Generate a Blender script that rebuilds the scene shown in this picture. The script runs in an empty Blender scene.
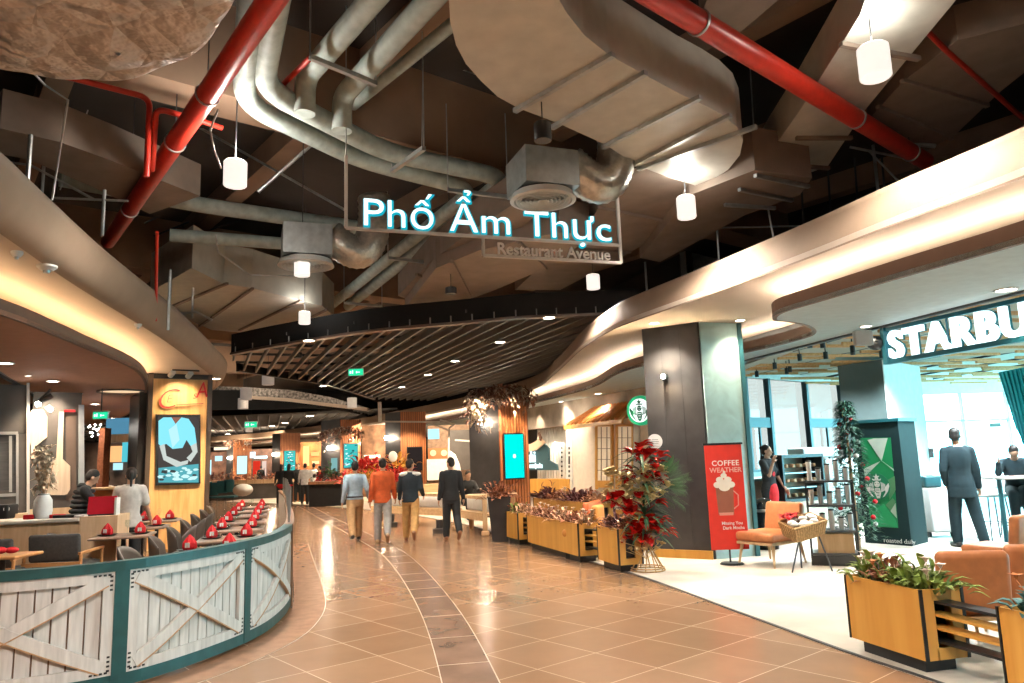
# Food hall walkway - Blender 4.5 scene
EXPOSURE = 0.12
DAY = 18.0
LAMP = 6.0
LED = 38
import bpy, math, random
from mathutils import Vector, Matrix, noise
from mathutils.geometry import tessellate_polygon
R = math.radians
PI = math.pi
COL = bpy.context.scene.collection
rnd = random.Random(7)

# ------------------------------------------------------------------ camera model (used to read places off the photograph)
W, H, F, PITCH, ROLL, EYE = 1024, 683, 740.0, .156, -.0343, 1.6
FW = Vector((0, math.cos(PITCH), math.sin(PITCH)))
_u = Vector((0, -math.sin(PITCH), math.cos(PITCH)))
_r = Vector((1, 0, 0))
RT = _r * math.cos(ROLL) + _u * math.sin(ROLL)
UP = -_r * math.sin(ROLL) + _u * math.cos(ROLL)
CAM = Vector((0, 0, EYE))
def ray(u, v): return FW * F + RT * (u - W / 2) - UP * (v - H / 2)
def Z(u, v, z=0.0):
    d = ray(u, v); return CAM + d * ((z - EYE) / d.z)
def Y(u, v, y):
    d = ray(u, v); return CAM + d * (y / d.y)
def WP(u, v, a, b):
    """point where the ray meets the vertical plane through a and b"""
    d = ray(u, v); n = Vector((b[1] - a[1], a[0] - b[0], 0))
    t = (Vector((a[0], a[1], 0)) - Vector((0, 0, 0))).dot(n) / d.dot(n)
    return CAM + d * t

# ------------------------------------------------------------------ mesh builder
class MB:
    def __init__(s): s.v = []; s.f = []; s.m = []; s.k = 0
    def add(s, vs, fs):
        o = len(s.v); s.v += [Vector(p) for p in vs]
        for f in fs: s.f.append(tuple(i + o for i in f)); s.m.append(s.k)
        return s
    def mat(s, k): s.k = k; return s
    def box(s, c, size, rz=0, M=None):
        hx, hy, hz = size[0] / 2, size[1] / 2, size[2] / 2
        vs = [Vector((x, y, z)) for x in (-hx, hx) for y in (-hy, hy) for z in (-hz, hz)]
        T = Matrix.Translation(Vector(c)) @ (M if M is not None else Matrix.Rotation(rz, 4, 'Z'))
        return s.add([T @ p for p in vs], [(0, 1, 3, 2), (4, 6, 7, 5), (0, 4, 5, 1), (2, 3, 7, 6), (0, 2, 6, 4), (1, 5, 7, 3)])
    def rbox(s, c, size, r=.02, rz=0, n=3, M=None):
        """box with corners rounded in plan and edges eased"""
        hx, hy, hz = size[0] / 2, size[1] / 2, size[2] / 2
        r = min(r, hx * .99, hy * .99, hz * .99)
        T = Matrix.Translation(Vector(c)) @ (M if M is not None else Matrix.Rotation(rz, 4, 'Z'))
        rings = []
        for zi in range(2 * (n + 1)):
            top = zi > n; a = (zi if not top else zi - n - 1) / n * PI / 2
            if not top: z = -hz + r - r * math.cos(a); ins = r - r * math.sin(a)
            else: z = hz - r + r * math.sin(a); ins = r - r * math.cos(a)
            ring = []
            for cx, cy, a0 in ((1, 1, 0), (-1, 1, 90), (-1, -1, 180), (1, -1, 270)):
                for k in range(n + 1):
                    t = R(a0 + 90 * k / n); rr = r - ins
                    ring.append(Vector((cx * (hx - r) + rr * math.cos(t), cy * (hy - r) + rr * math.sin(t), z)))
            rings.append(ring)
        N = len(rings[0]); vs = [T @ p for q in rings for p in q]; fs = []
        for i in range(len(rings) - 1):
            for j in range(N): fs.append((i * N + j, i * N + (j + 1) % N, (i + 1) * N + (j + 1) % N, (i + 1) * N + j))
        fs.append(tuple(reversed(range(N)))); fs.append(tuple((len(rings) - 1) * N + j for j in range(N)))
        return s.add(vs, fs)
    def bar(s, p0, p1, w, h=None, up=(0, 0, 1)):
        p0, p1 = Vector(p0), Vector(p1); h = h or w; d = p1 - p0; L = d.length
        if L < 1e-6: return s
        d.normalize(); u = Vector(up)
        if abs(d.dot(u)) > .98: u = Vector((1, 0, 0))
        x = d.cross(u).normalized(); z = x.cross(d)
        M = Matrix((x, d, z)).transposed().to_4x4()
        return s.box((p0 + p1) / 2, (w, L, h), M=M)
    def tube(s, pts, r, n=10, closed=False, cap=True):
        pts = [Vector(p) for p in pts]; N = len(pts)
        rs = r if isinstance(r, (list, tuple)) else [r] * N
        prev = None; vs = []; fs = []
        for i, p in enumerate(pts):
            a = pts[(i - 1) % N] if (closed or i) else p; b = pts[(i + 1) % N] if (closed or i < N - 1) else p
            d = (b - a).normalized() if (b - a).length > 1e-9 else Vector((0, 0, 1))
            if prev is None:
                x = d.cross(Vector((0, 0, 1)))
                if x.length < .05: x = d.cross(Vector((1, 0, 0)))
            else: x = prev - d * prev.dot(d)
            x.normalize(); prev = x; y = d.cross(x)
            for k in range(n):
                t = 2 * PI * k / n; vs.append(p + (x * math.cos(t) + y * math.sin(t)) * rs[i])
        for i in range(N if closed else N - 1):
            for k in range(n):
                j = (i + 1) % N; fs.append((i * n + k, i * n + (k + 1) % n, j * n + (k + 1) % n, j * n + k))
        if cap and not closed: fs.append(tuple(reversed(range(n)))); fs.append(tuple((N - 1) * n + k for k in range(n)))
        return s.add(vs, fs)
    def cyl(s, p0, p1, r, n=20, r2=None): return s.tube([p0, p1], [r, r if r2 is None else r2], n)
    def lathe(s, prof, c=(0, 0, 0), n=24, M=None):
        c = Vector(c); vs = []; fs = []
        for (r, z) in prof:
            for k in range(n):
                p = Vector((r * math.cos(2 * PI * k / n), r * math.sin(2 * PI * k / n), z))
                vs.append(c + (M @ p if M is not None else p))
        for i in range(len(prof) - 1):
            for k in range(n): fs.append((i * n + k, i * n + (k + 1) % n, (i + 1) * n + (k + 1) % n, (i + 1) * n + k))
        if prof[0][0] > 1e-5: fs.append(tuple(reversed(range(n))))
        if prof[-1][0] > 1e-5: fs.append(tuple((len(prof) - 1) * n + k for k in range(n)))
        return s.add(vs, fs)
    def ell(s, c, rad, M=None, nu=14, nv=9):
        c = Vector(c); vs = []; fs = []
        for i in range(nv + 1):
            a = -PI / 2 + PI * i / nv
            for k in range(nu):
                p = Vector((rad[0] * math.cos(a) * math.cos(2 * PI * k / nu), rad[1] * math.cos(a) * math.sin(2 * PI * k / nu), rad[2] * math.sin(a)))
                vs.append(c + (M @ p if M is not None else p))
        for i in range(nv):
            for k in range(nu): fs.append((i * nu + k, i * nu + (k + 1) % nu, (i + 1) * nu + (k + 1) % nu, (i + 1) * nu + k))
        return s.add(vs, fs)
    def cap(s, p0, p1, r0, r1, n=12):
        """tapered capsule"""
        p0, p1 = Vector(p0), Vector(p1); d = (p1 - p0); L = d.length
        d = d.normalized() if L > 1e-6 else Vector((0, 0, 1))
        pts = []; rs = []
        for a in (-85, -60, -30, 0): pts.append(p0 + d * (r0 * math.sin(R(a)))); rs.append(r0 * math.cos(R(a)))
        for a in (0, 30, 60, 85): pts.append(p1 + d * (r1 * math.sin(R(a)))); rs.append(r1 * math.cos(R(a)))
        return s.tube(pts, rs, n)
    def prism(s, poly, z0, z1=None):
        """vertical prism over a plan polygon (concave allowed)"""
        P = [Vector((p[0], p[1], 0)) for p in poly]
        area = sum(P[i].x * P[(i + 1) % len(P)].y - P[(i + 1) % len(P)].x * P[i].y for i in range(len(P)))
        if area < 0: P.reverse()
        n = len(P); tris = tessellate_polygon([P])
        if z1 is None: return s.add([Vector((p.x, p.y, z0)) for p in P], [t if _up(P, t) else t[::-1] for t in tris])
        vs = [Vector((p.x, p.y, z0)) for p in P] + [Vector((p.x, p.y, z1)) for p in P]; fs = []
        for t in tris:
            t = t if _up(P, t) else t[::-1]
            fs.append(t[::-1]); fs.append(tuple(i + n for i in t))
        for i in range(n): j = (i + 1) % n; fs.append((i, j, j + n, i + n))
        return s.add(vs, fs)
    def plate(s, poly3, thick):
        """flat polygon anywhere in space given a thickness vector"""
        P = [Vector(p) for p in poly3]; t = Vector(thick); n = len(P)
        tris = tessellate_polygon([P])
        vs = P + [p + t for p in P]; fs = [tuple(x) for x in tris] + [tuple(i + n for i in reversed(x)) for x in tris]
        for i in range(n): j = (i + 1) % n; fs.append((i, i + n, j + n, j))
        return s.add(vs, fs)
    def wall(s, line, z0, z1, th=0.0, side=1):
        """vertical ribbon along a plan polyline, thickness th to one side"""
        L = [Vector((p[0], p[1], 0)) for p in line]
        if th == 0:
            vs = [Vector((p.x, p.y, z)) for p in L for z in (z0, z1)]
            return s.add(vs, [(2 * i, 2 * i + 2, 2 * i + 3, 2 * i + 1) for i in range(len(L) - 1)])
        O = offset(L, th * side)
        vs = []
        for a, b in zip(L, O): vs += [(a.x, a.y, z0), (a.x, a.y, z1), (b.x, b.y, z1), (b.x, b.y, z0)]
        fs = []
        for i in range(len(L) - 1):
            for k in range(4): fs.append((4 * i + k, 4 * i + (k + 1) % 4, 4 * i + 4 + (k + 1) % 4, 4 * i + 4 + k))
        fs.append((0, 3, 2, 1)); e = 4 * (len(L) - 1); fs.append((e, e + 1, e + 2, e + 3))
        return s.add(vs, fs)
    def leaf(s, base, d, up, L, w, droop=.3, n=3):
        base, d, up = Vector(base), Vector(d).normalized(), Vector(up)
        x = d.cross(up)
        if x.length < .01: x = Vector((1, 0, 0))
        x.normalize(); nrm = x.cross(d).normalized(); vs = []; fs = []
        for i in range(n + 1):
            t = i / n; ww = w * math.sin(PI * (t * .86 + .1)) * .5
            p = base + d * (L * t) + nrm * (L * .12 * math.sin(PI * t)) - Vector((0, 0, 1)) * droop * L * t * t
            fold = nrm * ww * .35
            vs += [p - x * ww + fold, p, p + x * ww + fold]
        for i in range(n): fs += [(3 * i, 3 * i + 1, 3 * i + 4, 3 * i + 3), (3 * i + 1, 3 * i + 2, 3 * i + 5, 3 * i + 4)]
        return s.add(vs, fs)
    def build(s, name, mats, parent=None, smooth=False):
        me = bpy.data.meshes.new(name); inv = None
        if parent is not None: inv = world(parent).inverted()
        me.from_pydata([tuple(inv @ p) if inv is not None else tuple(p) for p in s.v], [], s.f)
        if not isinstance(mats, (list, tuple)): mats = [mats]
        for m in mats: me.materials.append(m)
        if len(mats) > 1: me.polygons.foreach_set('material_index', s.m)
        if smooth: me.shade_smooth()
        me.update()
        if smooth == 'auto': me.set_sharp_from_angle(angle=R(38))
        o = bpy.data.objects.new(name, me); COL.objects.link(o); o.parent = parent
        return o
def _up(P, t):
    a, b, c = P[t[0]], P[t[1]], P[t[2]]
    return (b - a).cross(c - a).z > 0
def world(o):
    M = Matrix.LocRotScale(o.location, o.rotation_euler, o.scale)
    return world(o.parent) @ M if o.parent else M
def offset(L, d):
    """offset a plan polyline to its left by d"""
    L = [Vector((p[0], p[1], 0)) for p in L]; out = []
    for i, p in enumerate(L):
        a = L[max(i - 1, 0)]; b = L[min(i + 1, len(L) - 1)]; t = (b - a).normalized()
        out.append(p + Vector((-t.y, t.x, 0)) * d)
    return out
def curve(P, n=8):
    """Catmull-Rom through the points"""
    P = [Vector(p) for p in P]; out = []
    for i in range(len(P) - 1):
        a = P[i - 1] if i else P[0] * 2 - P[1]; b = P[i]; c = P[i + 1]; d = P[i + 2] if i + 2 < len(P) else P[-1] * 2 - P[-2]
        for k in range(n):
            t = k / n
            out.append(.5 * ((2 * b) + (c - a) * t + (2 * a - 5 * b + 4 * c - d) * t * t + (3 * b - a - 3 * c + d) * t ** 3))
    out.append(P[-1]); return out
def bend(P, r=.25, n=5):
    """polyline with its corners rounded (pipe elbows)"""
    P = [Vector(p) for p in P]; out = [P[0]]
    for i in range(1, len(P) - 1):
        a = (P[i - 1] - P[i]); b = (P[i + 1] - P[i]); q = min(r, a.length * .45, b.length * .45)
        p0 = P[i] + a.normalized() * q; p1 = P[i] + b.normalized() * q
        for k in range(n + 1): t = k / n; out.append(p0 * (1 - t) ** 2 + P[i] * 2 * t * (1 - t) + p1 * t * t)
    out.append(P[-1]); return out

# ------------------------------------------------------------------ tagging
def tag(o, label, cat, group=None, kind=None):
    o['label'] = label; o['category'] = cat
    if group: o['group'] = group
    if kind: o['kind'] = kind
    return o
def thing(name, label, cat, loc=(0, 0, 0), rz=0, group=None):
    o = bpy.data.objects.new(name, None); COL.objects.link(o); o.empty_display_size = .1
    o.location = Vector(loc); o.rotation_euler = (0, 0, rz)
    return tag(o, label, cat, group)
def struct(o, label=None):
    o['kind'] = 'structure'
    if label: o['label'] = label
    return o
def dup(src, loc, rz=None, label=None, group=None, parent=None, scale=None):
    c = src.copy(); COL.objects.link(c)
    if parent is not None: c.parent = parent
    else:
        c.location = Vector(loc)
        if rz is not None: c.rotation_euler = (0, 0, rz)
        if label: c['label'] = label
        if group: c['group'] = group
        if scale: c.scale = (scale,) * 3
    for ch in list(src.children): dup(ch, None, parent=c)
    return c

# ------------------------------------------------------------------ materials
MATS = {}
def mat(name, rgb=(.5, .5, .5), rough=.6, metal=0, emit=None, es=0, noise_=0, scale=8, bump=0, spec=.5, alpha=1, trans=0, stretch=(1, 1, 1), dist=0, coat=0):
    if name in MATS: return MATS[name]
    m = bpy.data.materials.new(name); m.use_nodes = True; nt = m.node_tree; b = nt.nodes['Principled BSDF']
    b.inputs['Base Color'].default_value = (*rgb, 1); b.inputs['Roughness'].default_value = rough
    b.inputs['Metallic'].default_value = metal; b.inputs['Specular IOR Level'].default_value = spec
    b.inputs['Transmission Weight'].default_value = trans; b.inputs['Alpha'].default_value = alpha
    b.inputs['Coat Weight'].default_value = coat
    if emit: b.inputs['Emission Color'].default_value = (*emit, 1); b.inputs['Emission Strength'].default_value = es
    tc = nt.nodes.new('ShaderNodeTexCoord'); mp = nt.nodes.new('ShaderNodeMapping'); mp.inputs['Scale'].default_value = stretch
    nt.links.new(tc.outputs['Object'], mp.inputs[0])
    nz = nt.nodes.new('ShaderNodeTexNoise'); nz.inputs['Scale'].default_value = scale; nz.inputs['Detail'].default_value = 5
    nz.inputs['Distortion'].default_value = dist
    nt.links.new(mp.outputs[0], nz.inputs['Vector'])
    k = noise_ if noise_ else .06
    cr = nt.nodes.new('ShaderNodeValToRGB'); nt.links.new(nz.outputs['Fac'], cr.inputs[0])
    cr.color_ramp.elements[0].position = .3; cr.color_ramp.elements[1].position = .7
    cr.color_ramp.elements[0].color = (*[max(0, c * (1 - k)) for c in rgb], 1); cr.color_ramp.elements[1].color = (*[min(1, c * (1 + k)) for c in rgb], 1)
    nt.links.new(cr.outputs[0], b.inputs['Base Color'])
    if bump:
        bp = nt.nodes.new('ShaderNodeBump'); bp.inputs['Strength'].default_value = bump; bp.inputs['Distance'].default_value = .02
        nt.links.new(nz.outputs['Fac'], bp.inputs['Height']); nt.links.new(bp.outputs[0], b.inputs['Normal'])
    MATS[name] = m; return m
def emis(name, rgb, s):
    if name in MATS: return MATS[name]
    m = bpy.data.materials.new(name); m.use_nodes = True; nt = m.node_tree; nt.nodes.remove(nt.nodes['Principled BSDF'])
    e = nt.nodes.new('ShaderNodeEmission'); e.inputs[0].default_value = (*rgb, 1); e.inputs[1].default_value = s
    nt.links.new(e.outputs[0], nt.nodes['Material Output'].inputs[0]); MATS[name] = m; return m
def N(nt, t, **kw):
    n = nt.nodes.new(t)
    for k, v in kw.items():
        if k in n.inputs: n.inputs[k].default_value = v
        else: setattr(n, k, v)
    return n
def wood(name, a, b, rough=.45, scale=3, axis='Z', planks=0, pdir='X', ang=0):
    """grain along an axis; planks: board width with dark joints"""
    m = bpy.data.materials.new(name); m.use_nodes = True; nt = m.node_tree; bs = nt.nodes['Principled BSDF']
    tc = N(nt, 'ShaderNodeTexCoord'); mp = N(nt, 'ShaderNodeMapping')
    sc = {'Z': (6, 6, .5), 'X': (.5, 6, 6), 'Y': (6, .5, 6)}[axis]
    mp.inputs['Scale'].default_value = sc; mp.inputs['Rotation'].default_value = (0, ang, 0)
    nz = N(nt, 'ShaderNodeTexNoise'); nz.inputs['Scale'].default_value = scale; nz.inputs['Detail'].default_value = 6; nz.inputs['Distortion'].default_value = .6
    cr = N(nt, 'ShaderNodeValToRGB'); cr.color_ramp.elements[0].color = (*a, 1); cr.color_ramp.elements[1].color = (*b, 1)
    cr.color_ramp.elements[0].position = .32; cr.color_ramp.elements[1].position = .68
    nt.links.new(tc.outputs['Object'], mp.inputs[0]); nt.links.new(mp.outputs[0], nz.inputs[0]); nt.links.new(nz.outputs['Fac'], cr.inputs[0])
    out = cr.outputs[0]
    if planks:
        sp = N(nt, 'ShaderNodeSeparateXYZ'); nt.links.new(tc.outputs['Object'], sp.inputs[0])
        pp = N(nt, 'ShaderNodeMath', operation='PINGPONG'); pp.inputs[1].default_value = planks / 2
        nt.links.new(sp.outputs[pdir], pp.inputs[0])
        lt = N(nt, 'ShaderNodeMath', operation='LESS_THAN'); lt.inputs[1].default_value = planks * .03; nt.links.new(pp.outputs[0], lt.inputs[0])
        mx = N(nt, 'ShaderNodeMix', data_type='RGBA'); mx.inputs['B'].default_value = (a[0] * .25, a[1] * .25, a[2] * .25, 1)
        nt.links.new(lt.outputs[0], mx.inputs['Factor']); nt.links.new(out, mx.inputs['A']); out = mx.outputs['Result']
    nt.links.new(out, bs.inputs['Base Color']); bs.inputs['Roughness'].default_value = rough
    MATS[name] = m; return m

# ------------------------------------------------------------------ lettering
def text(name, body, size, m, parent=None, origin=(0, 0, 0), xdir=(1, 0, 0), zdir=(0, 0, 1), ext=.01, off=0, align='LEFT', shear=0, space=1, sx=1, bevel=0):
    cu = bpy.data.curves.new(name, 'FONT'); cu.body = body; cu.size = size; cu.extrude = ext; cu.offset = off; cu.shear = shear
    cu.align_x = align; cu.space_character = space; cu.resolution_u = 4; cu.bevel_depth = bevel
    tmp = bpy.data.objects.new('tmp', cu); COL.objects.link(tmp)
    bpy.context.view_layer.update()
    me = bpy.data.meshes.new_from_object(tmp.evaluated_get(bpy.context.evaluated_depsgraph_get()))
    bpy.data.objects.remove(tmp); bpy.data.curves.remove(cu)
    x = Vector(xdir).normalized(); z = Vector(zdir); z = (z - x * z.dot(x)).normalized(); n = x.cross(z)
    M = Matrix.Translation(Vector(origin)) @ Matrix((x * sx, z, n)).transposed().to_4x4()
    if parent is not None: M = world(parent).inverted() @ M
    me.transform(M); me.materials.clear(); me.materials.append(m); me.name = name
    o = bpy.data.objects.new(name, me); COL.objects.link(o); o.parent = parent
    return o
def light(kind, loc, power, rgb=(1, .8, .6), size=.1, aim=None, angle=90, blend=.6, sy=None):
    l = bpy.data.lights.new('lamp_light', kind); l.energy = power; l.color = rgb  # one name for fixture lamps and added fill lights
    if kind == 'AREA':
        l.size = size
        if sy: l.shape = 'RECTANGLE'; l.size_y = sy
    else: l.shadow_soft_size = size
    if kind == 'SPOT': l.spot_size = R(angle); l.spot_blend = blend
    o = bpy.data.objects.new('lamp_light', l); COL.objects.link(o); o.location = Vector(loc)
    d = (Vector(aim) - Vector(loc)) if aim is not None else Vector((0, 0, -1))
    o.rotation_euler = d.to_track_quat('-Z', 'Y').to_euler(); return o
# ================================================================== CAMERA, WORLD
sc = bpy.context.scene
cam = bpy.data.cameras.new('camera'); co = bpy.data.objects.new('camera', cam); COL.objects.link(co)
cam.sensor_width = 36; cam.lens = 36 * F / W; cam.clip_end = 300
co.matrix_world = Matrix.Translation(CAM) @ Matrix((RT, UP, -FW)).transposed().to_4x4()
sc.camera = co
sc.view_settings.view_transform = 'Standard'; sc.view_settings.look = 'None'; sc.view_settings.gamma = 1
sc.view_settings.exposure = EXPOSURE
sc.cycles.max_bounces = 6; sc.cycles.diffuse_bounces = 4; sc.cycles.glossy_bounces = 3; sc.cycles.transparent_max_bounces = 8
sc.cycles.sample_clamp_indirect = 4; sc.cycles.caustics_reflective = False; sc.cycles.caustics_refractive = False
wd = bpy.data.worlds.new('world'); sc.world = wd; wd.use_nodes = True
wd.node_tree.nodes['Background'].inputs[0].default_value = (.42, .90, 1.0, 1)
wd.node_tree.nodes['Background'].inputs[1].default_value = DAY

# ================================================================== MATERIALS
def tile_mat():
    m = bpy.data.materials.new('floor_tile'); m.use_nodes = True; nt = m.node_tree; b = nt.nodes['Principled BSDF']
    tc = N(nt, 'ShaderNodeTexCoord'); mp = N(nt, 'ShaderNodeMapping')
    s, yaw, ox, oy = .6415, .705, .597, 6.388
    c, d = math.cos(-yaw), math.sin(-yaw)
    mp.inputs['Scale'].default_value = (1 / s, 1 / s, 1); mp.inputs['Rotation'].default_value = (0, 0, -yaw)
    mp.inputs['Location'].default_value = (-(c * ox - d * oy) / s, -(d * ox + c * oy) / s, 0)
    br = N(nt, 'ShaderNodeTexBrick'); br.offset = 0; br.squash = 1
    for k, v in (('Scale', 1), ('Mortar Size', .008), ('Mortar Smooth', .3), ('Brick Width', 1), ('Row Height', 1), ('Bias', -.2)): br.inputs[k].default_value = v
    br.inputs['Color1'].default_value = (.29, .170, .098, 1); br.inputs['Color2'].default_value = (.36, .218, .132, 1); br.inputs['Mortar'].default_value = (.62, .45, .31, 1)
    nt.links.new(tc.outputs['Object'], mp.inputs[0]); nt.links.new(mp.outputs[0], br.inputs['Vector'])
    nz = N(nt, 'ShaderNodeTexNoise'); nz.inputs['Scale'].default_value = 2.2; nz.inputs['Detail'].default_value = 8; nt.links.new(tc.outputs['Object'], nz.inputs[0])
    mx = N(nt, 'ShaderNodeMix', data_type='RGBA', blend_type='MULTIPLY'); mx.inputs['Factor'].default_value = .45
    cr = N(nt, 'ShaderNodeValToRGB'); cr.color_ramp.elements[0].color = (.62, .6, .58, 1); cr.color_ramp.elements[1].color = (1.25, 1.2, 1.15, 1)
    nt.links.new(nz.outputs[0], cr.inputs[0]); nt.links.new(br.outputs['Color'], mx.inputs['A']); nt.links.new(cr.outputs[0], mx.inputs['B'])
    nt.links.new(mx.outputs['Result'], b.inputs['Base Color'])
    n2 = N(nt, 'ShaderNodeTexNoise'); n2.inputs['Scale'].default_value = 14; nt.links.new(tc.outputs['Object'], n2.inputs[0])
    mr = N(nt, 'ShaderNodeMapRange'); mr.inputs['To Min'].default_value = .16; mr.inputs['To Max'].default_value = .27
    nt.links.new(n2.outputs[0], mr.inputs[0]); nt.links.new(mr.outputs[0], b.inputs['Roughness'])
    bp = N(nt, 'ShaderNodeBump'); bp.inputs['Strength'].default_value = .008; bp.inputs['Distance'].default_value = .01
    n3 = N(nt, 'ShaderNodeTexNoise'); n3.inputs['Scale'].default_value = 5; nt.links.new(tc.outputs['Object'], n3.inputs[0])
    nt.links.new(n3.outputs[0], bp.inputs['Height']); nt.links.new(bp.outputs[0], b.inputs['Normal'])
    b.inputs['Specular IOR Level'].default_value = .75
    return m
M_TILE = tile_mat()
M_BAND = mat('band_tile', (.23, .14, .095), .22, noise_=.25, scale=3, spec=.7)
M_GROUT = mat('grout', (.55, .42, .31), .4)
M_CONC = mat('shop_floor', (.62, .55, .47), .42, noise_=.22, scale=1.4, dist=.5, bump=.05)
M_SLAB = mat('slab', (.045, .04, .036), .9, noise_=.3, scale=.8)
M_BEAM = mat('concrete_beam', (.30, .20, .135), .85, noise_=.22, scale=1.2)
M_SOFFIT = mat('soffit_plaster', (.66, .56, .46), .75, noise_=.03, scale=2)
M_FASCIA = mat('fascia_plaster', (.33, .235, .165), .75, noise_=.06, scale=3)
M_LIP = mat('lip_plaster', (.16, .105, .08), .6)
M_WHITE = mat('white_paint', (.8, .8, .78), .6)
M_BLACK = mat('black_metal', (.012, .014, .016), .4, noise_=.2)
M_CHAR = mat('charcoal_panel', (.028, .029, .032), .42, noise_=.35, scale=3, bump=.04)
M_DGREY = mat('dark_grey_metal', (.07, .075, .08), .45, metal=.3)
M_STEEL = mat('galvanised_steel', (.52, .55, .55), .38, metal=.85, noise_=.15, scale=9)
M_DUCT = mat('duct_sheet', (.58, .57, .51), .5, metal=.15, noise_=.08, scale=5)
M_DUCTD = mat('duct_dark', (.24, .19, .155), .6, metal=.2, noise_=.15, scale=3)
M_PIPE = mat('pipe_wrap', (.40, .47, .44), .6, noise_=.22, scale=7, bump=.15)
M_RED = mat('red_pipe_paint', (.52, .030, .016), .35, noise_=.12, scale=9)
M_QUILT = mat('quilted_foil', (.66, .60, .56), .5, metal=.15, noise_=.14, scale=3.2)
_nt = M_QUILT.node_tree; _vo = N(_nt, 'ShaderNodeTexVoronoi', feature='DISTANCE_TO_EDGE'); _vo.inputs['Scale'].default_value = 2.6; _tc = N(_nt, 'ShaderNodeTexCoord')
_nt.links.new(_tc.outputs['Object'], _vo.inputs['Vector']); _bp = N(_nt, 'ShaderNodeBump'); _bp.inputs['Strength'].default_value = 1; _bp.inputs['Distance'].default_value = .25
_n9 = N(_nt, 'ShaderNodeTexNoise'); _n9.inputs['Scale'].default_value = 9; _ad = N(_nt, 'ShaderNodeMath', operation='MULTIPLY_ADD'); _ad.inputs[1].default_value = .35
_nt.links.new(_tc.outputs['Object'], _n9.inputs[0]); _nt.links.new(_n9.outputs[0], _ad.inputs[0]); _nt.links.new(_vo.outputs['Distance'], _ad.inputs[2])
_nt.links.new(_ad.outputs[0], _bp.inputs['Height']); _nt.links.new(_bp.outputs[0], _nt.nodes['Principled BSDF'].inputs['Normal'])
M_LED = emis('led_strip', (1, .66, .36), LED)
M_LEDR = emis('led_strip_right', (1, .80, .62), LED * 1.25)
M_DOWN = emis('downlight_disc', (1, .86, .68), 30)
M_LAMPW = emis('pendant_disc', (1, .93, .84), 60)
M_SHELL = mat('pendant_shell', (.8, .78, .74), .5, emit=(1, .92, .84), es=.9)
M_LETTER = emis('white_letter', (.80, 1, 1), 1.6)
M_CYANGLOW = emis('cyan_letter_rim', (.01, .42, .55), 1.0)
M_TEALF = mat('fence_paint', (.012, .075, .078), .45, noise_=.2)
M_WASH = mat('whitewashed_pine', (.62, .60, .57), .65, noise_=.16, scale=5, stretch=(5, 5, .6), bump=.15)
M_BROWNR = mat('fence_edge', (.22, .12, .07), .5)
M_RAW = mat('board_edge', (.50, .30, .16), .6)
W_HONEY = wood('honey_plywood', (.64, .31, .055), (.76, .41, .095), .42, 1.0, 'Z', ang=.5)
W_OAK = wood('oak_cladding', (.62, .34, .12), (.80, .50, .22), .45, 2.2, 'Z', ang=.65)
W_PALE = wood('pale_oak', (.62, .42, .24), (.74, .54, .34), .5, 2.5, 'Z')
W_RED = wood('redwood_slats', (.34, .12, .045), (.50, .20, .08), .5, 3, 'Z')
W_PINE = wood('pine_post', (.58, .36, .18), (.72, .50, .28), .55, 3, 'Z')
W_PINEX = wood('pine_rail', (.58, .36, .18), (.72, .50, .28), .55, 3, 'X')
W_PEEL = wood('peel_maple', (.58, .44, .32), (.70, .56, .42), .55, 2.5, 'Z')
W_BAFFLE = wood('baffle_wood', (.66, .28, .09), (.82, .42, .17), .55, 3, 'Y')
W_WALNUT = wood('walnut', (.16, .075, .035), (.26, .13, .065), .45, 3, 'Z')
M_MARBLE = mat('pale_stone', (.42, .60, .58), .35, noise_=.14, scale=2.5, dist=1.5)  # cyan of the daylight is put into the stone colour
M_LEATHER = mat('tan_leather', (.55, .20, .075), .5, noise_=.12, scale=12, bump=.08)
M_SKIN = mat('skin', (.56, .33, .22), .5)
M_HAIR = mat('black_hair', (.012, .009, .008), .55, noise_=.4, scale=40, bump=.3)
M_NAPK = mat('red_napkin', (.62, .012, .02), .7, noise_=.2, scale=20)
M_CUSH = mat('grey_cushion', (.062, .066, .068), .85, noise_=.15, scale=30)
M_GLASS = None
def glass_mat(name, rgb, fac, rough=.05):
    m = bpy.data.materials.new(name); m.use_nodes = True; nt = m.node_tree; nt.nodes.remove(nt.nodes['Principled BSDF'])
    t = N(nt, 'ShaderNodeBsdfTransparent'); t.inputs[0].default_value = (*rgb, 1)
    g = N(nt, 'ShaderNodeBsdfGlossy'); g.inputs['Roughness'].default_value = rough
    mx = N(nt, 'ShaderNodeMixShader'); mx.inputs[0].default_value = fac
    nt.links.new(t.outputs[0], mx.inputs[1]); nt.links.new(g.outputs[0], mx.inputs[2]); nt.links.new(mx.outputs[0], nt.nodes['Material Output'].inputs[0])
    MATS[name] = m; return m
M_GLASS = glass_mat('clear_glass', (.93, .98, .98), .08)
M_FROST = glass_mat('window_glass', (.80, .97, 1), .06)
M_FILM = glass_mat('filmed_glass', (.30, .22, .205), .06)  # darkening tint added so the sky behind these panes does not blow out

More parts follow.
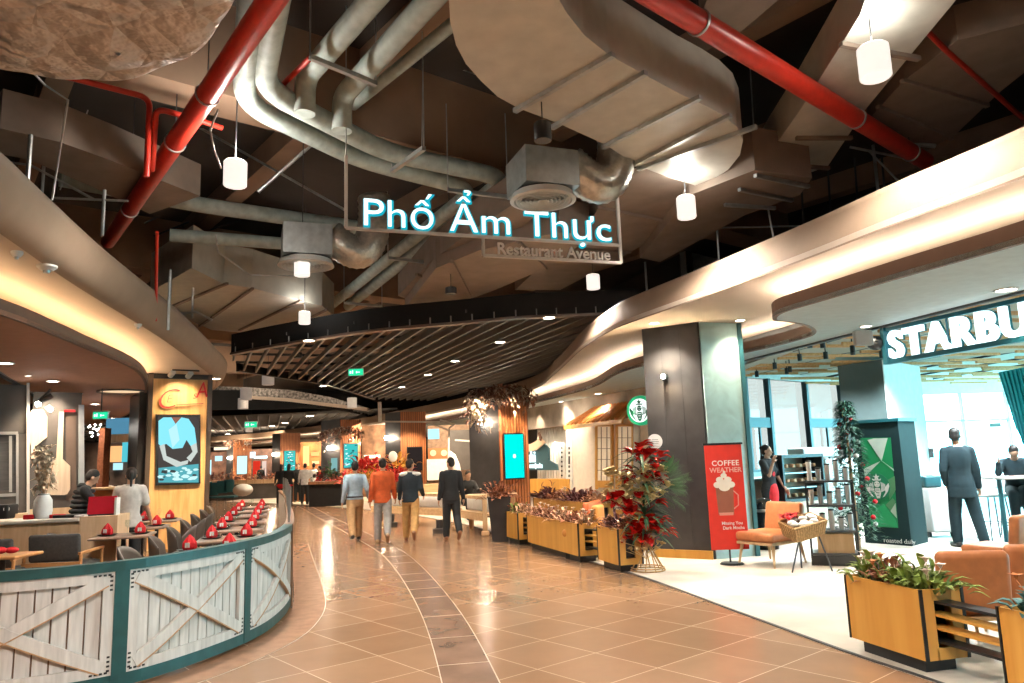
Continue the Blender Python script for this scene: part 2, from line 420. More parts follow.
# ================================================================== ROOM SHELL
def smooth2(P, n=6): return [(p.x, p.y) for p in curve([(a, b, 0) for a, b in P], n)]
XL, XR, Y0, Y1, ZS = -36, 24, -7, 78, 6.9
struct(MB().box(((XL + XR) / 2, (Y0 + Y1) / 2, -.15), (XR - XL, Y1 - Y0, .3)).build('floor', M_TILE))
struct(MB().box(((XL + XR) / 2, (Y0 + Y1) / 2, ZS + .15), (XR - XL, Y1 - Y0, .3)).build('ceiling', M_SLAB))
M_FARW = mat('far_wall', (.035, .03, .028), .8)
struct(MB().box((XL - .15, (Y0 + Y1) / 2, ZS / 2), (.3, Y1 - Y0, ZS)).build('wall_left', M_FARW))
struct(MB().box(((XL + XR) / 2, Y0 - .15, ZS / 2), (XR - XL, .3, ZS)).build('wall_back', M_FARW))
struct(MB().box(((XL + XR) / 2, Y1 + .15, ZS / 2), (XR - XL, .3, ZS)).build('wall_far', M_FARW))
struct(MB().box((XR + .15, (Y0 + Y1) / 2, ZS / 2), (.3, Y1 - Y0, ZS)).build('wall_right', M_FARW))

# shop floor on the right and its dark metal edge
BND = smooth2([(3.35, 3.3), (2.95, 4.6), (2.78, 5.32), (2.53, 6.15), (2.14, 7.76), (1.57, 10.09), (.68, 12.81), (-.39, 16.09), (-1.6, 19.5), (-4.5, 25), (-9, 31), (-14, 36)])
struct(MB().prism(BND + [(-14, 60), (XR - .01, 60), (XR - .01, 3.3)], .0, .006).build('floor_shop', M_CONC))
struct(MB().wall(BND, .0, .011, .035, -1).build('trim_1', M_DGREY))
# the dark curved band through the tiles
BL = smooth2([(-.2, 3.0), (-.59, 5.7), (-1.13, 8.52), (-2.04, 12.17), (-3.0, 15.1), (-5.9, 22.6), (-8.7, 29.9), (-11.6, 36)])
BR = offset(BL, -.40)
mb = MB()
for i in range(len(BL) - 1): mb.add([(BL[i][0], BL[i][1], .003), (BR[i].x, BR[i].y, .003), (BR[i + 1].x, BR[i + 1].y, .003), (BL[i + 1][0], BL[i + 1][1], .003)], [(0, 1, 2, 3)])
struct(mb.build('trim_2', M_BAND))
mb = MB(); mb.wall(BL, .003, .0045, .009, 1); mb.wall([(p.x, p.y) for p in BR], .003, .0045, .009, -1)
acc = 0
for i in range(len(BL) - 1):
    acc += (Vector(BL[i + 1]) - Vector(BL[i])).length
    if acc > .62: acc = 0; mb.bar((BL[i][0], BL[i][1], .004), (BR[i].x, BR[i].y, .004), .008, .002)
struct(mb.build('trim_3', M_GROUT))

# ------------------------------------------------------------------ daylight side of the coffee shop
A1, A2 = Z(742, 377.5, 3.6), Z(845, 385.5, 3.6)
dA = Vector((A2.x - A1.x, A2.y - A1.y, 0)).normalized()
WA = A1 - dA * 2.2; WB = A2 + dA * 1.6
struct(MB().wall([(WA.x, WA.y), (WB.x, WB.y)], 0, 1.0, .2, 1).build('wall_shop', M_WHITE))
struct(MB().wall([(WA.x, WA.y), (WB.x, WB.y)], 3.62, ZS, .2, 1).build('wall_shop_upper', M_WHITE))
LA = (WB - WA); LA.z = 0; nA = Vector((-dA.y, dA.x, 0))
def pA(t, z, d=0): return Vector((WA.x, WA.y, 0)) + dA * t + nA * d + Vector((0, 0, z))
wn = 0
M_MULL = mat('mullion', (.05, .075, .085), .4, metal=.3)
ts = [0, 2.2, 2.95, 4.35, 4.45 + .0, 7.0, LA.length]
edges = [(WP(u, 420, A1, A2) - WA).dot(dA) for u in (747, 770, 808, 843)]
xs = [0] + edges + [LA.length]
for i in range(len(xs) - 1):
    a, b = xs[i], xs[i + 1]
    wn += 1
    w = struct(MB().plate([pA(a, 1.0, .1), pA(b, 1.0, .1), pA(b, 3.62, .1), pA(a, 3.62, .1)], nA * .01).build('window_%d' % wn, M_FILM))
    fr = MB()
    fr.bar(pA(b, 1.0), pA(b, 3.62), .13, .16, up=nA)
    if i in (1, 3):
        fr.bar(pA(a, 2.35), pA(b, 2.35), .12, .28); fr.bar(pA((a + b) / 2, 1.0), pA((a + b) / 2, 2.3), .06, .06, up=nA)
    fr.bar(pA(a, 1.02), pA(b, 1.02), .12, .06)
    fr.build('frame', M_MULL if i not in (1, 3) else M_MULL, w)
# glass front with doors, far right
B1 = Vector((WB.x, WB.y, 0)); B2 = Vector((XR, WB.y + 1.2, 0)); dB = (B2 - B1).normalized(); nB = Vector((-dB.y, dB.x, 0)); LB = (B2 - B1).length
def pB(t, z, d=0): return B1 + dB * t + nB * d + Vector((0, 0, z))
struct(MB().wall([(B1.x, B1.y), (B2.x, B2.y)], 3.3, ZS, .2, 1).build('wall_front', M_WHITE))
nb = 7
for i in range(nb):
    a, b = LB * i / nb, LB * (i + 1) / nb; wn += 1
    w = struct(MB().plate([pB(a, .02, .1), pB(b, .02, .1), pB(b, 3.3, .1), pB(a, 3.3, .1)], nB * .012).build('window_%d' % wn, M_FROST))
    f = MB(); f.bar(pB(b, 0), pB(b, 3.3), .07, .12, up=nB); f.bar(pB(a, 2.35), pB(b, 2.35), .08, .07); f.bar(pB(a, .05), pB(b, .05), .1, .1); f.build('frame', M_WHITE, w)
# the shell wall stops at the daylight openings: pull the outer room in
bpy.data.objects.remove(bpy.data.objects['wall_right'])
struct(MB().box((XR + .15, (Y0 + B2.y) / 2, ZS / 2), (.3, B2.y - Y0, ZS)).build('wall_right', M_WHITE))
bpy.data.objects.remove(bpy.data.objects['wall_right'])
struct(MB().box((XR + .15, (Y0 + 3) / 2, ZS / 2), (.3, 3 - Y0, ZS)).build('wall_right', M_WHITE))
struct(MB().box((XR + .15, (B2.y + 3) / 2, (ZS + 3.6) / 2), (.3, B2.y - 3, ZS - 3.6)).build('wall_right_upper', M_WHITE))
for i in range(6):
    a = 3 + (B2.y - 3) * i / 6; b = 3 + (B2.y - 3) * (i + 1) / 6; wn += 1
    w = struct(MB().box((XR + .1, (a + b) / 2, 1.8), (.012, b - a - .06, 3.56)).build('window_%d' % wn, M_FROST)); f = MB(); f.box((XR + .1, b, 1.8), (.12, .07, 3.6)); f.box((XR + .1, (a + b) / 2, 2.4), (.08, b - a, .06)); f.build('frame', M_WHITE, w)
PW = WA + Vector((0, 0, 0))
# wall that closes the mall behind the shop: from the window wall's left end back to the far wall
struct(MB().wall([(PW.x, PW.y), (PW.x - 9.5, PW.y + 28), (PW.x - 9.5, Y1)], 0, ZS, .2, -1).build('wall_side', M_FARW))
# cut floor/ceiling to the building: outdoors beyond the glass is open sky
for nme, z0, z1, m in (('floor', -.3, 0, M_TILE), ('ceiling', ZS, ZS + .3, M_SLAB)):
    bpy.data.objects.remove(bpy.data.objects[nme])
    struct(MB().prism([(XL, Y0), (XR, Y0), (XR, B2.y + .2), (B1.x, B1.y + .2), (PW.x, PW.y + .1), (PW.x - 9.4, PW.y + 28), (PW.x - 9.4, Y1), (XL, Y1)], z0, z1).build(nme, m))
bpy.data.objects.remove(bpy.data.objects['floor_shop'])
struct(MB().prism(BND + [(-14, 58), (PW.x - 9.6, 58), (PW.x - 9.6, PW.y + 28), (PW.x - .1, PW.y + .05), (B1.x, B1.y + .05), (XR - .01, B2.y), (XR - .01, 3.3)], .0, .006).build('floor_shop', M_CONC))
# plaza outside the glass
struct(MB().box((18, 48, -.35), (60, 50, .1)).build('ground', mat('plaza', (.6, .62, .62), .8)))
def portal(c, w, h, aim):
    o = light('AREA', c, 1, size=w, sy=h, aim=aim); o.name = 'window_portal'; o.data.cycles.is_portal = True
portal(pA(LA.length / 2, 2.3, .0), LA.length, 2.7, pA(LA.length / 2, 2.3, -5))
portal(pB(LB / 2, 1.7, .0), LB, 3.3, pB(LB / 2, 1.7, -5))
portal(Vector((XR - .02, (B2.y + 3) / 2, 1.8)), B2.y - 3, 3.5, Vector((0, (B2.y + 3) / 2, 1.8)))

# ------------------------------------------------------------------ curved soffits
ORR = smooth2([(6.2, -3), (5.3, 0), (4.75, 2.4), (4.3, 4.1), (3.95, 5.4), (3.51, 6.58), (3.13, 7.75), (2.31, 9.93), (1.92, 10.9), (1.60, 11.9), (1.30, 14.05), (1.02, 17.86), (.5, 22.3), (-1.6, 28), (-4.8, 34), (-9.5, 42), (-16, 51), (-26, 60)])
LIPR = smooth2([(6.6, -3), (5.75, 0), (5.2, 2.4), (4.6, 4.6), (4.26, 5.94), (3.85, 7.0), (3.43, 8.19), (3.24, 8.8), (3.34, 9.3), (3.62, 9.5), (3.96, 9.83), (4.28, 10.4), (4.34, 10.95), (4.1, 11.9), (3.7, 12.7), (3.0, 13.2), (2.5, 13.6), (2.1, 15.0), (1.89, 17.77), (1.2, 20.5), (-.4, 25.5), (-3, 31.5), (-7, 39.5), (-13, 48), (-24, 58)], 5)
TRIM = [(11, -3), (8.6, 2.5), (7.2, 5.0), (5.6, 7.92), (4.22, 13.4)]
H1, H2 = 3.6, 3.22
FAR = [(-26, 62), (-14, 58), (3, 36), (8, 22), (8.4, 21)]
def fascia(line, z0, z1, side, name, bulge=.12, start=None):
    mb = MB(); n = 8; rows = []
    L0 = [Vector((p[0], p[1], 0)) for p in line]
    for k in range(n + 1):
        t = k / n; off = bulge * (1 - math.cos(t * PI)) * .5 * side; zz_ = z0 + (z1 - z0) * t
        if start is not None: off = (start + (bulge - start) * math.sin(t * PI / 2)) * side; zz_ = z0 + (z1 - z0) * (1 - math.cos(t * PI / 2))
        O = offset(L0, off); rows.append([(p.x, p.y, zz_) for p in O])
    O = offset(L0, (bulge + (.25 if start is None else -.25)) * side); rows.append([(p.x, p.y, z1 + .01) for p in O])
    vs = [p for r_ in rows for p in r_]; w = len(line); fs = []
    for i in range(len(rows) - 1):
        for j in range(w - 1): fs.append((i * w + j, i * w + j + 1, (i + 1) * w + j + 1, (i + 1) * w + j))
    mb.add(vs, fs); return struct(mb.build(name, M_FASCIA, smooth=True))
def wallline(zz): return zz
# right side: upper plate, its fascia, lower plate, lip and cove light
struct(MB().prism(ORR + [(-26, 64), (4.0, 44), (PW.x - .5, PW.y), (8.2, 20.4), (16, 12), (22, 5), (22, -3)], H1, H1 + .06).build('soffit_right', M_SOFFIT))
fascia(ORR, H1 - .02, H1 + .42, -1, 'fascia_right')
struct(MB().prism(LIPR + [(-22, 62), (2.2, 44), (5.2, 23), (4.22, 13.4), (5.6, 7.92), (7.2, 5.0), (8.6, 2.5), (11, -3)], H2, H2 + .05).build('lower_soffit_right', mat('cool_white_plaster', (.66, .74, .74), .6)))  # cyan light from the shop side is put into this plaster colour
struct(MB().wall(LIPR, H2 - .002, H2 + .18, .05, -1).build('lip_right', M_LIP))
struct(MB().wall([(p.x, p.y) for p in offset(LIPR, -.14)], H2 + .14, H2 + .165, .03, -1).build('cove_light_right', M_LEDR))
struct(MB().wall([(11, -3), (8.6, 2.5), (7.2, 5.0), (5.6, 7.92), (4.22, 13.4), (5.2, 18)][::-1], H2 - .03, H1, .06, 1).build('trim_4', M_DGREY))
# left side
OLL = smooth2([(-5.2, -3), (-4.2, 0), (-3.75, 2.4), (-3.6, 3.8), (-3.66, 5.09), (-3.9, 6.13), (-4.34, 7.95), (-5.0, 11.2), (-5.75, 14.27), (-6.25, 16.2), (-6.75, 17.7), (-7.7, 19.6), (-9.5, 22.0), (-12.5, 25.5), (-17, 29)], 6)
LIPL = smooth2([(-7.0, -3), (-5.9, 0), (-5.3, 2.5), (-5.1, 5), (-5.19, 7.36), (-5.4, 8.61), (-5.57, 9.45), (-6.12, 11.94), (-7.25, 14.6), (-8.7, 17.2), (-10.4, 20.2), (-13, 24), (-16.4, 27.6)], 6)
struct(MB().prism([(p.x, p.y) for p in offset(OLL, .37)] + [(-17.5, 29), (-15, 26), (-11.2, 18), (-8.2, 11.4), (-8.6, 6), (-9.6, -3)], H1, H1 + .06).build('soffit_left', M_SOFFIT))
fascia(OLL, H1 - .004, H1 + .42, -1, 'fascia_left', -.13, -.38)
M_SOFL = mat('lower_soffit_brown', (.44, .25, .17), .7)
struct(MB().prism(LIPL + [(-17, 28), (-15, 26), (-11.2, 18), (-8, 11.4), (-8.5, 6), (-9.5, -3)], H2, H2 + .05).build('lower_soffit_left', M_SOFL))
struct(MB().wall(LIPL, H2 - .002, H2 + .16, .05, 1).build('lip_left', M_LIP))
struct(MB().wall([(p.x, p.y) for p in offset(LIPL, .14)], H2 + .12, H2 + .145, .03, 1).build('cove_light_left', M_LED))

# ------------------------------------------------------------------ concrete beams under the slab
mb = MB()
b0, b1 = Z(280, 49, 6.55), Z(520, 126, 6.55)
db = (b1 - b0); db.z = 0; db.normalize(); nb_ = Vector((-db.y, db.x, 0))
for k, (dd, z0) in enumerate(((0, 5.78), (8.4, 5.78), (16.8, 5.78), (25, 5.78), (34, 5.78), (44, 5.78))):
    p = b0 + nb_ * dd; p.z = (z0 + ZS) / 2
    MB().box(p + nb_ * .3 - db * 2, (26, .6, ZS - z0), rz=math.atan2(db.y, db.x)).build('beam', M_BEAM)['kind'] = 'structure'
    mb = MB()
for k in range(-3, 5):
    p = b0 + db * (k * 3.2 - 2) + nb_ * 14; p.z = ZS - .2
    MB().box(p, (.3, 46, .4), rz=math.atan2(nb_.y, nb_.x) - PI / 2).build('joist', M_BEAM)['kind'] = 'structure'

# ------------------------------------------------------------------ black slatted canopy
HC = 4.2
FR = [Z(u, v, HC) for u, v in ((231, 354), (262, 348), (322, 338), (380, 330), (460, 323), (522, 317.6), (585, 315), (640, 313))]
FR = [Vector((p.x, p.y, 0)) for p in FR]
BK = [Z(u, v, HC) for u, v in ((236, 371.5), (284, 379), (323, 385), (352, 393))] + [Vector((-5.9, 31.0, HC))]
BK = [Vector((p.x, p.y, 0)) for p in BK]
FRc = curve([(p.x, p.y, 0) for p in FR], 6); BKc = curve([(p.x, p.y, 0) for p in BK], 6)
canopy = thing('slatted_canopy', 'black curved canopy of thin slats hung over the walkway', 'canopy', (0, 22, HC))
canopy['kind'] = 'structure'
MB().wall([(p.x, p.y) for p in FRc], HC + .03, HC + .46, .12, 1).build('fascia_beam', mat('matte_black', (.010, .011, .012), .85, spec=.2), canopy)
MB().wall([(p.x, p.y) for p in offset([(p.x, p.y) for p in FRc], -.03)], HC - .02, HC + .03, .16, 1).build('edge_rail', mat('bronze_rail', (.16, .12, .10), .35, metal=.6), canopy)
MB().wall([(p.x, p.y) for p in BKc], HC, HC + .22, .10, -1).build('rear_rail', M_BLACK, canopy)
poly = [p for p in FRc] + [Vector((1.9, 15, 0)), Vector((1.4, 22, 0)), Vector((-.6, 27.5, 0)), Vector((-3.8, 33, 0))] + BKc[::-1]
ax = Vector((math.sin(-.395), math.cos(-.395), 0)); nx = Vector((ax.y, -ax.x, 0))
def inter(poly, c):
    """where the line nx.p = c crosses the polygon, as distances along ax"""
    out = []
    for i in range(len(poly)):
        a, b = poly[i], poly[(i + 1) % len(poly)]; da, db_ = a.dot(nx) - c, b.dot(nx) - c
        if (da < 0) != (db_ < 0): t = da / (da - db_); out.append((a + (b - a) * t).dot(ax))
    return sorted(out)
cs = [p.dot(nx) for p in poly]; c = min(cs) + .1; slats = MB(); tops = MB()
while c < max(cs):
    q = inter(poly, c)
    for a, b in zip(q[::2], q[1::2]):
        if b - a > .3: slats.bar(nx * c + ax * a + Vector((0, 0, HC + .09)), nx * c + ax * b + Vector((0, 0, HC + .09)), .045, .13)
    c += .34
slats.build('slats', mat('slat_paint', (.20, .20, .195), .4, metal=.2), canopy)
c0 = min(p.dot(ax) for p in poly)
while c0 < max(p.dot(ax) for p in poly):
    out = []
    for i in range(len(poly)):
        a, b = poly[i], poly[(i + 1) % len(poly)]; da, db_ = a.dot(ax) - c0, b.dot(ax) - c0
        if (da < 0) != (db_ < 0): t = da / (da - db_); out.append((a + (b - a) * t).dot(nx))
    out.sort()
    for a, b in zip(out[::2], out[1::2]): tops.bar(ax * c0 + nx * a + Vector((0, 0, HC + .22)), ax * c0 + nx * b + Vector((0, 0, HC + .22)), .05, .06)
    c0 += 1.6
tops.build('carrier_rails', M_BLACK, canopy)
# second canopy, further along, with a crossed grid
c2 = thing('grid_canopy', 'dark lattice canopy over the far end of the walkway', 'canopy', (-18, 45, HC)); c2['kind'] = 'structure'
g = MB()
P2 = [Z(u, v, HC) for u, v in ((205, 410), (262, 409.5), (330, 409), (378, 418))]; P2 = [Vector((p.x, p.y, 0)) for p in P2]
MB().wall([(p.x, p.y) for p in curve(P2, 5)], HC, HC + .9, .15, 1).build('fascia_beam', MATS['matte_black'], c2)
for k in range(46):
    x = -34 + k * .62
    g.bar((x, 39 + max(0, (-8 - x)) * .02, HC + .06), (x - 9, 66, HC + .06), .05, .1)
for k in range(34):
    y = 39.5 + k * .8; g.bar((-35, y + 3, HC + .1), (-6 - k * .35, y - 1.5, HC + .1), .05, .08)
g.build('grid', mat('grid_paint', (.16, .16, .16), .5), c2)
# ================================================================== OVERHEAD SERVICES
def pxpoly(pts, z): return [Z(u, v, z) for u, v in pts]
def rods(mb, p, z1=ZS, r=.006): mb.cyl(p, (p.x, p.y, z1), r, 6)
# red sprinkler mains
def main_pipe(p0, p1, r, label, cuts, name='sprinkler_pipe'):
    t = thing(name, label, 'pipe', p0)
    MB().tube([p0 + (p1 - p0) * (i / 8) for i in range(9)], r, 20).build('pipe', M_RED, t, 'auto')
    for c in cuts:
        q = p0 + (p1 - p0) * c; d = (p1 - p0).normalized()
        MB().cyl(q - d * .012, q + d * .012, r * 1.12, 20).build('clamp', M_STEEL, t, 'auto')
        h = MB(); rods(h, q + Vector((0, 0, r)), ZS); h.build('hanger_rod', M_DGREY, t)
    return t
ZP = 5.2
main_pipe(Z(302, -45, ZP), Z(108, 242, ZP), .105, 'thick red sprinkler pipe crossing the upper left of the ceiling void', (.3, .46, .78))
main_pipe(Z(560, -62, ZP), Z(925, 161, ZP), .105, 'thick red sprinkler pipe crossing the upper right of the ceiling void', (.25, .70, .93))
ZT = 5.6
t = MB().tube(bend([Z(-60, 50, ZT), Z(52, 73, ZT), Z(150, 98, ZT), Z(150, 98, ZT) + Vector((0, 0, -.9))], .12), .032, 12).build('branch_pipe', M_RED, None, 'auto')
tag(t, 'thin dark red branch pipe under the quilted duct at upper left', 'pipe')
t = MB().tube(bend([Z(152, 170, 5.0), Z(156, 108, 5.4), Z(205, 122, 5.4), Z(222, 128, 5.4)], .12), .032, 12).build('branch_pipe', M_RED, None, 'auto')
tag(t, 'thin red elbow pipe tucked behind the thick left sprinkler pipe', 'pipe')
t = MB().tube([Z(270, 97, 5.7), Z(310, 58, 5.7)], .03, 12).build('branch_pipe', M_RED, None, 'auto')
tag(t, 'short red pipe stub beside the twin grey pipe bends', 'pipe')
t = MB().tube([Z(875, -20, 5.4), Z(948, 52, 5.4), Z(1045, 138, 5.4)], .028, 12).build('branch_pipe', M_RED, None, 'auto')
tag(t, 'thin red pipe running down behind the bright right pendant lamp', 'pipe')
t = MB().tube([Z(157, 232, 4.6), Z(157, 286, 4.2) + Vector((0, 0, -.5))], .022, 10).build('branch_pipe', M_RED, None, 'auto')
tag(t, 'thin vertical red drop pipe behind the left curved soffit', 'pipe')

# grey lagged pipes
def lagged(path, r, label, el=.42, n=18):
    pts = bend(path, el, 7)
    return tag(MB().tube(pts, r, n).build('lagged_pipe', M_PIPE, None, 'auto'), label, 'pipe')
ZG = 5.52
lagged([Z(281, -30, ZG), Z(262, 88, ZG), Z(385, 152, ZG), Z(507, 178, ZG), Z(348, 306, ZG)], .12, 'upper of the two thick grey lagged pipes that bend twice behind the sign')
lagged([Z(254, -45, ZG - .02), Z(243, 103, ZG - .02), Z(360, 160, ZG - .02), Z(474, 190, ZG - .02), Z(330, 306, ZG - .02)], .112, 'lower of the two thick grey lagged pipes that bend twice behind the sign')
lagged([Z(402, -35, 5.8), Z(305, 78, 5.8), Z(305, 78, 5.8) + Vector((0, 0, -.42))], .115, 'grey lagged pipe dropping down at left of the twin overhead pipes', .3)
lagged([Z(462, -35, 5.8), Z(342, 97, 5.8), Z(342, 97, 5.8) + Vector((0, 0, -.42))], .115, 'grey lagged pipe dropping down at right of the twin overhead pipes', .3)
lagged([Z(470, 10, 6.1), Z(352, 106, 6.1)], .07, 'thin brown pipe slanting beside the twin overhead pipes')
lagged([Z(60, 178, 5.6), Z(200, 205, 5.6), Z(360, 228, 5.6)], .12, 'long dim pipe running across behind the left pendant lamps')
lagged([Z(170, 235, 5.2), Z(345, 248, 5.2)], .10, 'dim horizontal pipe at the back of the ceiling void left of the sign')
# strut brackets that carry the pipes
def strut(p, q, label, rise=(1.2, 1.2)):
    t = thing('pipe_bracket', label, 'bracket', (p + q) / 2)
    MB().bar(p, q, .05, .05).build('channel', M_STEEL, t)
    for e, r_ in ((p, rise[0]), (q, rise[1])):
        h = MB(); h.cyl(e, (e.x, e.y, min(ZS, e.z + r_)), .009, 6); h.build('threaded_rod', M_STEEL, t)
strut(Z(310, 57, 5.62), Z(376, 84, 5.62), 'steel bracket under the two dropping grey pipes')
strut(Z(392, 171, 5.08), Z(424, 148, 5.08), 'steel bracket under the long run of the twin bent pipes', (0.1, 2.2))
strut(Z(448, 190, 5.08), Z(508, 197, 5.08), 'steel bracket at the second bend of the grey pipes')
strut(Z(388, 258, 5.08), Z(432, 263, 5.08), 'steel bracket on the far run of the grey pipes')
strut(Z(344, 303, 5.08), Z(382, 306, 5.08), 'steel bracket where the grey pipes vanish above the canopy')

# rectangular ducts: outline read on the underside plane, real height above it
def rduct(name, pts, z, h, label, m, ribs=(), ribm=None):
    t = thing(name, label, 'duct', sum((Z(u, v, z) for u, v in pts), Vector()) / len(pts))
    MB().prism([(p.x, p.y) for p in pxpoly(pts, z)], z, z + h).build('casing', m, t)
    for (a, b) in ribs:
        p, q = Z(*a, z - .02), Z(*b, z - .02); d = (q - p).normalized() * .05
        MB().bar(p - d, q + d, .05, .045).build('flange', ribm or M_STEEL, t)
    return t
near = [(520, -70), (548, -20), (566, 12), (584, 35), (609, 55), (645, 75), (680, 94), (706, 106), (724, 116), (737, 127), (743, 140), (740, 155), (728, 170), (700, 187)]
far = [(668, 177), (636, 165), (606, 145), (560, 124), (518, 108), (498, 97), (481, 81), (466, 64), (456, 45), (450, 20), (446, -70)]
rduct('supply_duct', near + far, 5.0, .62, 'large pale supply duct that sweeps in a curve above the sign', M_DUCT,
      [((518, 109), (609, 57)), ((555, 126), (642, 75)), ((606, 146), (697, 99)), ((637, 163), (727, 117)), ((641, 168), (752, 128))])
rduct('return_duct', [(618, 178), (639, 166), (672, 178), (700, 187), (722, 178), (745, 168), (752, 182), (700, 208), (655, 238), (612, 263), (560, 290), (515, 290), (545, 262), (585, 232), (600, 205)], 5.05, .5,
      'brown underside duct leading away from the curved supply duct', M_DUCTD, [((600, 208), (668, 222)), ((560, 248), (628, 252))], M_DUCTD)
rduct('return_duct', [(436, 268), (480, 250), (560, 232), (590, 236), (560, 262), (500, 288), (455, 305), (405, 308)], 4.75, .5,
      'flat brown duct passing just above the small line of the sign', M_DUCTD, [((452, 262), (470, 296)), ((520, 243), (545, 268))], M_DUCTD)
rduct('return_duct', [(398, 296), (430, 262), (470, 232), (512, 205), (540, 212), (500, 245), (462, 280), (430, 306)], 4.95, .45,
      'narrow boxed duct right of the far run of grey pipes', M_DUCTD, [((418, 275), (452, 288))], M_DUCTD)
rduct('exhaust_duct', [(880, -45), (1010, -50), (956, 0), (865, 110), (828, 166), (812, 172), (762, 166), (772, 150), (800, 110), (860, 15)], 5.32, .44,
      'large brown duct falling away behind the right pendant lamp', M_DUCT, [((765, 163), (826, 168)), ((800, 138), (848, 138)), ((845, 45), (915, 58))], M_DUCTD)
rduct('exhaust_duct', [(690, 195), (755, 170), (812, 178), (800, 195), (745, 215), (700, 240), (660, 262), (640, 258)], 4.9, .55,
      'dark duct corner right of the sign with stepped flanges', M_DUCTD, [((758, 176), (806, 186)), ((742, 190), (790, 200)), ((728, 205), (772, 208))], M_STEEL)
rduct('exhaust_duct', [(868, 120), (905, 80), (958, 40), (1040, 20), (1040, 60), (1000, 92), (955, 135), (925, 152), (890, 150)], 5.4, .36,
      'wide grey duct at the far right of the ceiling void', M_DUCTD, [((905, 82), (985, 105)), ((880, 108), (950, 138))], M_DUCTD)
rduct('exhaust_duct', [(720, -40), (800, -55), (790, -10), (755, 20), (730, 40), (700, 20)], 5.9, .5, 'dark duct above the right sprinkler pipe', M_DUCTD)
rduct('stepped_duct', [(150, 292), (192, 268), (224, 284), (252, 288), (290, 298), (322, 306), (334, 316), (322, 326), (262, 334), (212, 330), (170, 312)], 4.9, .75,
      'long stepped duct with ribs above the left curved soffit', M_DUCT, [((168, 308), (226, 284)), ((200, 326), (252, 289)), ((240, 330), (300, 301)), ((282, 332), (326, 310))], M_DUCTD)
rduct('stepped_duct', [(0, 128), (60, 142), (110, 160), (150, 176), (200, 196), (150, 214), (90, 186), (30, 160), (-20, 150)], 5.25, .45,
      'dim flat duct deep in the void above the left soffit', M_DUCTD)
# big quilted foil duct, upper left
q = thing('quilted_duct', 'big round duct wrapped in quilted foil at the top left corner', 'duct', Z(110, -40, 4.7))
outl = [(-90, 40), (-30, 55), (20, 63), (60, 68), (104, 69), (145, 64), (180, 50), (208, 32), (226, 12), (246, -20), (262, -70), (-90, -120)]
P = curve([(p.x, p.y, 0) for p in pxpoly(outl, 4.75)] , 9)
mb = MB(); rows = []
cc = sum((Vector((p.x, p.y, 0)) for p in P), Vector()) / len(P)
RW = [(.02 + .85 * i / 17, 4.60 + .03 * (i / 17) ** 4) for i in range(18)] + [(.93, 4.66), (.98, 4.75), (1.0, 4.86), (1.0, 5.1), (.97, 5.3), (.9, 5.4)]
for k, (s_, z) in enumerate(RW):
    for j, p in enumerate(P):
        w = cc + (Vector((p.x, p.y, 0)) - cc) * s_
        b = abs(math.sin(w.x * 5.2 + w.y * .8)) * abs(math.sin(w.y * 4.2)) * .05 if k < len(RW) - 5 else 0
        mb.v.append(Vector((w.x, w.y, z - b)))
n_ = len(P)
for k in range(len(RW) - 1):
    for j in range(n_): mb.f.append((k * n_ + j, k * n_ + (j + 1) % n_, (k + 1) * n_ + (j + 1) % n_, (k + 1) * n_ + j)); mb.m.append(0)
mb.f.append(tuple(range(n_))); mb.m.append(0)
mb.build('quilted_skin', M_QUILT, q, True)
# ceiling diffusers with flexible duct
def diffuser(c, s, rz, label, flexdir, louvres=6):
    t = thing('air_diffuser', label, 'air diffuser', c)
    b = MB().box(c + Vector((0, 0, s * .55)), (s * 1.15, s * 1.15, s * .75), rz=rz); b.build('plenum_box', M_STEEL, t)
    MB().lathe([(s * .62, .14 * s), (s * .68, .0), (s * .60, -.02 * s), (s * .58, .05 * s)], c, 36).build('rim', mat('diffuser_rim', (.74, .76, .74), .45), t, 'auto')
    l = MB()
    for k in range(louvres):
        r_ = s * (.52 - .085 * k); l.lathe([(r_, .05 * s), (r_ + .035 * s, -.01 * s), (r_ + .02 * s, -.015 * s), (r_ - .015 * s, .045 * s)], c, 36)
    l.build('louvre_rings', mat('diffuser_louvre', (.66, .70, .68), .4), t, 'auto')
    MB().lathe([(s * .6, .16 * s), (.0001, .16 * s)], c, 30).build('backing', M_BLACK, t)
    fx = MB(); pts = []; rs = []
    d = Vector(flexdir).normalized()
    for i in range(41):
        a = i / 40; p = c + Vector((0, 0, s * .5)) + d * (s * (.55 + 1.15 * math.sin(a * PI * .55))) + Vector((0, 0, s * (.35 - .9 * math.sin(a * PI)))) + Vector((0, 0, s * 1.1 * a))
        pts.append(p); rs.append(s * (.40 + (.025 if i % 2 else 0)))
    fx.tube(pts, rs, 18).build('flexible_duct', mat('foil_flex', (.62, .60, .54), .3, metal=.8, noise_=.2, scale=14, bump=.4), t, True)
diffuser(Z(543, 201, 4.5), .56, R(20), 'round louvred diffuser and foil flex duct behind the letter T of the sign', (1, .25, 0))
diffuser(Z(306, 266, 4.6), .62, R(20), 'round louvred diffuser behind the left middle pendant lamp', (1, .4, 0))
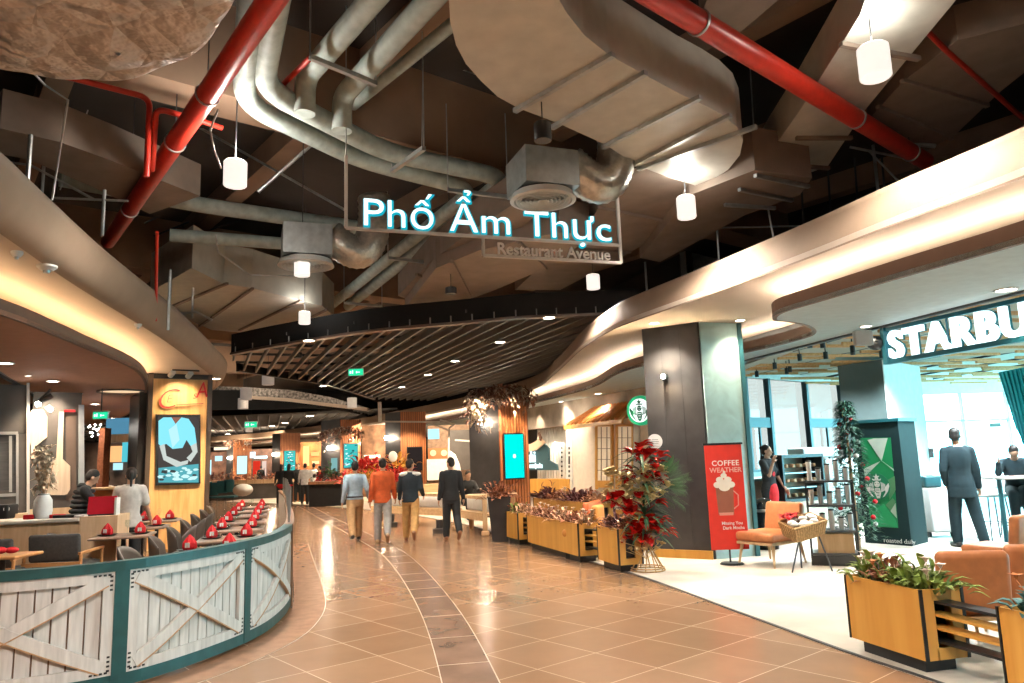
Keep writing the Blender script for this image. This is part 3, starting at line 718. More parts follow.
# thin hangers, rails and struts in the void
def hanger(pts, r, label, name='hanger_strut', m=None, cat='strut'):
    return tag(MB().tube(pts, r, 8).build(name, m or M_STEEL, None, 'auto'), label, cat)
def vrod(u, v0, v1, y, r, label): a = Y(u, v0, y); b = Y(u, v1, y); return hanger([Vector((b.x, b.y, a.z)), b], r, label)
vrod(27, 135, 188, 7.0, .022, 'pale vertical strut above the left end of the left soffit')
vrod(42, 110, 193, 8.5, .018, 'dim vertical strut beside the pale one above the left soffit')
vrod(102, 190, 236, 8.0, .020, 'pale vertical strut right beside the lower end of the left red pipe')
vrod(168, 270, 330, 10.5, .02, 'thin vertical strut above the tapering end of the left soffit')
vrod(192, 288, 318, 12, .02, 'short post with crossbar above the left soffit')
hanger([Y(-10, 160, 8), Y(30, 165, 8), Y(95, 200, 8)], .014, 'sloping thin rail from the left edge above the soffit')
hanger([Y(55, 198, 8), Y(128, 201, 8)], .014, 'level thin rail above the left soffit')
hanger([Y(160, 316, 12), Y(196, 312, 12), Y(212, 320, 12)], .02, 'short crossbar rail above the left soffit tip')
hanger([Y(195, 125, 11), Y(345, 210, 11)], .02, 'long dim diagonal rail behind the left bright pendant')
hanger([Y(258, 192, 11), Y(311, 145, 11)], .03, 'short brown diagonal brace right of the left bright pendant')
hanger([Y(60, 190, 9), Y(88, 110, 9)], .008, 'thin slack rod in the dark upper left void')
hanger([Z(25, 64, 4.9), Z(45, 85, 5.0), Z(68, 100, 4.9), Z(60, 150, 4.6), Z(52, 200, 4.0)], .010, 'pale loose cable hanging below the quilted duct', 'loose_cable', cat='cable')
hanger([Z(218, 110, 5.0), Z(210, 130, 4.9), Z(214, 150, 4.7), Z(221, 168, 4.3)], .010, 'pale cable looping from the left red pipe to the bright pendant', 'loose_cable', cat='cable')
hanger([Z(216, 235, 4.9), Z(218, 252, 4.8), Z(250, 275, 4.8), Z(300, 276, 4.8)], .012, 'slack pale cable across the dark gap left of the middle pendant', 'loose_cable', cat='cable')
hanger([Y(873, 145, 9.5), Y(879, 200, 9.5)], .022, 'pale vertical strut above the right soffit')
hanger([Y(850, 147, 9.5), Y(930, 163, 9.5)], .018, 'level rail behind the tail of the right red pipe')
hanger([Y(868, 150, 9.5), Y(905, 188, 9.5)], .014, 'diagonal brace beside the vertical strut above the right soffit')
hanger([Y(750, 66, 9.5), Y(756, 165, 9.5)], .010, 'thin rod hanging right of the curved supply duct')
hanger([Y(905, 143, 9), Y(935, 146, 9)], .03, 'dark grey rail at the right end of the right red pipe')
hanger([Y(700, 228, 11.2), Y(800, 226, 11.2)], .016, 'thin level rail above the right soffit behind the pendants')
hanger([Y(717, 228, 11.2), Y(719, 262, 11.2)], .016, 'short vertical rod above the right soffit')
hanger([Y(768, 208, 10.2), Y(774, 240, 10.2)], .016, 'slanting rod above the middle of the right soffit')
hanger([Y(645, 262, 13), Y(647, 292, 13)], .02, 'short rod where canopy and right soffit meet')
hanger([Y(430, 48, 9.5), Y(470, 70, 9.5)], .008, 'thin bright wire left of the curved supply duct')
hanger([Y(410, 50, 9.5), Y(440, 62, 9.5), Y(478, 75, 9.5)], .01, 'slack conduit behind the twin grey pipes')
hanger([Y(423, 60, 9.0), Y(422, 150, 9.0)], .009, 'thin vertical rod above the middle of the grey pipes')
for k in range(9):
    u = 30 + k * 23
    a = Y(u, 168 + k * 10, 14 + k); a.z = min(a.z, 6.85); hanger([a, Y(u + 3, 222 + k * 12, 14 + k)], .02, 'dim hanger rod number deep in the left void'.replace(' number', ''), 'hanger_rod', M_DGREY)['group'] = 'hanger rods deep in the left void'
for k in range(6):
    a = Y(10 + k * 36, 250 - k * 9 if k < 3 else 236, 15); b = Y(60 + k * 36, 200 + k * 4, 15)
    hanger([a, b], .02, 'dim diagonal brace deep in the left void', 'diagonal_brace', M_DGREY)['group'] = 'diagonal braces deep in the left void'
for k in range(7):
    u = 800 + k * 27
    a = Y(u, 160 - k * 3, 13); a.z = min(a.z, 6.85); hanger([a, Y(u + 4, 232 - k * 12, 13)], .02, 'dim hanger rod in the dark right void', 'hanger_rod', M_DGREY)['group'] = 'hanger rods in the dark right void'

# pendant cylinder lamps
def pendant(p, r, h, label, power, disc=True):
    """p = centre of the lit underside"""
    t = thing('pendant_lamp', label, 'lamp', p); mat('far_shell', (.7, .68, .64), .5, emit=(1, .9, .8), es=.15)
    sh_ = MB().lathe([(r * .93, 0), (r, .01), (r, h), (r * .9, h + .012), (.001, h + .012)], p, 28).build('shade', (M_SHELL if power else MATS['far_shell']) if disc else M_BLACK, t, 'auto')
    MB().lathe([(.001, .018), (r * .9, .018)], p, 28).build('diffuser', M_LAMPW, sh_)
    MB().cyl(p + Vector((0, 0, h)), (p.x, p.y, ZS), .007, 6).build('suspension_cable', M_DGREY, t)
    if power and disc and 'end of the sign' not in label: light('POINT', p + Vector((0, 0, h + .12)), power * (.06 if power > 200 * LAMP else .022), (1, .94, .84), .12)  # added point light lifts the ceiling void as if the shade leaked upward
    if power: light('SPOT', p + Vector((0, 0, .0)), power, (1, .90, .78), r * .8, angle=150, blend=.9)
    return t
PEND = [((235, 186), 4.55, .12, .26, 'brightly glaring white pendant lamp beside the left red pipe', 260),
        ((302, 276), 4.4, .115, .24, 'white pendant lamp in front of the far louvred diffuser', 220),
        ((304.5, 324), 4.4, .115, .24, 'white pendant lamp just above the black canopy edge at left', 160),
        ((687, 218), 4.45, .115, .26, 'white pendant lamp right of the sign above the right soffit', 160),
        ((593.5, 289), 4.45, .115, .24, 'white pendant lamp right below the end of the sign', 160),
        ((876, 78), 4.75, .13, .28, 'large glaring white pendant lamp at the upper right', 150)]
for (uv, z, r, h, lab, pw) in PEND: pendant(Z(uv[0], uv[1], z), r, h, lab, pw * LAMP)
pendant(Z(543, 141, 4.6), .085, .17, 'small black pendant spotlight under the curved supply duct', 60 * LAMP, False)
pendant(Z(451, 294, 4.4), .10, .10, 'small black bell pendant between sign and canopy', 40 * LAMP, False)
pendant(Z(298, 358, 4.2), .10, .12, 'small black bell pendant under the front of the canopy', 40 * LAMP, False)
for (u, v, z, lab) in ((268, 385, 4.3, 'leftmost upper far pendant under the lattice gap'), (243, 409, 3.9, 'lowest white far pendant left of the canopy'), (246, 400, 3.95, 'white far pendant directly over the lowest one'), (352, 408, 3.9, 'white far pendant under the right end of the canopy edge'), (249, 432, 3.6, 'tiny white pendant below the far exit sign')):
    pendant(Z(u, v, z), .2, .42, lab, 0)
# unseen spot lights behind the camera, over the rest of the walkway, without fixtures
for k, (x, y) in enumerate(((-1.6, 1.2), (1.0, 1.0), (0, -3))):
    light('SPOT', (x, y, 4.6), 200 * LAMP, (1, .90, .80), .1, angle=150, blend=.9)

# ------------------------------------------------------------------ hanging sign
s = thing('hanging_sign', 'lit hanging sign with large cyan white letters on a pale open frame', 'sign', Z(480, 240, 4.2))
pl = Z(344.5, 227.5, 4.2); pr = Z(620, 245, 4.2)
# keep the frame in one vertical plane through pl and pr
fx_ = (pr - pl); fx_.z = 0; Wd = fx_.length; fx_.normalize(); zz = Vector((0, 0, 1))
M_FRAME = mat('sign_frame', (.60, .58, .54), .45)
def onS(u, v): return WP(u, v, pl, pr)
fr = MB()
def seg(a, b, w=.035): fr.bar(a, b, w, w, up=(0, 0, 1) if abs((b - a).normalized().z) < .9 else fx_)
A = onS(346, 228); B = onS(620, 245.5); A.z = B.z = (A.z + B.z) / 2
Btm = onS(622, 263); C_ = onS(483.5, 255.5); Cz = (Btm.z + C_.z) / 2
seg(A, Vector((A.x, A.y, A.z + .85))); seg(A, B); seg(Vector((B.x, B.y, Cz)), Vector((B.x, B.y, A.z + 1.15)))
seg(Vector((C_.x, C_.y, Cz)), Vector((C_.x, C_.y, A.z))); seg(Vector((C_.x, C_.y, Cz)), Vector((B.x, B.y, Cz)))
fr.build('frame', M_FRAME, s)
h = MB(); h.cyl((A.x, A.y, A.z + .8), (A.x, A.y, ZS), .008, 6); h.build('wire', M_STEEL, s)
h = MB(); h.cyl((B.x, B.y, A.z + 1.1), (B.x, B.y, ZS), .008, 6); h.build('wire', M_STEEL, s)
base = onS(361, 226.5); base.z = A.z + .035
lw = (onS(608, 240) - onS(361, 226)).length
o = text('lettering', 'Phố Ẩm Thực', .46, M_LETTER, s, base + Vector((0, -.03, 0)), fx_, zz, .008, .0, bevel=0)
wd_ = max(v.co.dot(Vector((1, 0, 0))) for v in o.data.vertices) - min(v.co.x for v in o.data.vertices)
xs_ = [((world(s) @ v.co) - base).dot(fx_) for v in o.data.vertices]; k = lw / (max(xs_) - min(xs_))
for nm in ('lettering',):
    bpy.data.objects.remove(o)
o = text('lettering', 'Phố Ẩm Thực', .46, M_LETTER, s, base + Vector((.0, -.045, 0)), fx_, zz, .012, -.004, sx=k, bevel=0)
o2 = text('letter_rim', 'Phố Ẩm Thực', .46, M_CYANGLOW, s, base + Vector((.0, 0, 0)), fx_, zz, .022, .009, sx=k)
b2 = onS(497, 257); b2.z = Cz + .03
lw2 = (onS(609, 261) - onS(497, 257)).length
o = text('small_lettering', 'Restaurant Avenue', .2, mat('small_letter', (.84, .80, .76), .5), s, b2, fx_, zz, .012)
xs_ = [((world(s) @ v.co) - b2).dot(fx_) for v in o.data.vertices]; k2 = lw2 / (max(xs_) - min(xs_)); bpy.data.objects.remove(o)
text('small_lettering', 'Restaurant Avenue', .2, MATS['small_letter'], s, b2, fx_, zz, .012, .002, sx=k2)

# ------------------------------------------------------------------ exit signs
M_EXIT = emis('exit_green', (.02, .62, .30), 1.3)
def exitsign(u, v, y, w, label, arrow=1):
    c = Y(u, v, y); t = thing('exit_sign', label, 'exit sign', c)
    ca_ = MB().rbox(c, (w, .05, w * .5), .01).build('case', M_WHITE, t)
    MB().box(c + Vector((0, -.028, -.01)), (w * .94, .006, w * .42)).build('face', M_EXIT, ca_)
    g = MB(); o_ = c + Vector((0, -.035, -.01)); a = w * .1
    g.box(o_ + Vector((-w * .2, 0, 0)), (a * .6, .004, a * 1.8)); g.box(o_ + Vector((-w * .2, 0, a * 1.2)), (a * .5, .004, a * .5))
    g.box(o_ + Vector((w * .15, 0, 0)), (a * 2.4, .004, a * .5)); g.box(o_ + Vector((w * .05, 0, 0)), (a * .6, .004, a * 1.4)); g.box(o_ + Vector((-w * .34, 0, 0)), (a * 1.0, .004, a * 1.6))
    g.build('pictogram', M_LETTER, ca_)
    MB().cyl(c + Vector((0, 0, w * .25)), c + Vector((0, 0, w * .25 + .6)), .01, 6).build('rod', M_DGREY, t)
exitsign(356, 372, 20, .42, 'green exit sign hanging below the slatted canopy')
exitsign(251, 424.5, 36, .62, 'small green exit sign hanging at the far left end')
exitsign(101, 415, 14.5, .30, 'green exit sign above the kitchen entrance at left')

# ------------------------------------------------------------------ downlights in soffits
def downlight(p, r, label, pw=0, col=(1, .82, .62), m=None, ang=110, group=None):
    t = thing('downlight', label, 'downlight', p, group=group)
    MB().lathe([(r * 1.25, 0), (r * 1.2, -.012), (r, -.012), (r * .95, .0)], p, 20).build('trim_ring', M_WHITE, t, 'auto'); t_ = t.children[0]
    MB().lathe([(.001, -.004), (r * .96, -.004)], p, 20).build('lens', m or M_DOWN, t_)
    if pw: light('SPOT', p - Vector((0, 0, .02)), pw * LAMP, col, .06, angle=ang, blend=.7)
# ================================================================== LEFT: FENCE, TABLES, COLUMN, KITCHEN
struct(MB().wall([(-17, 28), (-15, 26), (-11.2, 18), (-8, 11.4), (-8.5, 6), (-9.5, -3)], H2 - .03, H1, .08, -1).build('trim_5', M_DGREY))
FL = curve([(x, y, 0) for x, y in ((-5.6, 5.5), (-4.9, 5.35), (-4.2, 5.32), (-3.55, 5.45), (-3.02, 5.80), (-2.74, 6.3), (-2.53, 7.05), (-2.50, 7.75), (-2.66, 8.8), (-3.15, 10.5), (-4.1, 13.5), (-5.2, 17), (-6.6, 21),)], 14)
cum = [0]
for i in range(1, len(FL)): cum.append(cum[-1] + (FL[i] - FL[i - 1]).length)
def onF(s, z=0, off=0):
    """point on the fence line at arc length s, off = distance towards the walkway"""
    s = max(0, min(s, cum[-1] - .001))
    for i in range(1, len(cum)):
        if cum[i] >= s: break
    t = (s - cum[i - 1]) / (cum[i] - cum[i - 1]); p = FL[i - 1].lerp(FL[i], t); d = (FL[i] - FL[i - 1]).normalized()
    q = p + Vector((d.y, -d.x, 0)) * off; q.z = z; return q
def arcat(x, y):
    return min(range(len(FL)), key=lambda i: (FL[i] - Vector((x, y, 0))).length)
S1, S2, S3 = cum[arcat(-3.02, 5.80)], cum[arcat(-2.53, 7.05)], cum[arcat(-2.66, 8.8)]
S0 = S1 - 1.42
def sheet(mb, corners, off, th, n=8):
    """slab following the fence line; corners = (s, z) of a quad bl br tr tl"""
    bl, br, tr, tl = corners
    for i in range(n):
        t0, t1 = i / n, (i + 1) / n
        def lp(a, b, t): return (a[0] + (b[0] - a[0]) * t, a[1] + (b[1] - a[1]) * t)
        q = [lp(bl, br, t0), lp(bl, br, t1), lp(tl, tr, t1), lp(tl, tr, t0)]
        f = [onF(s, z, off + th) for s, z in q]; b = [onF(s, z, off) for s, z in q]
        fs = [(0, 1, 2, 3), (7, 6, 5, 4), (0, 4, 5, 1), (3, 2, 6, 7)]
        if i == 0: fs.append((0, 3, 7, 4))
        if i == n - 1: fs.append((1, 5, 6, 2))
        mb.add(f + b, fs)
HF = .93
fence = thing('curved_fence', 'curved teal framed fence of whitewashed cross braced panels round the dining area', 'fence', onF(S2))
fr = MB()
sheet(fr, ((S0 - 1.4, HF - .07), (S3 + .02, HF - .07), (S3 + .02, HF), (S0 - 1.4, HF)), -.06, .10, 40)
sheet(fr, ((S0 - 1.4, .03), (S3 + .02, .03), (S3 + .02, .12), (S0 - 1.4, .12)), -.05, .08, 40)
for s_ in (S0, S1, S2): sheet(fr, ((s_ - .05, .03), (s_ + .05, .03), (s_ + .05, HF - .05), (s_ - .05, HF - .05)), -.05, .085, 2)
fr.build('frame', M_TEALF, fence, 'auto')
sheet(fr := MB(), ((S3 - .03, .02), (S3 + .03, .02), (S3 + .03, HF), (S3 - .03, HF)), -.05, .1, 2); fr.build('end_post', M_BROWNR, fence)
for (a, b) in ((S0, S1), (S1, S2), (S2, S3)):
    a += .05; b -= .05 if b != S3 else .03
    zb, zt = .12, HF - .07; w = .075
    p = MB()
    for c in (((a, zb), (b, zb), (b, zb + w), (a, zb + w)), ((a, zt - w), (b, zt - w), (b, zt), (a, zt)), ((a, zb + w), (a + w, zb + w), (a + w, zt - w), (a, zt - w)), ((b - w, zb + w), (b, zb + w), (b, zt - w), (b - w, zt - w))): sheet(p, c, -.005, .03)
    for (c0, c1, o_) in (((a + w * .8, zt - w * .8), (b - w * .8, zb + w * .8), .004), ((a + w * .8, zb + w * .8), (b - w * .8, zt - w * .8), .0)):
        k = .045; dx, dz = c1[0] - c0[0], c1[1] - c0[1]; L = math.hypot(dx, dz); nx_, nz_ = -dz / L * k, dx / L * k
        sheet(p, ((c0[0] - nx_, c0[1] - nz_), (c1[0] - nx_, c1[1] - nz_), (c1[0] + nx_, c1[1] + nz_), (c0[0] + nx_, c0[1] + nz_)), o_, .028, 10)
    np_ = 11; pw = (b - a - 2 * w) / np_
    for i in range(np_):
        s0_ = a + w + i * pw; sheet(p, ((s0_ + .006, zb + w), (s0_ + pw - .006, zb + w), (s0_ + pw - .006, zt - w), (s0_ + .006, zt - w)), -.028, .02, 2)
    pn = p.build('panel', M_WASH, fence)
    e = MB()
    for (c0, c1) in (((a + w * .8, zt - w * .8), (b - w * .8, zb + w * .8)), ((a + w * .8, zb + w * .8), (b - w * .8, zt - w * .8))):
        dx, dz = c1[0] - c0[0], c1[1] - c0[1]; L = math.hypot(dx, dz); nx_, nz_ = -dz / L, dx / L
        sgn = -1 if nz_ > 0 else 1
        for sg in (sgn,):
            q0 = (c0[0] + nx_ * .045 * sg, c0[1] + nz_ * .045 * sg); q1 = (c1[0] + nx_ * .045 * sg, c1[1] + nz_ * .045 * sg); k = .0045
            sheet(e, ((q0[0] - nx_ * k, q0[1] - nz_ * k), (q1[0] - nx_ * k, q1[1] - nz_ * k), (q1[0] + nx_ * k, q1[1] + nz_ * k), (q0[0] + nx_ * k, q0[1] + nz_ * k)), .0, .033, 10)
    e.build('brace_edge', M_RAW, pn)
    d = MB()
    for cs_, cz_, ds, dz_ in ((a, zt, 1, -1), (b, zt, -1, -1), (a, zb, 1, 1), (b, zb, -1, 1)):
        for k in range(4):
            for (s_, z_) in ((cs_ + ds * (.035 + k * .032), cz_ + dz_ * .022), (cs_ + ds * .022, cz_ + dz_ * (.035 + k * .032))):
                sheet(d, ((s_ - .010, z_ - .007), (s_ + .010, z_ - .007), (s_ + .010, z_ + .007), (s_ - .010, z_ + .007)), .02, .0075, 1)
    d.build('corner_marks', M_BLACK, pn)
    bk = MB(); sheet(bk, ((a, zb), (b, zb), (b, zt), (a, zt)), -.045, .006); bk.build('backing', M_BROWNR, pn)
# the fence goes on behind its bend, with a glass screen on top
f2 = thing('far_fence', 'further run of the dining fence edge on beside the walkway', 'fence', onF(S3 + 4))
b = MB(); sheet(b, ((S3 + .04, .03), (cum[-1], .03), (cum[-1], HF - .04), (S3 + .04, HF - .04)), -.04, .06, 60); b.build('boarding', M_WASH, f2)
b = MB(); sheet(b, ((S3 + .04, HF - .04), (cum[-1], HF - .04), (cum[-1], HF), (S3 + .04, HF)), -.06, .10, 60); b.build('cap_rail', M_BROWNR, f2)
M_SCR = glass_mat('screen_glass', (.8, .92, .9), .16)
for k in range(7):
    s_ = S3 + .3 + k * 1.5; g = thing('glass_screen', 'small upright glass screen on the far fence rail', 'glass screen', onF(s_ + .6, HF), group='glass screens on the far fence')
    b = MB(); sheet(b, ((s_, HF + .0), (s_ + 1.1, HF), (s_ + 1.1, HF + .36), (s_, HF + .36)), -.02, .012, 4); b.build('pane', M_SCR, g)
    b = MB()
    for q in (0, 1.1): b.bar(onF(s_ + q, HF, -.014), onF(s_ + q, HF + .38, -.014), .025, .025)
    b.build('clip', M_STEEL, g)
# ring on the floor round the fence
ring = [onF(s_ * .25, 0, .42) for s_ in range(8, int(S3 / .25) + 30)]
struct(MB().wall([(p.x, p.y) for p in ring], .001, .004, .007, 1).build('trim_6', M_GROUT))
mb = MB()
for i in range(8, int(S3 / .25) + 29):
    a_, b_ = onF(i * .25, .002, .05), onF(i * .25 + .25, .002, .05); c_, d_ = onF(i * .25 + .25, .002, .42), onF(i * .25, .002, .42)
    mb.add([a_, d_, c_, b_], [(0, 1, 2, 3)])
struct(mb.build('trim_7', mat('ring_tile', (.34, .19, .115), .25, noise_=.15)))

# ---- tables, chairs, napkins
M_TOP = mat('table_top', (.30, .22, .17), .3, noise_=.2)
M_CHG = mat('moulded_chair', (.10, .085, .075), .45, noise_=.1)
def chair_proto():
    t = thing('bistro_chair', 'x', 'chair')
    MB().rbox((0, 0, .45), (.44, .44, .04), .08).build('seat', M_CHG, t, 'auto')
    b = MB(); rows = 7; cols = 11; vs = []
    for o_ in (0, .018):
        for i in range(rows):
            for j in range(cols):
                a = -1.15 + 2.3 * j / (cols - 1); z = .47 + .36 * i / (rows - 1) * (1 - .35 * abs(a / 1.15) ** 3)
                rr = .235 + o_; vs.append((rr * math.sin(a), -rr * math.cos(a) * 1.0 - .04 * i / rows, z))
    fs = []; n = rows * cols
    for i in range(rows - 1):
        for j in range(cols - 1):
            q = i * cols + j; fs.append((q, q + 1, q + cols + 1, q + cols)); fs.append((n + q, n + q + cols, n + q + cols + 1, n + q + 1))
    for j in range(cols - 1):
        q = (rows - 1) * cols + j; fs.append((q, q + 1, n + q + 1, n + q)); q = j; fs.append((q, n + q, n + q + 1, q + 1))
    b.add(vs, fs).build('backrest', M_CHG, t, True)
    for sx, sy in ((1, 1), (-1, 1), (1, -1), (-1, -1)): MB().cap((.17 * sx, .17 * sy, .44), (.21 * sx, .21 * sy, .012), .016, .011, 8).build('leg', M_BLACK, t)
    return t
def table_proto():
    t = thing('dining_table', 'x', 'table')
    MB().rbox((0, 0, .74), (.72, .72, .03), .02).build('table_top', M_TOP, t, 'auto')
    MB().lathe([(.03, .02), (.03, .70), (.10, .726)], (0, 0, 0), 14).build('pedestal', M_BLACK, t)
    MB().lathe([(.24, 0), (.24, .012), (.05, .03), (.03, .04)], (0, 0, 0), 24).build('foot_plate', M_BLACK, t)
    return t
def napkin_proto():
    t = thing('red_napkin', 'x', 'napkin')
    b = MB(); vs = []; fs = []; n = 12
    prof = [(.052, 0), (.066, .03), (.062, .075), (.035, .12), (.004, .158)]
    for i, (r_, z) in enumerate(prof):
        for k in range(n):
            a = 2 * PI * k / n; rr = r_ * (1 + .16 * (1 if k % 2 else -1)); vs.append((rr * math.cos(a), rr * math.sin(a) * .8, z))
    for i in range(4):
        for k in range(n): fs.append((i * n + k, i * n + (k + 1) % n, (i + 1) * n + (k + 1) % n, (i + 1) * n + k))
    fs.append(tuple(range(n)))
    b.add(vs, fs).build('folded_cloth', M_NAPK, t)
    t_ = t.children[0]; MB().rbox((0, -.056, .055), (.05, .004, .05), .01).build('white_mark', M_WHITE, t_)
    return t
def setting_proto():
    t = thing('dark_plate', 'x', 'plate')
    MB().lathe([(.001, .004), (.08, .004), (.125, .018), (.13, .02), (.09, 0), (.001, 0)], (0, 0, 0), 24).build('plate', M_BLACK, t, 'auto')
    return t
def glass_proto():
    t = thing('wine_glass', 'x', 'glass')
    MB().lathe([(.001, 0), (.032, 0), (.004, .008), (.004, .07), (.03, .10), (.038, .14), (.03, .18)], (0, 0, 0), 14).build('glass', M_GLASS, t, 'auto')
    return t
cp, tp, npk, plp, glp = chair_proto(), table_proto(), napkin_proto(), setting_proto(), glass_proto()
ni = 0
def put_table(x, y, rz, ord_, side):
    if x < -6.0 and y > 13.6 and y < 18.8: return
    where = '%s %s table inside the fence' % (ord_, side)
    dup(tp, (x, y, 0), rz, 'square dark wooden dining table, the ' + where)
    dx, dy = math.cos(rz), math.sin(rz)
    for q, s in ((-1, 'left'), (1, 'right')):
        if side == 'inner' or q < 0:
            dup(cp, (x + dx * q * .62, y + dy * q * .62, 0), rz + (PI / 2 if q > 0 else -PI / 2), 'dark moulded chair %s of the %s' % (s, where))
    for q in (-1, 1):
        px, py = x + dx * q * .2, y + dy * q * .2
        dup(plp, (px, py, .756), rz, 'dark plate under the %s napkin, %s' % ('left' if q < 0 else 'right', where))
        dup(npk, (px, py, .764), rz + rnd.uniform(-.4, .4), 'red folded napkin at the %s, %s' % ('left' if q < 0 else 'right', where))
    dup(glp, (x - dy * .24, y + dx * .24, .756), rz, 'stemmed wine glass on the ' + where)
ORD = ['nearest', 'second', 'third', 'fourth', 'fifth', 'sixth', 'seventh', 'eighth']
for i in range(8):
    s_ = S3 - .75 + i * 1.45
    p = onF(s_, 0, -.72); d = onF(s_ + .1) - onF(s_ - .1); a = math.atan2(d.y, d.x) - PI / 2
    put_table(p.x, p.y, a, ORD[i], 'outer')
    if i > 1:
        p = onF(s_, 0, -2.15); put_table(p.x, p.y, a, ORD[i], 'inner')
    if i > 4:
        p = onF(s_ + .3, 0, -3.6); put_table(p.x, p.y, a, ORD[i], 'innermost')
p = onF(S2 + .3, 0, -1.0)
for o_ in (cp, tp, npk, plp, glp):
    for ch in list(o_.children_recursive): bpy.data.objects.remove(ch)
    bpy.data.objects.remove(o_)

# ---- armchairs by the fence at the far left
M_WARM = wood('armchair_frame', (.50, .24, .09), (.64, .34, .14), .45, 3, 'X')
def armchair(c, w, rz, label, ztop=.86):
    t = thing('dining_armchair', label, 'chair', (c.x, c.y, 0), rz)
    T = Matrix.Translation(Vector((c.x, c.y, 0))) @ Matrix.Rotation(rz, 4, 'Z')
    L = lambda x, y, z: T @ Vector((x, y, z))
    MB().rbox(L(0, .06, ztop - .17), (w, .07, .34), .045, M=Matrix.Rotation(rz, 4, 'Z') @ Matrix.Rotation(.12, 4, 'X')).build('backrest', M_CUSH, t, 'auto')
    MB().rbox(L(0, .36, .44), (w, .52, .10), .04, rz=rz).build('seat', M_CUSH, t, 'auto')
    MB().bar(L(-w / 2 - .04, .0, ztop - .36), L(w / 2 + .04, .0, ztop - .36), .03, .045).build('back_rail', M_WARM, t)
    for sx in (-1, 1):
        MB().bar(L(sx * (w / 2 + .03), -.02, ztop - .24), L(sx * (w / 2 + .03), .56, ztop - .22), .035, .03).build('armrest', M_WARM, t)
        for yy in (.02, .54): MB().cap(L(sx * (w / 2 + .03), yy, ztop - .24), L(sx * (w / 2 + .03), yy, .02), .02, .015, 8).build('leg', M_WARM, t)
    return t
armchair(Z(53, 534.5, .86), .62, .05, 'grey cushioned wooden armchair in front of the oak counter')
armchair(Z(22, 524, .86), .66, .05, 'grey cushioned armchair behind the nearer one at the oak counter')
armchair(Z(-16, 540, .86), .60, .12, 'grey cushioned armchair cut by the left edge of the picture')
for k, (u, v) in enumerate(((16, 533), (3, 555))):
    c = Z(u, v, .74); t = thing('side_table', ('small wooden table between the two grey armchairs', 'small wooden table in the left bottom corner behind the fence')[k], 'table', (c.x, c.y, 0))
    MB().rbox((c.x, c.y, .73), (.6, .5, .035), .03).build('table_top', M_WARM, t, 'auto'); MB().cyl((c.x, c.y, .02), (c.x, c.y, .71), .03, 12).build('pedestal', M_BLACK, t); MB().cyl((c.x, c.y, 0), (c.x, c.y, .02), .2, 20).build('foot_plate', M_BLACK, t)
    b = MB().ell((c.x - .05, c.y, .79), (.09, .06, .04)); b.ell((c.x + .06, c.y + .05, .785), (.07, .06, .035)); tag(b.build('red_cloth', M_NAPK, None, True), ('crumpled red cloth on the small table between grey armchairs', 'crumpled red cloth on the table in the left corner')[k], 'cloth')

# ---- counter with red stand
ca, cb = Y(-60, 470, 10.0), Y(120, 470, 10.5)
ca.z = cb.z = 0
dc = (cb - ca).normalized(); ncn = Vector((-dc.y, dc.x, 0)); Lc = (cb - ca).length
ct = thing('reception_counter', 'pale oak counter with the red stand on it, left of the wooden column', 'counter', (ca + cb) / 2)
rzc = math.atan2(dc.y, dc.x)
mid = (WP(80, 515, ca, cb) - ca).dot(dc)
MB().box(ca + dc * (mid / 2) + ncn * .30 + Vector((0, 0, .47)), (mid, .56, .94), rzc).build('low_cabinet', W_PALE, ct)
MB().rbox(ca + dc * ((mid) / 2) + ncn * .3 + Vector((0, 0, .965)), (mid, .66, .05), .015, rzc).build('worktop', mat('stone_top', (.66, .60, .54), .3, noise_=.1), ct)
MB().box(ca + dc * ((mid + Lc) / 2) + ncn * .30 + Vector((0, 0, .50)), (Lc - mid, .62, 1.0), rzc).build('end_cabinet', wood('counter_end', (.66, .44, .26), (.78, .56, .36), .5, 2.5, 'Z'), ct)
rs_ = WP(94, 513, ca, cb); t = thing('menu_stand', 'red slanted stand on the end of the oak counter', 'stand', (rs_.x, rs_.y, 1.0))
MB().box((rs_.x, rs_.y + .2, 1.13), (.36, .04, .26), rzc, M=Matrix.Rotation(rzc, 4, 'Z') @ Matrix.Rotation(-.15, 4, 'X')).build('red_board', mat('red_board', (.50, .012, .03), .4), t)
MB().box((rs_.x + .2, rs_.y + .22, 1.12), (.03, .1, .24)).build('side_menu', M_WHITE, t); MB().box((rs_.x, rs_.y + .22, 1.01), (.36, .14, .02), rzc).build('foot', M_BLACK, t)
# things on the counter
vz = WP(31, 514, ca, cb)
t = thing('vase', 'white vase of dried cream flowers at the left end of the counter', 'vase', (vz.x, vz.y + .25, .99))
MB().lathe([(.001, 0), (.10, 0), (.12, .1), (.11, .25), (.07, .32), (.075, .34), (.065, .34)], (vz.x, vz.y + .25, .99), 22).build('vase_body', M_WHITE, t, 'auto')
b = MB(); r2 = random.Random(3)
for k in range(150):
    h_ = r2.random(); p = Vector((vz.x + r2.gauss(0, .07) - .04 * h_, vz.y + .25 + r2.gauss(0, .06), 1.36 + h_ * .62)); b.leaf(p, (r2.gauss(0, 1), r2.gauss(0, 1), r2.gauss(.3, .7)), (0, 0, 1), .11, .07, .2, 2)
b.build('dried_flowers', mat('dried_cream', (.72, .55, .40), .8, noise_=.4, scale=30), t)
b = MB()
for k in range(9): b.cyl((vz.x + r2.gauss(0, .02), vz.y + .25, 1.2), (vz.x + r2.gauss(-.03, .07), vz.y + .25 + r2.gauss(0, .05), 1.75), .005, 5)
b.build('stems', M_RAW, t)
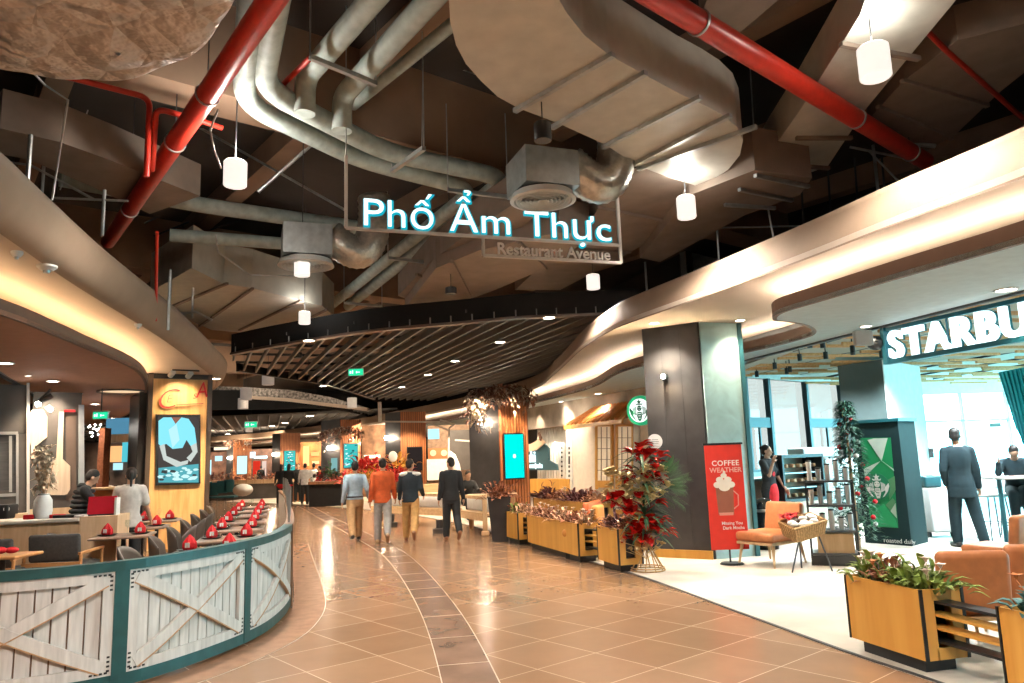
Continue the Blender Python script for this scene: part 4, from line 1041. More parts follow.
for k, (u, lab, m_, sz) in enumerate(((20, 'small red box beside the white vase', M_NAPK, (.14, .1, .06)), (48, 'low red box right of the white vase', M_NAPK, (.18, .1, .05)), (68, 'stack of white papers beside the red stand', M_WHITE, (.34, .24, .03)), (58, 'dark tray on the counter before the man in black', M_BLACK, (.3, .2, .04)))):
    p = WP(u, 513, ca, cb); bx = MB().rbox((p.x, p.y + .22, .991 + sz[2] / 2), sz, .01); tag(bx.build(('red_box', 'red_box', 'paper_stack', 'tray')[k], m_), lab, ('box', 'box', 'papers', 'tray')[k])

# ---- kitchen wall with big wooden peels
ka, kb = Y(-70, 450, 12.3), Y(87, 450, 13.6); ka.z = kb.z = 0
dk = (kb - ka).normalized(); nk = Vector((-dk.y, dk.x, 0)); rzk = math.atan2(dk.y, dk.x)
def K(u, v, off=0): p = WP(u, v, ka, kb); return p - nk * off
M_KW = mat('kitchen_wall', (.085, .075, .068), .55, noise_=.25, scale=2)
xw = [K(u, 450) for u in (-70, 30, 79, 86)]
struct(MB().plate([Vector((xw[1].x, xw[1].y, 1.0)), Vector((xw[2].x, xw[2].y, 1.0)), Vector((xw[2].x, xw[2].y, 3.05)), Vector((xw[1].x, xw[1].y, 3.05))], nk * .2).build('wall_kitchen', M_KW))
struct(MB().plate([Vector((xw[1].x, xw[1].y, 0)), Vector((xw[3].x, xw[3].y, 0)), Vector((xw[3].x, xw[3].y, 1.0)), Vector((xw[1].x, xw[1].y, 1.0))], nk * .2).build('wall_kitchen_base', W_PALE))
# grey shopfront with framed hatch at the left edge
wh = thing('serving_hatch', 'grey framed serving hatch at the left edge', 'hatch', K(-10, 470)); 
g = MB()
def kq(mb, u0, v0, u1, v1, off, th):
    a, b, c, d = K(u0, v1, off), K(u1, v1, off), K(u1, v0, off), K(u0, v0, off); a.z = b.z = (a.z + b.z) / 2; c.z = d.z = (c.z + d.z) / 2
    return mb.plate([a, b, c, d], nk * th)
kq(g, -70, 384, 27, 434, .02, .2); kq(g, 18, 434, 27, 545, .02, .2); kq(g, -70, 492, 18, 545, .02, .2)
g.build('surround', M_KW, wh)
kq(MB(), -70, 434, 18, 492, .0, .03).build('shutter', mat('hatch_shutter', (.06, .06, .062), .5, noise_=.2, scale=3, stretch=(1, 1, 12)), wh)
f = MB(); kq(f, -70, 432, 18, 435, .04, .04); kq(f, 16, 434, 18.5, 510, .04, .04); kq(f, -70, 495, 18, 498, .04, .05); kq(f, 9, 436, 12, 492, .03, .02)
f.build('pale_frame', mat('alu_frame', (.42, .42, .42), .4, metal=.4), wh)
struct(kq(MB(), 26.5, 383, 29.5, 520, .06, .1).build('trim_8', mat('pale_edge', (.60, .56, .52), .5)))
struct(kq(MB(), 78.5, 405, 84, 520, .05, .2).build('trim_9', mat('pale_edge2', (.36, .38, .40), .5)))
def peel(pts, label):
    t = thing('wooden_peel', label, 'pizza peel', K(pts[0][0], pts[0][1]))
    P3 = [K(u, v, .05) for u, v in pts]
    MB().plate(P3, nk * .03).build('blade_and_handle', W_PEEL, t)
peel([(29, 414), (32, 410), (43, 410), (47, 417), (47, 437), (36, 446), (35, 462), (31, 462), (31, 446), (29, 440)], 'wooden peel hung blade up under the spotlight on the kitchen wall')
peel([(59, 412), (63.5, 412), (62.5, 459), (70, 466), (70, 489), (67, 494), (64, 495), (49, 495), (46, 493), (44, 488), (44.5, 467), (56, 459)], 'large wooden peel hung blade down on the kitchen wall')
t = thing('panel_strip', 'brown vertical panel on the kitchen wall right of the large peel', 'panel', K(71, 460)); kq(MB(), 66, 412, 76, 500, .012, .02).build('board', mat('brown_panel', (.13, .09, .07), .5), t)
t = thing('wall_spotlight', 'bright track spotlight above the wooden peel', 'spotlight', K(36, 408, .5))
p = K(38, 404, .55); q = K(50, 398, .6); MB().cyl(K(34, 406, .5), K(49, 392, .5), .02, 8).build('track', M_BLACK, t); MB().cyl(p, q, .05, 12).build('head', M_BLACK, t); MB().ell(K(36.5, 406.5, .56), (.045, .045, .045)).build('bulb', M_LAMPW, t)
light('SPOT', K(37, 402, .5), 6 * LAMP, (1, .72, .42), .05, aim=K(37, 435), angle=80)
t = thing('wall_spotlight', 'second track spotlight right of the wooden peel', 'spotlight', K(47, 410, .5)); MB().cyl(K(45, 408, .5), K(49, 412, .5), .05, 12).build('head', M_WHITE, t); MB().ell(K(48.5, 412, .54), (.035, .035, .035)).build('bulb', M_LAMPW, t)
light('SPOT', K(55, 398, .9), 9 * LAMP, (1, .8, .6), .05, aim=K(56, 478), angle=70)
t = thing('red_led_sign', 'small red dot sign high on the kitchen wall', 'sign', K(71, 411)); kq(MB(), 64, 410, 75, 412, .05, .03).build('red_dots', emis('red_led', (1, .05, .05), 1.5), t)
for k, (u, v, lab) in enumerate(((6, 363, 'brightest downlight at the left edge of the brown soffit'), (28, 375.5, 'small downlight second from the left edge'), (53, 381, 'third brown soffit downlight from the left edge'), (77, 393.5, 'fourth brown soffit downlight from the left edge'), (95, 404, 'fifth brown soffit downlight from the left edge'), (106, 411.5, 'sixth brown soffit downlight, small'), (113, 418, 'farthest brown soffit downlight before the exit sign'))):
    downlight(Z(u, v, H2 - .002), .09 if k != 1 else .04, lab, 45)
# shelf things in the lower kitchen gap
t = thing('coffee_machine', 'dark machine with a round dial low at the left edge', 'machine', K(3, 508, .3)); 
c = K(3, 508, .3); MB().rbox((c.x, c.y, 1.0), (.34, .3, .24), .03).build('body', M_BLACK, t, 'auto'); c = K(6, 508, .47); MB().cyl(c, c - nk * .02, .045, 16).build('dial', M_WHITE, t)
kq(MB(), -70, 515, 27, 545, .35, .3).build('low_shelf', W_PALE)
tag(bpy.data.objects['low_shelf'], 'pale wooden shelf below the grey hatch at the left edge', 'shelf')

# ---- view through to the back, between kitchen and column
def panelbox(name, u0, v0, u1, v1, y, th, m, label, cat, parent=None):
    a, b = Y(u0, (v0 + v1) / 2, y), Y(u1, (v0 + v1) / 2, y); t_ = Y((u0 + u1) / 2, v0, y).z; b_ = Y((u0 + u1) / 2, v1, y).z
    o = MB().plate([(a.x, y, b_), (b.x, y, b_), (b.x, y, t_), (a.x, y, t_)], (0, th, 0)).build(name, m, parent)
    if label: tag(o, label, cat)
    return o
M_ORANGE = mat('orange_partition', (.55, .20, .07), .6, noise_=.2)
t = thing('service_desk', 'orange service desk behind the man in the black jacket', 'counter', Y(110, 505, 15)); panelbox('front', 86, 490, 126, 535, 15.2, .6, M_ORANGE, None, None, t); panelbox('desk_top', 86, 487.5, 126, 490, 15.1, .8, W_PALE, None, None, t)
panelbox('brick_post', 97.5, 428, 103.5, 488, 15.6, .25, mat('brick_red', (.34, .12, .06), .8, noise_=.3, scale=20), 'narrow red brown post behind the service desk', 'post')
t = thing('blue_lit_ceiling', 'blue lit ceiling panel seen beyond the exit sign at left', 'ceiling panel', Y(122, 425, 19)); t['kind'] = 'structure'; panelbox('face', 106, 418, 136, 434, 19, .2, emis('blue_glow', (.10, .30, .46), .8), None, None, t); 
panelbox('rim', 106, 434, 136, 442, 18.9, .3, W_PALE, None, None, t)
BSF = panelbox('back_shopfront', 84, 442, 137, 516, 21, .2, mat('back_wall_dark', (.10, .07, .055), .6, noise_=.5, scale=3), 'dim back shop wall between kitchen and wooden column', 'shopfront')
for (u0, v0, u1, v1, c_, s_, lab) in ((108, 446, 120, 462, (1, .5, .2), 1.1, 'orange glowing display left of the wooden column'), (122, 440, 127, 462, (.1, .6, .7), .9, 'narrow teal screen left of the wooden column'), (113, 463, 121, 470, (.5, .9, 1), 1.0, 'small pale blue monitor on the service desk'), (129, 444, 134, 456, (1, .9, .75), 1.1, 'white lit panel beside the dark side of the column'), (102, 431, 106, 441, (.5, .75, 1), 1.8, 'tall bluish lit sign beside the red brown post')):
    o = panelbox('lit_panel', u0, v0, u1, v1, 20.9, .1, emis('lit_%s' % lab[:6], c_, s_), None, None, BSF); o['label'] = lab
for k in range(12):
    u, v = 88 + rnd.random() * 13, 424 + rnd.random() * 15
    o = MB().ell(Y(u, v, 17), (.016, .016, .016), nu=8, nv=6).build('string_bulb', M_LAMPW); tag(o, 'tiny warm bulb in the cluster right of the kitchen wall', 'light bulb', 'string bulbs beside the kitchen wall')

# ---- wooden column with menu logo and screen
c1, c2 = Y(150, 460, 15.3), Y(205.5, 460, 15.9); c1.z = c2.z = 0
dw = (c2 - c1).normalized(); nw = Vector((-dw.y, dw.x, 0)); rzw = math.atan2(dw.y, dw.x); Lw = (c2 - c1).length
colm = thing('wooden_column', 'square oak clad column with screen and red script logo at left', 'column', (c1 + c2) / 2 + nw * .55)
MB().box((c1 + c2) / 2 + nw * .60 + Vector((0, 0, 1.8)), (Lw, 1.16, 3.6), rzw).build('cladding', W_OAK, colm)
def Cw(u, v, off=0): return WP(u, v, c1, c2) - nw * off
fr = MB()
for e, sg in ((c1, -1), (c2, 1)): fr.box(e + dw * (.045 * sg) + nw * .58 + Vector((0, 0, 1.8)), (.09, 1.22, 3.598), rzw)
fr.build('dark_edges', mat('bronze_edge', (.07, .05, .04), .45), colm)
MB().box(c1 - dw * .16 + nw * .85 + Vector((0, 0, 1.8)), (.14, 1.5, 3.597), rzw).build('dark_side', M_CHAR, colm)
MB().box((c1 + c2) / 2 - nw * .01 + Vector((0, 0, 3.54)), (Lw, .06, .10), rzw).build('head_rail', M_BLACK, colm)
def quadC(name, u0, v0, u1, v1, off, th, m, parent):
    a, b, c, d = Cw(u0, v1, off), Cw(u1, v1, off), Cw(u1, v0, off), Cw(u0, v0, off)
    a.z = b.z = (a.z + b.z) / 2; c.z = d.z = (c.z + d.z) / 2
    return MB().plate([a, b, c, d], nw * th).build(name, m, parent)
scr = thing('column_screen', 'portrait screen on the wooden column showing a cook in pale blue', 'screen', Cw(178, 450, .03))
quadC('bezel', 155.5, 414.5, 200, 484.5, .05, .05, M_BLACK, scr)
quadC('display', 157.5, 416.5, 198.5, 483, .055, .004, emis('screen_dark', (.07, .06, .055), 1), scr)
def shapeC(name, pts, off, m, parent): return MB().plate([Cw(u, v, off) for u, v in pts], nw * .002).build(name, m, parent)
shapeC('shirt', [(158, 421), (163, 417.5), (171, 417.5), (175, 423), (181, 417.5), (188, 419), (194, 428), (196, 443), (190, 446), (186, 440), (182, 448), (172, 449), (166, 444), (160, 446), (158, 444)], .058, emis('screen_shirt', (.22, .68, .80), 1.2), scr)
shapeC('neck', [(171, 417.5), (175, 424), (181, 417.5)], .060, emis('screen_brown', (.30, .13, .09), 1), scr)
shapeC('apron_fold', [(176, 424), (179, 440), (172, 448), (168, 430)], .060, emis('screen_shirt2', (.45, .80, .88), 1.1), scr)
shapeC('forearm', [(159, 446), (164, 444), (166, 456), (180, 462), (188, 460), (187, 464), (176, 467), (163, 460)], .060, emis('screen_arm', (.60, .66, .62), 1), scr)
shapeC('sleeve', [(190, 446), (196, 443), (197, 452), (190, 462), (186, 458), (192, 452)], .060, emis('screen_arm', 0, 0), scr)
shapeC('worktop_picture', [(158, 468), (198, 464), (198, 482.5), (158, 482.5)], .059, emis('screen_bench', (.10, .42, .48), 1), scr)
b = MB()
for k in range(26):
    u, v = 159 + rnd.random() * 37, 468 + rnd.random() * 13; r_ = 1 + rnd.random() * 1.8
    b.plate([Cw(u + r_ * 1.6 * math.cos(a * PI / 3), v + r_ * .7 * math.sin(a * PI / 3), .062) for a in range(6)], nw * .001)
b.build('dishes_picture', emis('screen_dish', (.55, .85, .86), 1.1), scr)
b = MB()
for k in range(9):
    u, v = 160 + rnd.random() * 34, 470 + rnd.random() * 11; r_ = 1 + rnd.random() * 1.3
    b.plate([Cw(u + r_ * 1.6 * math.cos(a * PI / 3), v + r_ * .7 * math.sin(a * PI / 3), .064) for a in range(6)], nw * .001)
b.build('dark_dishes_picture', emis('screen_dark2', (.05, .06, .06), 1), scr)
# red script logo
lg = thing('script_logo', 'red brush lettering logo high on the wooden column', 'lettering', Cw(178, 395, .02))
M_SCRIPT = mat('logo_red', (.62, .02, .02), .5)
zv = Vector((0, 0, 1))
text('capital', 'C', .60, M_SCRIPT, lg, Cw(154, 409.5, .03), dw + zv * .08, zv, .012, -.012, shear=.35)
text('small_capitals', 'E', .24, mat('logo_brown', (.42, .12, .06), .5), lg, Cw(165.5, 403, .03), dw + zv * .1, zv, .01, -.004, shear=.3)
text('small_capitals', 's', .24, MATS['logo_brown'], lg, Cw(192, 399, .03), dw + zv * .1, zv, .01, -.002, shear=.3)
text('capital', 'A', .48, M_SCRIPT, lg, Cw(195.5, 398, .03), dw + zv * .1, zv, .012, -.004, sx=.75, shear=.25)
MB().bar(Cw(176, 405, .03), Cw(203, 403.5, .03), .01, .02).build('underline', MATS['logo_brown'], lg)
t = thing('track_spotlight', 'glaring track spotlights over the logo of the wooden column', 'spotlight', Cw(180, 377, .7))
MB().bar(Cw(166, 374, .75), Cw(192, 375, .75), .04, .03).build('track', M_BLACK, t)
for (u, v) in ((167, 376), (184, 377)):
    MB().cyl(Cw(u, v, .75), Cw(u - 2, v + 3, .62), .055, 14).build('head', M_WHITE, t)
light('SPOT', Cw(180, 376, .62), 26 * LAMP, (1, .74, .42), .06, aim=Cw(180, 410, 0), angle=85, blend=.9)
light('SPOT', Cw(182, 377, 1.6), 130 * LAMP, (1, .74, .45), .08, aim=Cw(178, 510, 0), angle=60, blend=.9)  # extra spot added to brighten the lower cladding
downlight(Z(216, 378.5, H1 - .002), .10, 'downlight at the rounded tip of the left soffit', 20)
for (u, v, r_, lab) in ((17, 251.5, .05, 'small sprinkler rosette on the left soffit'), (47, 265.5, .09, 'round smoke detector on the left soffit'), (138, 324, .05, 'small white disc on the left soffit near its middle')):
    p = Z(u, v, H1); t = thing('ceiling_detector', lab, 'detector', p); MB().lathe([(r_, 0), (r_, -.02), (r_ * .6, -.05), (.001, -.05)], p, 18).build('body', M_WHITE, t, 'auto'); MB().lathe([(r_ * .35, -.05), (.3 * r_, -.075), (.001, -.075)], p, 10).build('sensor', M_STEEL, t)
# round bright recess in the lower left soffit
p = Z(122, 391, H2 - .001); t = thing('ceiling_recess', 'bright round recess in the brown soffit left of the column', 'ceiling recess', p); t['kind'] = 'structure'
MB().lathe([(.46, 0), (.46, -.03), (.42, -.03), (.42, -.001)], p, 40).build('ring', M_LIP, t); MB().lathe([(.001, -.002), (.42, -.002)], p, 40).build('glow', emis('recess_glow', (1, .70, .42), .9), t)
# ================================================================== RIGHT: COLUMN, BANNER, COFFEE SHOP
def hexcol(A, B, C, deep=1.15):
    A, B, C = (Vector((p[0], p[1], 0)) for p in (A, B, C))
    v1 = (C - B).normalized(); n1 = Vector((-v1.y, v1.x, 0)); v0 = (B - A).normalized(); n0 = Vector((-v0.y, v0.x, 0))
    return A, B, C, C + n1 * deep * .8, A + n0 * deep * .8
A, B, C, D_, E_ = hexcol((2.12, 11.9), (2.9, 11.4), (3.62, 11.65))
t = thing('shop_column', 'big column, black on one face and pale stone on the other, behind the red banner', 'column', (2.95, 12, 0)); t['kind'] = 'thing'
MB().prism([(p.x, p.y) for p in (A, B, C, D_, E_)], 0, H1).build('core', M_CHAR, t)
v1 = (C - B).normalized(); n1 = Vector((v1.y, -v1.x, 0)); v0 = (B - A).normalized(); n0 = Vector((v0.y, -v0.x, 0))
def slab(a, b, z0, z1, n, th, name, m, parent): return MB().plate([a + Vector((0, 0, z0)), b + Vector((0, 0, z0)), b + Vector((0, 0, z1)), a + Vector((0, 0, z1))], n * th).build(name, m, parent)
slab(B + v1 * .03, C - v1 * .05, .0, H1 - .005, n1, .02, 'pale_stone_face', M_MARBLE, t)
slab(C - v1 * .05, C + v1 * .02, 0, H1 - .005, n1, .05, 'dark_corner_trim', mat('teal_trim', (.02, .09, .10), .4), t)
slab(A - v0 * .01, B - v0 * .01, .0, .13, n0, .03, 'timber_skirting', W_HONEY, t)
for k in (1, 2): slab(A.lerp(B, k / 3) - v0 * .004, A.lerp(B, k / 3) + v0 * .004, .13, H1 - .01, n0, .003, 'panel_joint', M_BLACK, t)
p = WP(666, 377, (A.x, A.y), (B.x, B.y)) + n0 * .08
t = thing('wall_lamp', 'small lit wall lamp on the black face of the shop column', 'lamp', p)
MB().cyl(p - n0 * .08, p, .03, 12).build('bracket', M_DGREY, t); MB().cyl(p - Vector((0, 0, .05)), p + Vector((0, 0, .05)), .04, 14).build('body', M_DGREY, t)
MB().ell(p + n0 * .045, (.035, .035, .035)).build('bulb', M_LAMPW, t)
light('SPOT', p + n0 * .06, 25 * LAMP, (1, .7, .4), .04, aim=p + n0 * .02 + Vector((0, 0, 1)), angle=150); light('SPOT', p + n0 * .06, 25 * LAMP, (1, .7, .4), .04, aim=p + n0 * .02 - Vector((0, 0, 1)), angle=150)

# ---- red banner
ba, bb = Z(713, 566, 0), Z(749, 563, 0); ba = Vector((ba.x, 11.0, 0)); bb = Vector((ba.x + .56, 10.98, 0))
ba = Vector((Y(713.5, 550, 10.85).x, 10.85, 0)); bb = Vector((Y(749.5, 548, 10.85).x, 10.85, 0))
tp_l, tp_r = Y(702, 447, 10.85), Y(741, 443, 10.85); bl_, br_ = Y(713.5, 551, 10.85), Y(749, 548, 10.85)
xl, xr = (tp_l.x + bl_.x) / 2, (tp_r.x + br_.x) / 2; zt_, zb_ = (tp_l.z + tp_r.z) / 2, (bl_.z + br_.z) / 2
bn = thing('banner_stand', 'red roll up banner with a mug of whipped coffee before the column', 'banner', ((xl + xr) / 2, 10.85, 0))
M_BAN = mat('banner_red', (.72, .035, .020), .55)
MB().box(((xl + xr) / 2, 10.85, (zt_ + zb_) / 2), (xr - xl, .012, zt_ - zb_)).build('banner_sheet', M_BAN, bn)
MB().box(((xl + xr) / 2, 10.85, zt_ + .015), (xr - xl + .04, .03, .03)).build('top_bar', M_BLACK, bn)
MB().cyl(((xl + xr) / 2, 10.89, .03), ((xl + xr) / 2, 10.89, zt_), .014, 8).build('pole', M_BLACK, bn)
MB().lathe([(.001, .035), (.15, .03), (.17, .01), (.17, 0), (.001, 0)], ((xl + xr) / 2 + .02, 10.89, 0), 24).build('foot', M_BLACK, bn)
wb = xr - xl; BY = 10.842
def bz(f): return zb_ + (zt_ - zb_) * f
M_WT = mat('print_white', (.85, .80, .76), .6); M_WT2 = mat('print_pink', (.80, .42, .36), .6)
text('headline', 'COFFEE', .105, M_WT, bn, (xl + wb * .17, BY, bz(.80)), ext=.002, off=.002, space=1.12)
text('headline', 'WEATHER', .098, M_WT2, bn, (xl + wb * .10, BY, bz(.735)), ext=.002, off=.002, space=1.02)
mx, mz, mw = (xl + xr) / 2 - .02, bz(.33), .13
g = MB(); g.plate([(mx - mw, BY, mz + .40), (mx - mw * .85, BY, mz), (mx + mw * .85, BY, mz), (mx + mw, BY, mz + .40)], (0, -.003, 0)); g.build('mug_picture', mat('mocha', (.30, .10, .06), .5), bn)
g = MB(); g.plate([(mx - mw * .8, BY - .002, mz + .03), (mx - mw * .75, BY - .002, mz - .01), (mx + mw * .75, BY - .002, mz - .01), (mx + mw * .8, BY - .002, mz + .03)], (0, -.003, 0))
g.tube([(mx + mw * .95, BY - .002, mz + .33), (mx + mw * 1.45, BY - .002, mz + .27), (mx + mw * 1.4, BY - .002, mz + .13), (mx + mw * .9, BY - .002, mz + .08)], .008, 6); g.build('mug_glass_picture', mat('mug_glassp', (.70, .30, .24), .4), bn)
g = MB()
for qi, (dx, dz, rr) in enumerate(((-.10, .42, .055), (0, .43, .07), (.10, .42, .055), (-.06, .49, .055), (.055, .49, .055), (0, .55, .045), (.01, .60, .022), (0, .40, .09))):
    g.plate([(mx + dx + rr * math.cos(a * PI / 8), BY - .004 - .0007 * qi, mz + dz + rr * .8 * math.sin(a * PI / 8)) for a in range(16)], (0, -.0005, 0))
g.build('cream_picture', mat('cream', (.84, .76, .66), .6), bn)
text('small_print', 'Missing You', .062, M_WT, bn, (xl + wb * .32, BY, bz(.235)), ext=.001, off=.001); text('small_print', 'Dark Mocha', .062, M_WT, bn, (xl + wb * .34, BY, bz(.19)), ext=.001, off=.001)

# ---- lounge chair and basket
lc = thing('lounge_chair', 'low tan leather lounge chair with wooden legs beside the red banner', 'chair', (3.56, 10.8, 0), math.atan2(-.49, -.68) - PI / 2)
TL = world(lc); Ll = lambda x, y, z: TL @ Vector((x, y, z)); Rl = Matrix.Rotation(lc.rotation_euler[2], 4, 'Z')
MB().rbox(Ll(0, .02, .40), (.62, .74, .13), .045, M=Rl).build('seat_cushion', M_LEATHER, lc, 'auto')
MB().rbox(Ll(0, -.36, .62), (.60, .11, .44), .045, M=Rl @ Matrix.Rotation(.22, 4, 'X')).build('back_cushion', M_LEATHER, lc, 'auto')
fr = MB(); fr.box(Ll(0, .02, .315), (.58, .72, .035), M=Rl); fr.build('seat_frame', W_PINE, lc)
for sx, sy in ((1, 1), (-1, 1), (1, -1), (-1, -1)): MB().cap(Ll(.25 * sx, .30 * sy, .32), Ll(.29 * sx, .36 * sy, .014), .026, .014, 10).build('leg', W_PINE, lc)
bp = Y(803, 527, 10.15)
bk = thing('wicker_basket', 'wicker basket of wrapped goods tilted on a thin stand in front of the shelf', 'basket', (bp.x, bp.y, .42))
Rb = Matrix.Rotation(.25, 4, 'Z') @ Matrix.Rotation(-.18, 4, 'Y') @ Matrix.Rotation(.25, 4, 'X'); Tb = Matrix.Translation(bp - Vector((0, 0, .10))) @ Rb
g = MB(); w0, d0, w1, d1, hh = .21, .13, .25, .16, .19
for k in range(13):
    z = hh * k / 12; f = k / 12; w, d = w0 + (w1 - w0) * f, d0 + (d1 - d0) * f
    g.tube([Tb @ Vector((x, y, z)) for x, y in ((-w, -d), (w, -d), (w, d), (-w, d))], .012 if k < 12 else .018, 6, closed=True)
for k in range(14):
    a = -1 + 2 * k / 13
    for s_ in (-1, 1): g.tube([Tb @ Vector((a * w0, s_ * (d0 + .005), 0)), Tb @ Vector((a * w1, s_ * (d1 + .008), hh))], .009, 5)
    if k % 2: 
        for s_ in (-1, 1): g.tube([Tb @ Vector((s_ * (w0 + .005), a * d0, 0)), Tb @ Vector((s_ * (w1 + .008), a * d1, hh))], .009, 5)
g.box(Tb @ Vector((0, 0, .01)), (w0 * 2, d0 * 2, .02), M=Rb); g.build('woven_body', mat('wicker', (.50, .30, .13), .7, noise_=.3, scale=40), bk)
g = MB(); r3 = random.Random(5)
for k in range(16): g.ell(Tb @ Vector((r3.uniform(-.18, .18), r3.uniform(-.10, .10), hh - .02 + r3.random() * .04)), (.06, .05, .035))
g.build('wrapped_goods', mat('wrap_white', (.78, .74, .70), .5), bk, True)
g = MB()
for k in range(30): p = Tb @ Vector((-.12 + r3.gauss(0, .05), .12 + r3.gauss(0, .03), hh + .05)); g.leaf(p, (r3.gauss(0, 1), r3.gauss(0, 1), .5), (0, 0, 1), .09, .06)
g.build('red_bow', mat('poinsettia', (.60, .01, .02), .6), bk)
g = MB()
for sx, sy in ((-1, -1), (1, -1), (0, 1)): g.cap(Tb @ Vector((.15 * sx, .1 * sy, 0)), Vector((bp.x + .26 * sx, bp.y + .18 * sy, .012)), .011, .011, 8)
g.build('stand_legs', M_DGREY, bk)

# ---- merchandise shelf
sa, sb, sd = Z(812, 566, 0), Z(850, 572.5, 0), Z(866, 566, 0)
vx = (Vector((.93, -.36, 0))).normalized(); vy = Vector((-vx.y, vx.x, 0)); Ls = .62; Ds = .42; rzs = math.atan2(vx.y, vx.x)
sh = thing('display_shelf', 'open black display shelf with cups beside the decorated tree', 'shelf', sa + vx * Ls / 2 + vy * Ds / 2)
def Sp(x, y, z): return sa + vx * x + vy * y + Vector((0, 0, z))
MB().box(Sp(Ls / 2, Ds / 2, .07), (Ls, Ds, .14), rzs).build('plinth', M_CHAR, sh)
for z in (.16, .46, .80, 1.13): MB().box(Sp(Ls / 2, Ds / 2, z), (Ls, Ds, .025), rzs).build('shelf_board', M_DGREY, sh)
for x in (.015, Ls - .015):
    for y in (.015, Ds - .015): MB().box(Sp(x, y, .64), (.025, .025, 1.02), rzs).build('post', M_BLACK, sh)
MB().box(Sp(.33, .2, .30), (.46, .34, .26), rzs).build('wooden_crate', W_PINE, sh)
cup = [mat('cup_%s' % n, c, .35) for n, c in (('white', (.72, .72, .70)), ('black', (.03, .035, .04)), ('silver', (.45, .47, .47)), ('teal', (.08, .35, .33)), ('brown', (.35, .18, .09)))]
cn = 0
for li, z in enumerate((.475, .815, 1.145)):
    for row in range(2):
        for k in range(5):
            x = .075 + k * .118; y = .09 + row * .22; m = cup[(k * 7 + row * 3 + li * 5 + k // 2) % 5]; h_ = .16 + .05 * ((k + li) % 3) - (.05 if row else 0); r_ = .036
            p = Sp(x, y, z); o = thing('tumbler', '%s tumbler, number %s from the left in the %s row of the %s shelf' % (m.name[4:], ('first', 'second', 'third', 'fourth', 'fifth', 'sixth')[k], ('front', 'rear')[row], ('lowest cup', 'middle cup', 'topmost')[li]), 'tumbler', p, group='tumblers on the display shelf')
            o['label'] = o['label'].replace('number ', '')
            MB().lathe([(.001, 0), (r_ * .85, 0), (r_, h_), (.001, h_)], p, 14).build('cup_body', m, o, 'auto'); MB().lathe([(r_ * 1.05, h_), (r_ * 1.02, h_ + .02), (.001, h_ + .025)], p, 14).build('lid', M_BLACK if m != cup[1] else cup[0], o, 'auto')

# ---- decorated tree
tc = Z(859, 551, 0); tr = thing('christmas_tree', 'slim dark christmas tree with red baubles beside the green panel', 'christmas tree', tc)
MB().tube([tc, tc + Vector((0, 0, 2.2))], [.04, .012], 8).build('trunk', M_RAW, tr)
g = MB(); r4 = random.Random(9)
for k in range(1500):
    h_ = r4.random() ** .8; z = .15 + 2.15 * h_; R_ = .33 * (1 - h_) + .05; a = r4.random() * 6.283; q = R_ * r4.random() ** .5
    d = Vector((math.cos(a), math.sin(a), r4.uniform(-.2, .5))); g.leaf(tc + Vector((math.cos(a) * q, math.sin(a) * q, z)), d, (0, 0, 1), .13, .035, .25, 2)
g.build('needles', mat('tree_green', (.018, .075, .045), .7, noise_=.5, scale=9), tr)
for k in range(26):
    h_ = (k + .5) / 26; z = .35 + 1.85 * h_; R_ = .32 * (1 - h_) + .05; a = k * 2.4 + .3; p = tc + Vector((math.cos(a) * R_, math.sin(a) * R_, z))
    MB().ell(p, (.038, .038, .038)).build('bauble', mat('bauble_red', (.55, .02, .03), .2) if k % 3 else mat('bauble_white', (.75, .72, .70), .3), tr, True)

# ---- green siren pylon
pa, pb, pc = Vector((5.78, 12.75, 0)), Vector((6.22, 12.12, 0)), Vector((6.72, 12.55, 0))
ux = (pb - pa).normalized(); un = Vector((ux.y, -ux.x, 0)); HP = 1.98
py = thing('sign_pylon', 'tall black box sign with green panel and white round emblem', 'sign', (pa + pc) / 2)
MB().prism([(p.x, p.y) for p in (pa, pb, pc, pc + (pa - pb))], 0, HP).build('box', mat('pylon_dark', (.008, .026, .028), .75, spec=.2), py)
MB().prism([(p.x, p.y) for p in (pa - ux * .03 + un * .03, pb + ux * .03 + un * .03, pc + ux * .04, pc + (pa - pb) - ux * .03)], HP, HP + .05).build('cap', mat('pylon_cap', (.015, .11, .13), .4), py)
def Pp(u, v, off=0): return WP(u, v, pa, pb) + un * off
def platep(name, pts, off, m): return MB().plate([Pp(u, v, off) for u, v in pts], un * .004).build(name, m, py)
MG = mat('siren_green', (.005, .22, .075), .5); MG2 = mat('leaf_green', (.015, .33, .12), .5); MGP = mat('pale_grey_green', (.55, .62, .52), .5); MGD = mat('olive_facet', (.10, .26, .12), .5)
platep('green_panel', [(860, 438), (891, 437.5), (898.5, 528), (871.5, 526.5)], .006, MG)
platep('pale_facet', [(868, 440), (874, 438.5), (888, 438), (882, 461)], .012, MGP)
platep('pale_facet', [(864, 469), (881, 461), (876, 466), (866, 476), (867, 484)], .012, MGP)
platep('pale_facet', [(882, 461), (894, 469), (894.5, 471), (884, 462)], .012, MGP)
platep('olive_facet', [(888, 480), (895, 476), (896, 490), (890, 500)], .012, MGD)
platep('leaf_facet', [(873, 511), (884, 504), (896, 520), (898, 527), (872, 526)], .012, MG2)
platep('olive_facet', [(886, 505), (893, 498), (896, 501), (893, 512)], .012, MGD); platep('pale_facet', [(891, 511), (896, 503), (897.3, 518)], .013, MGP)
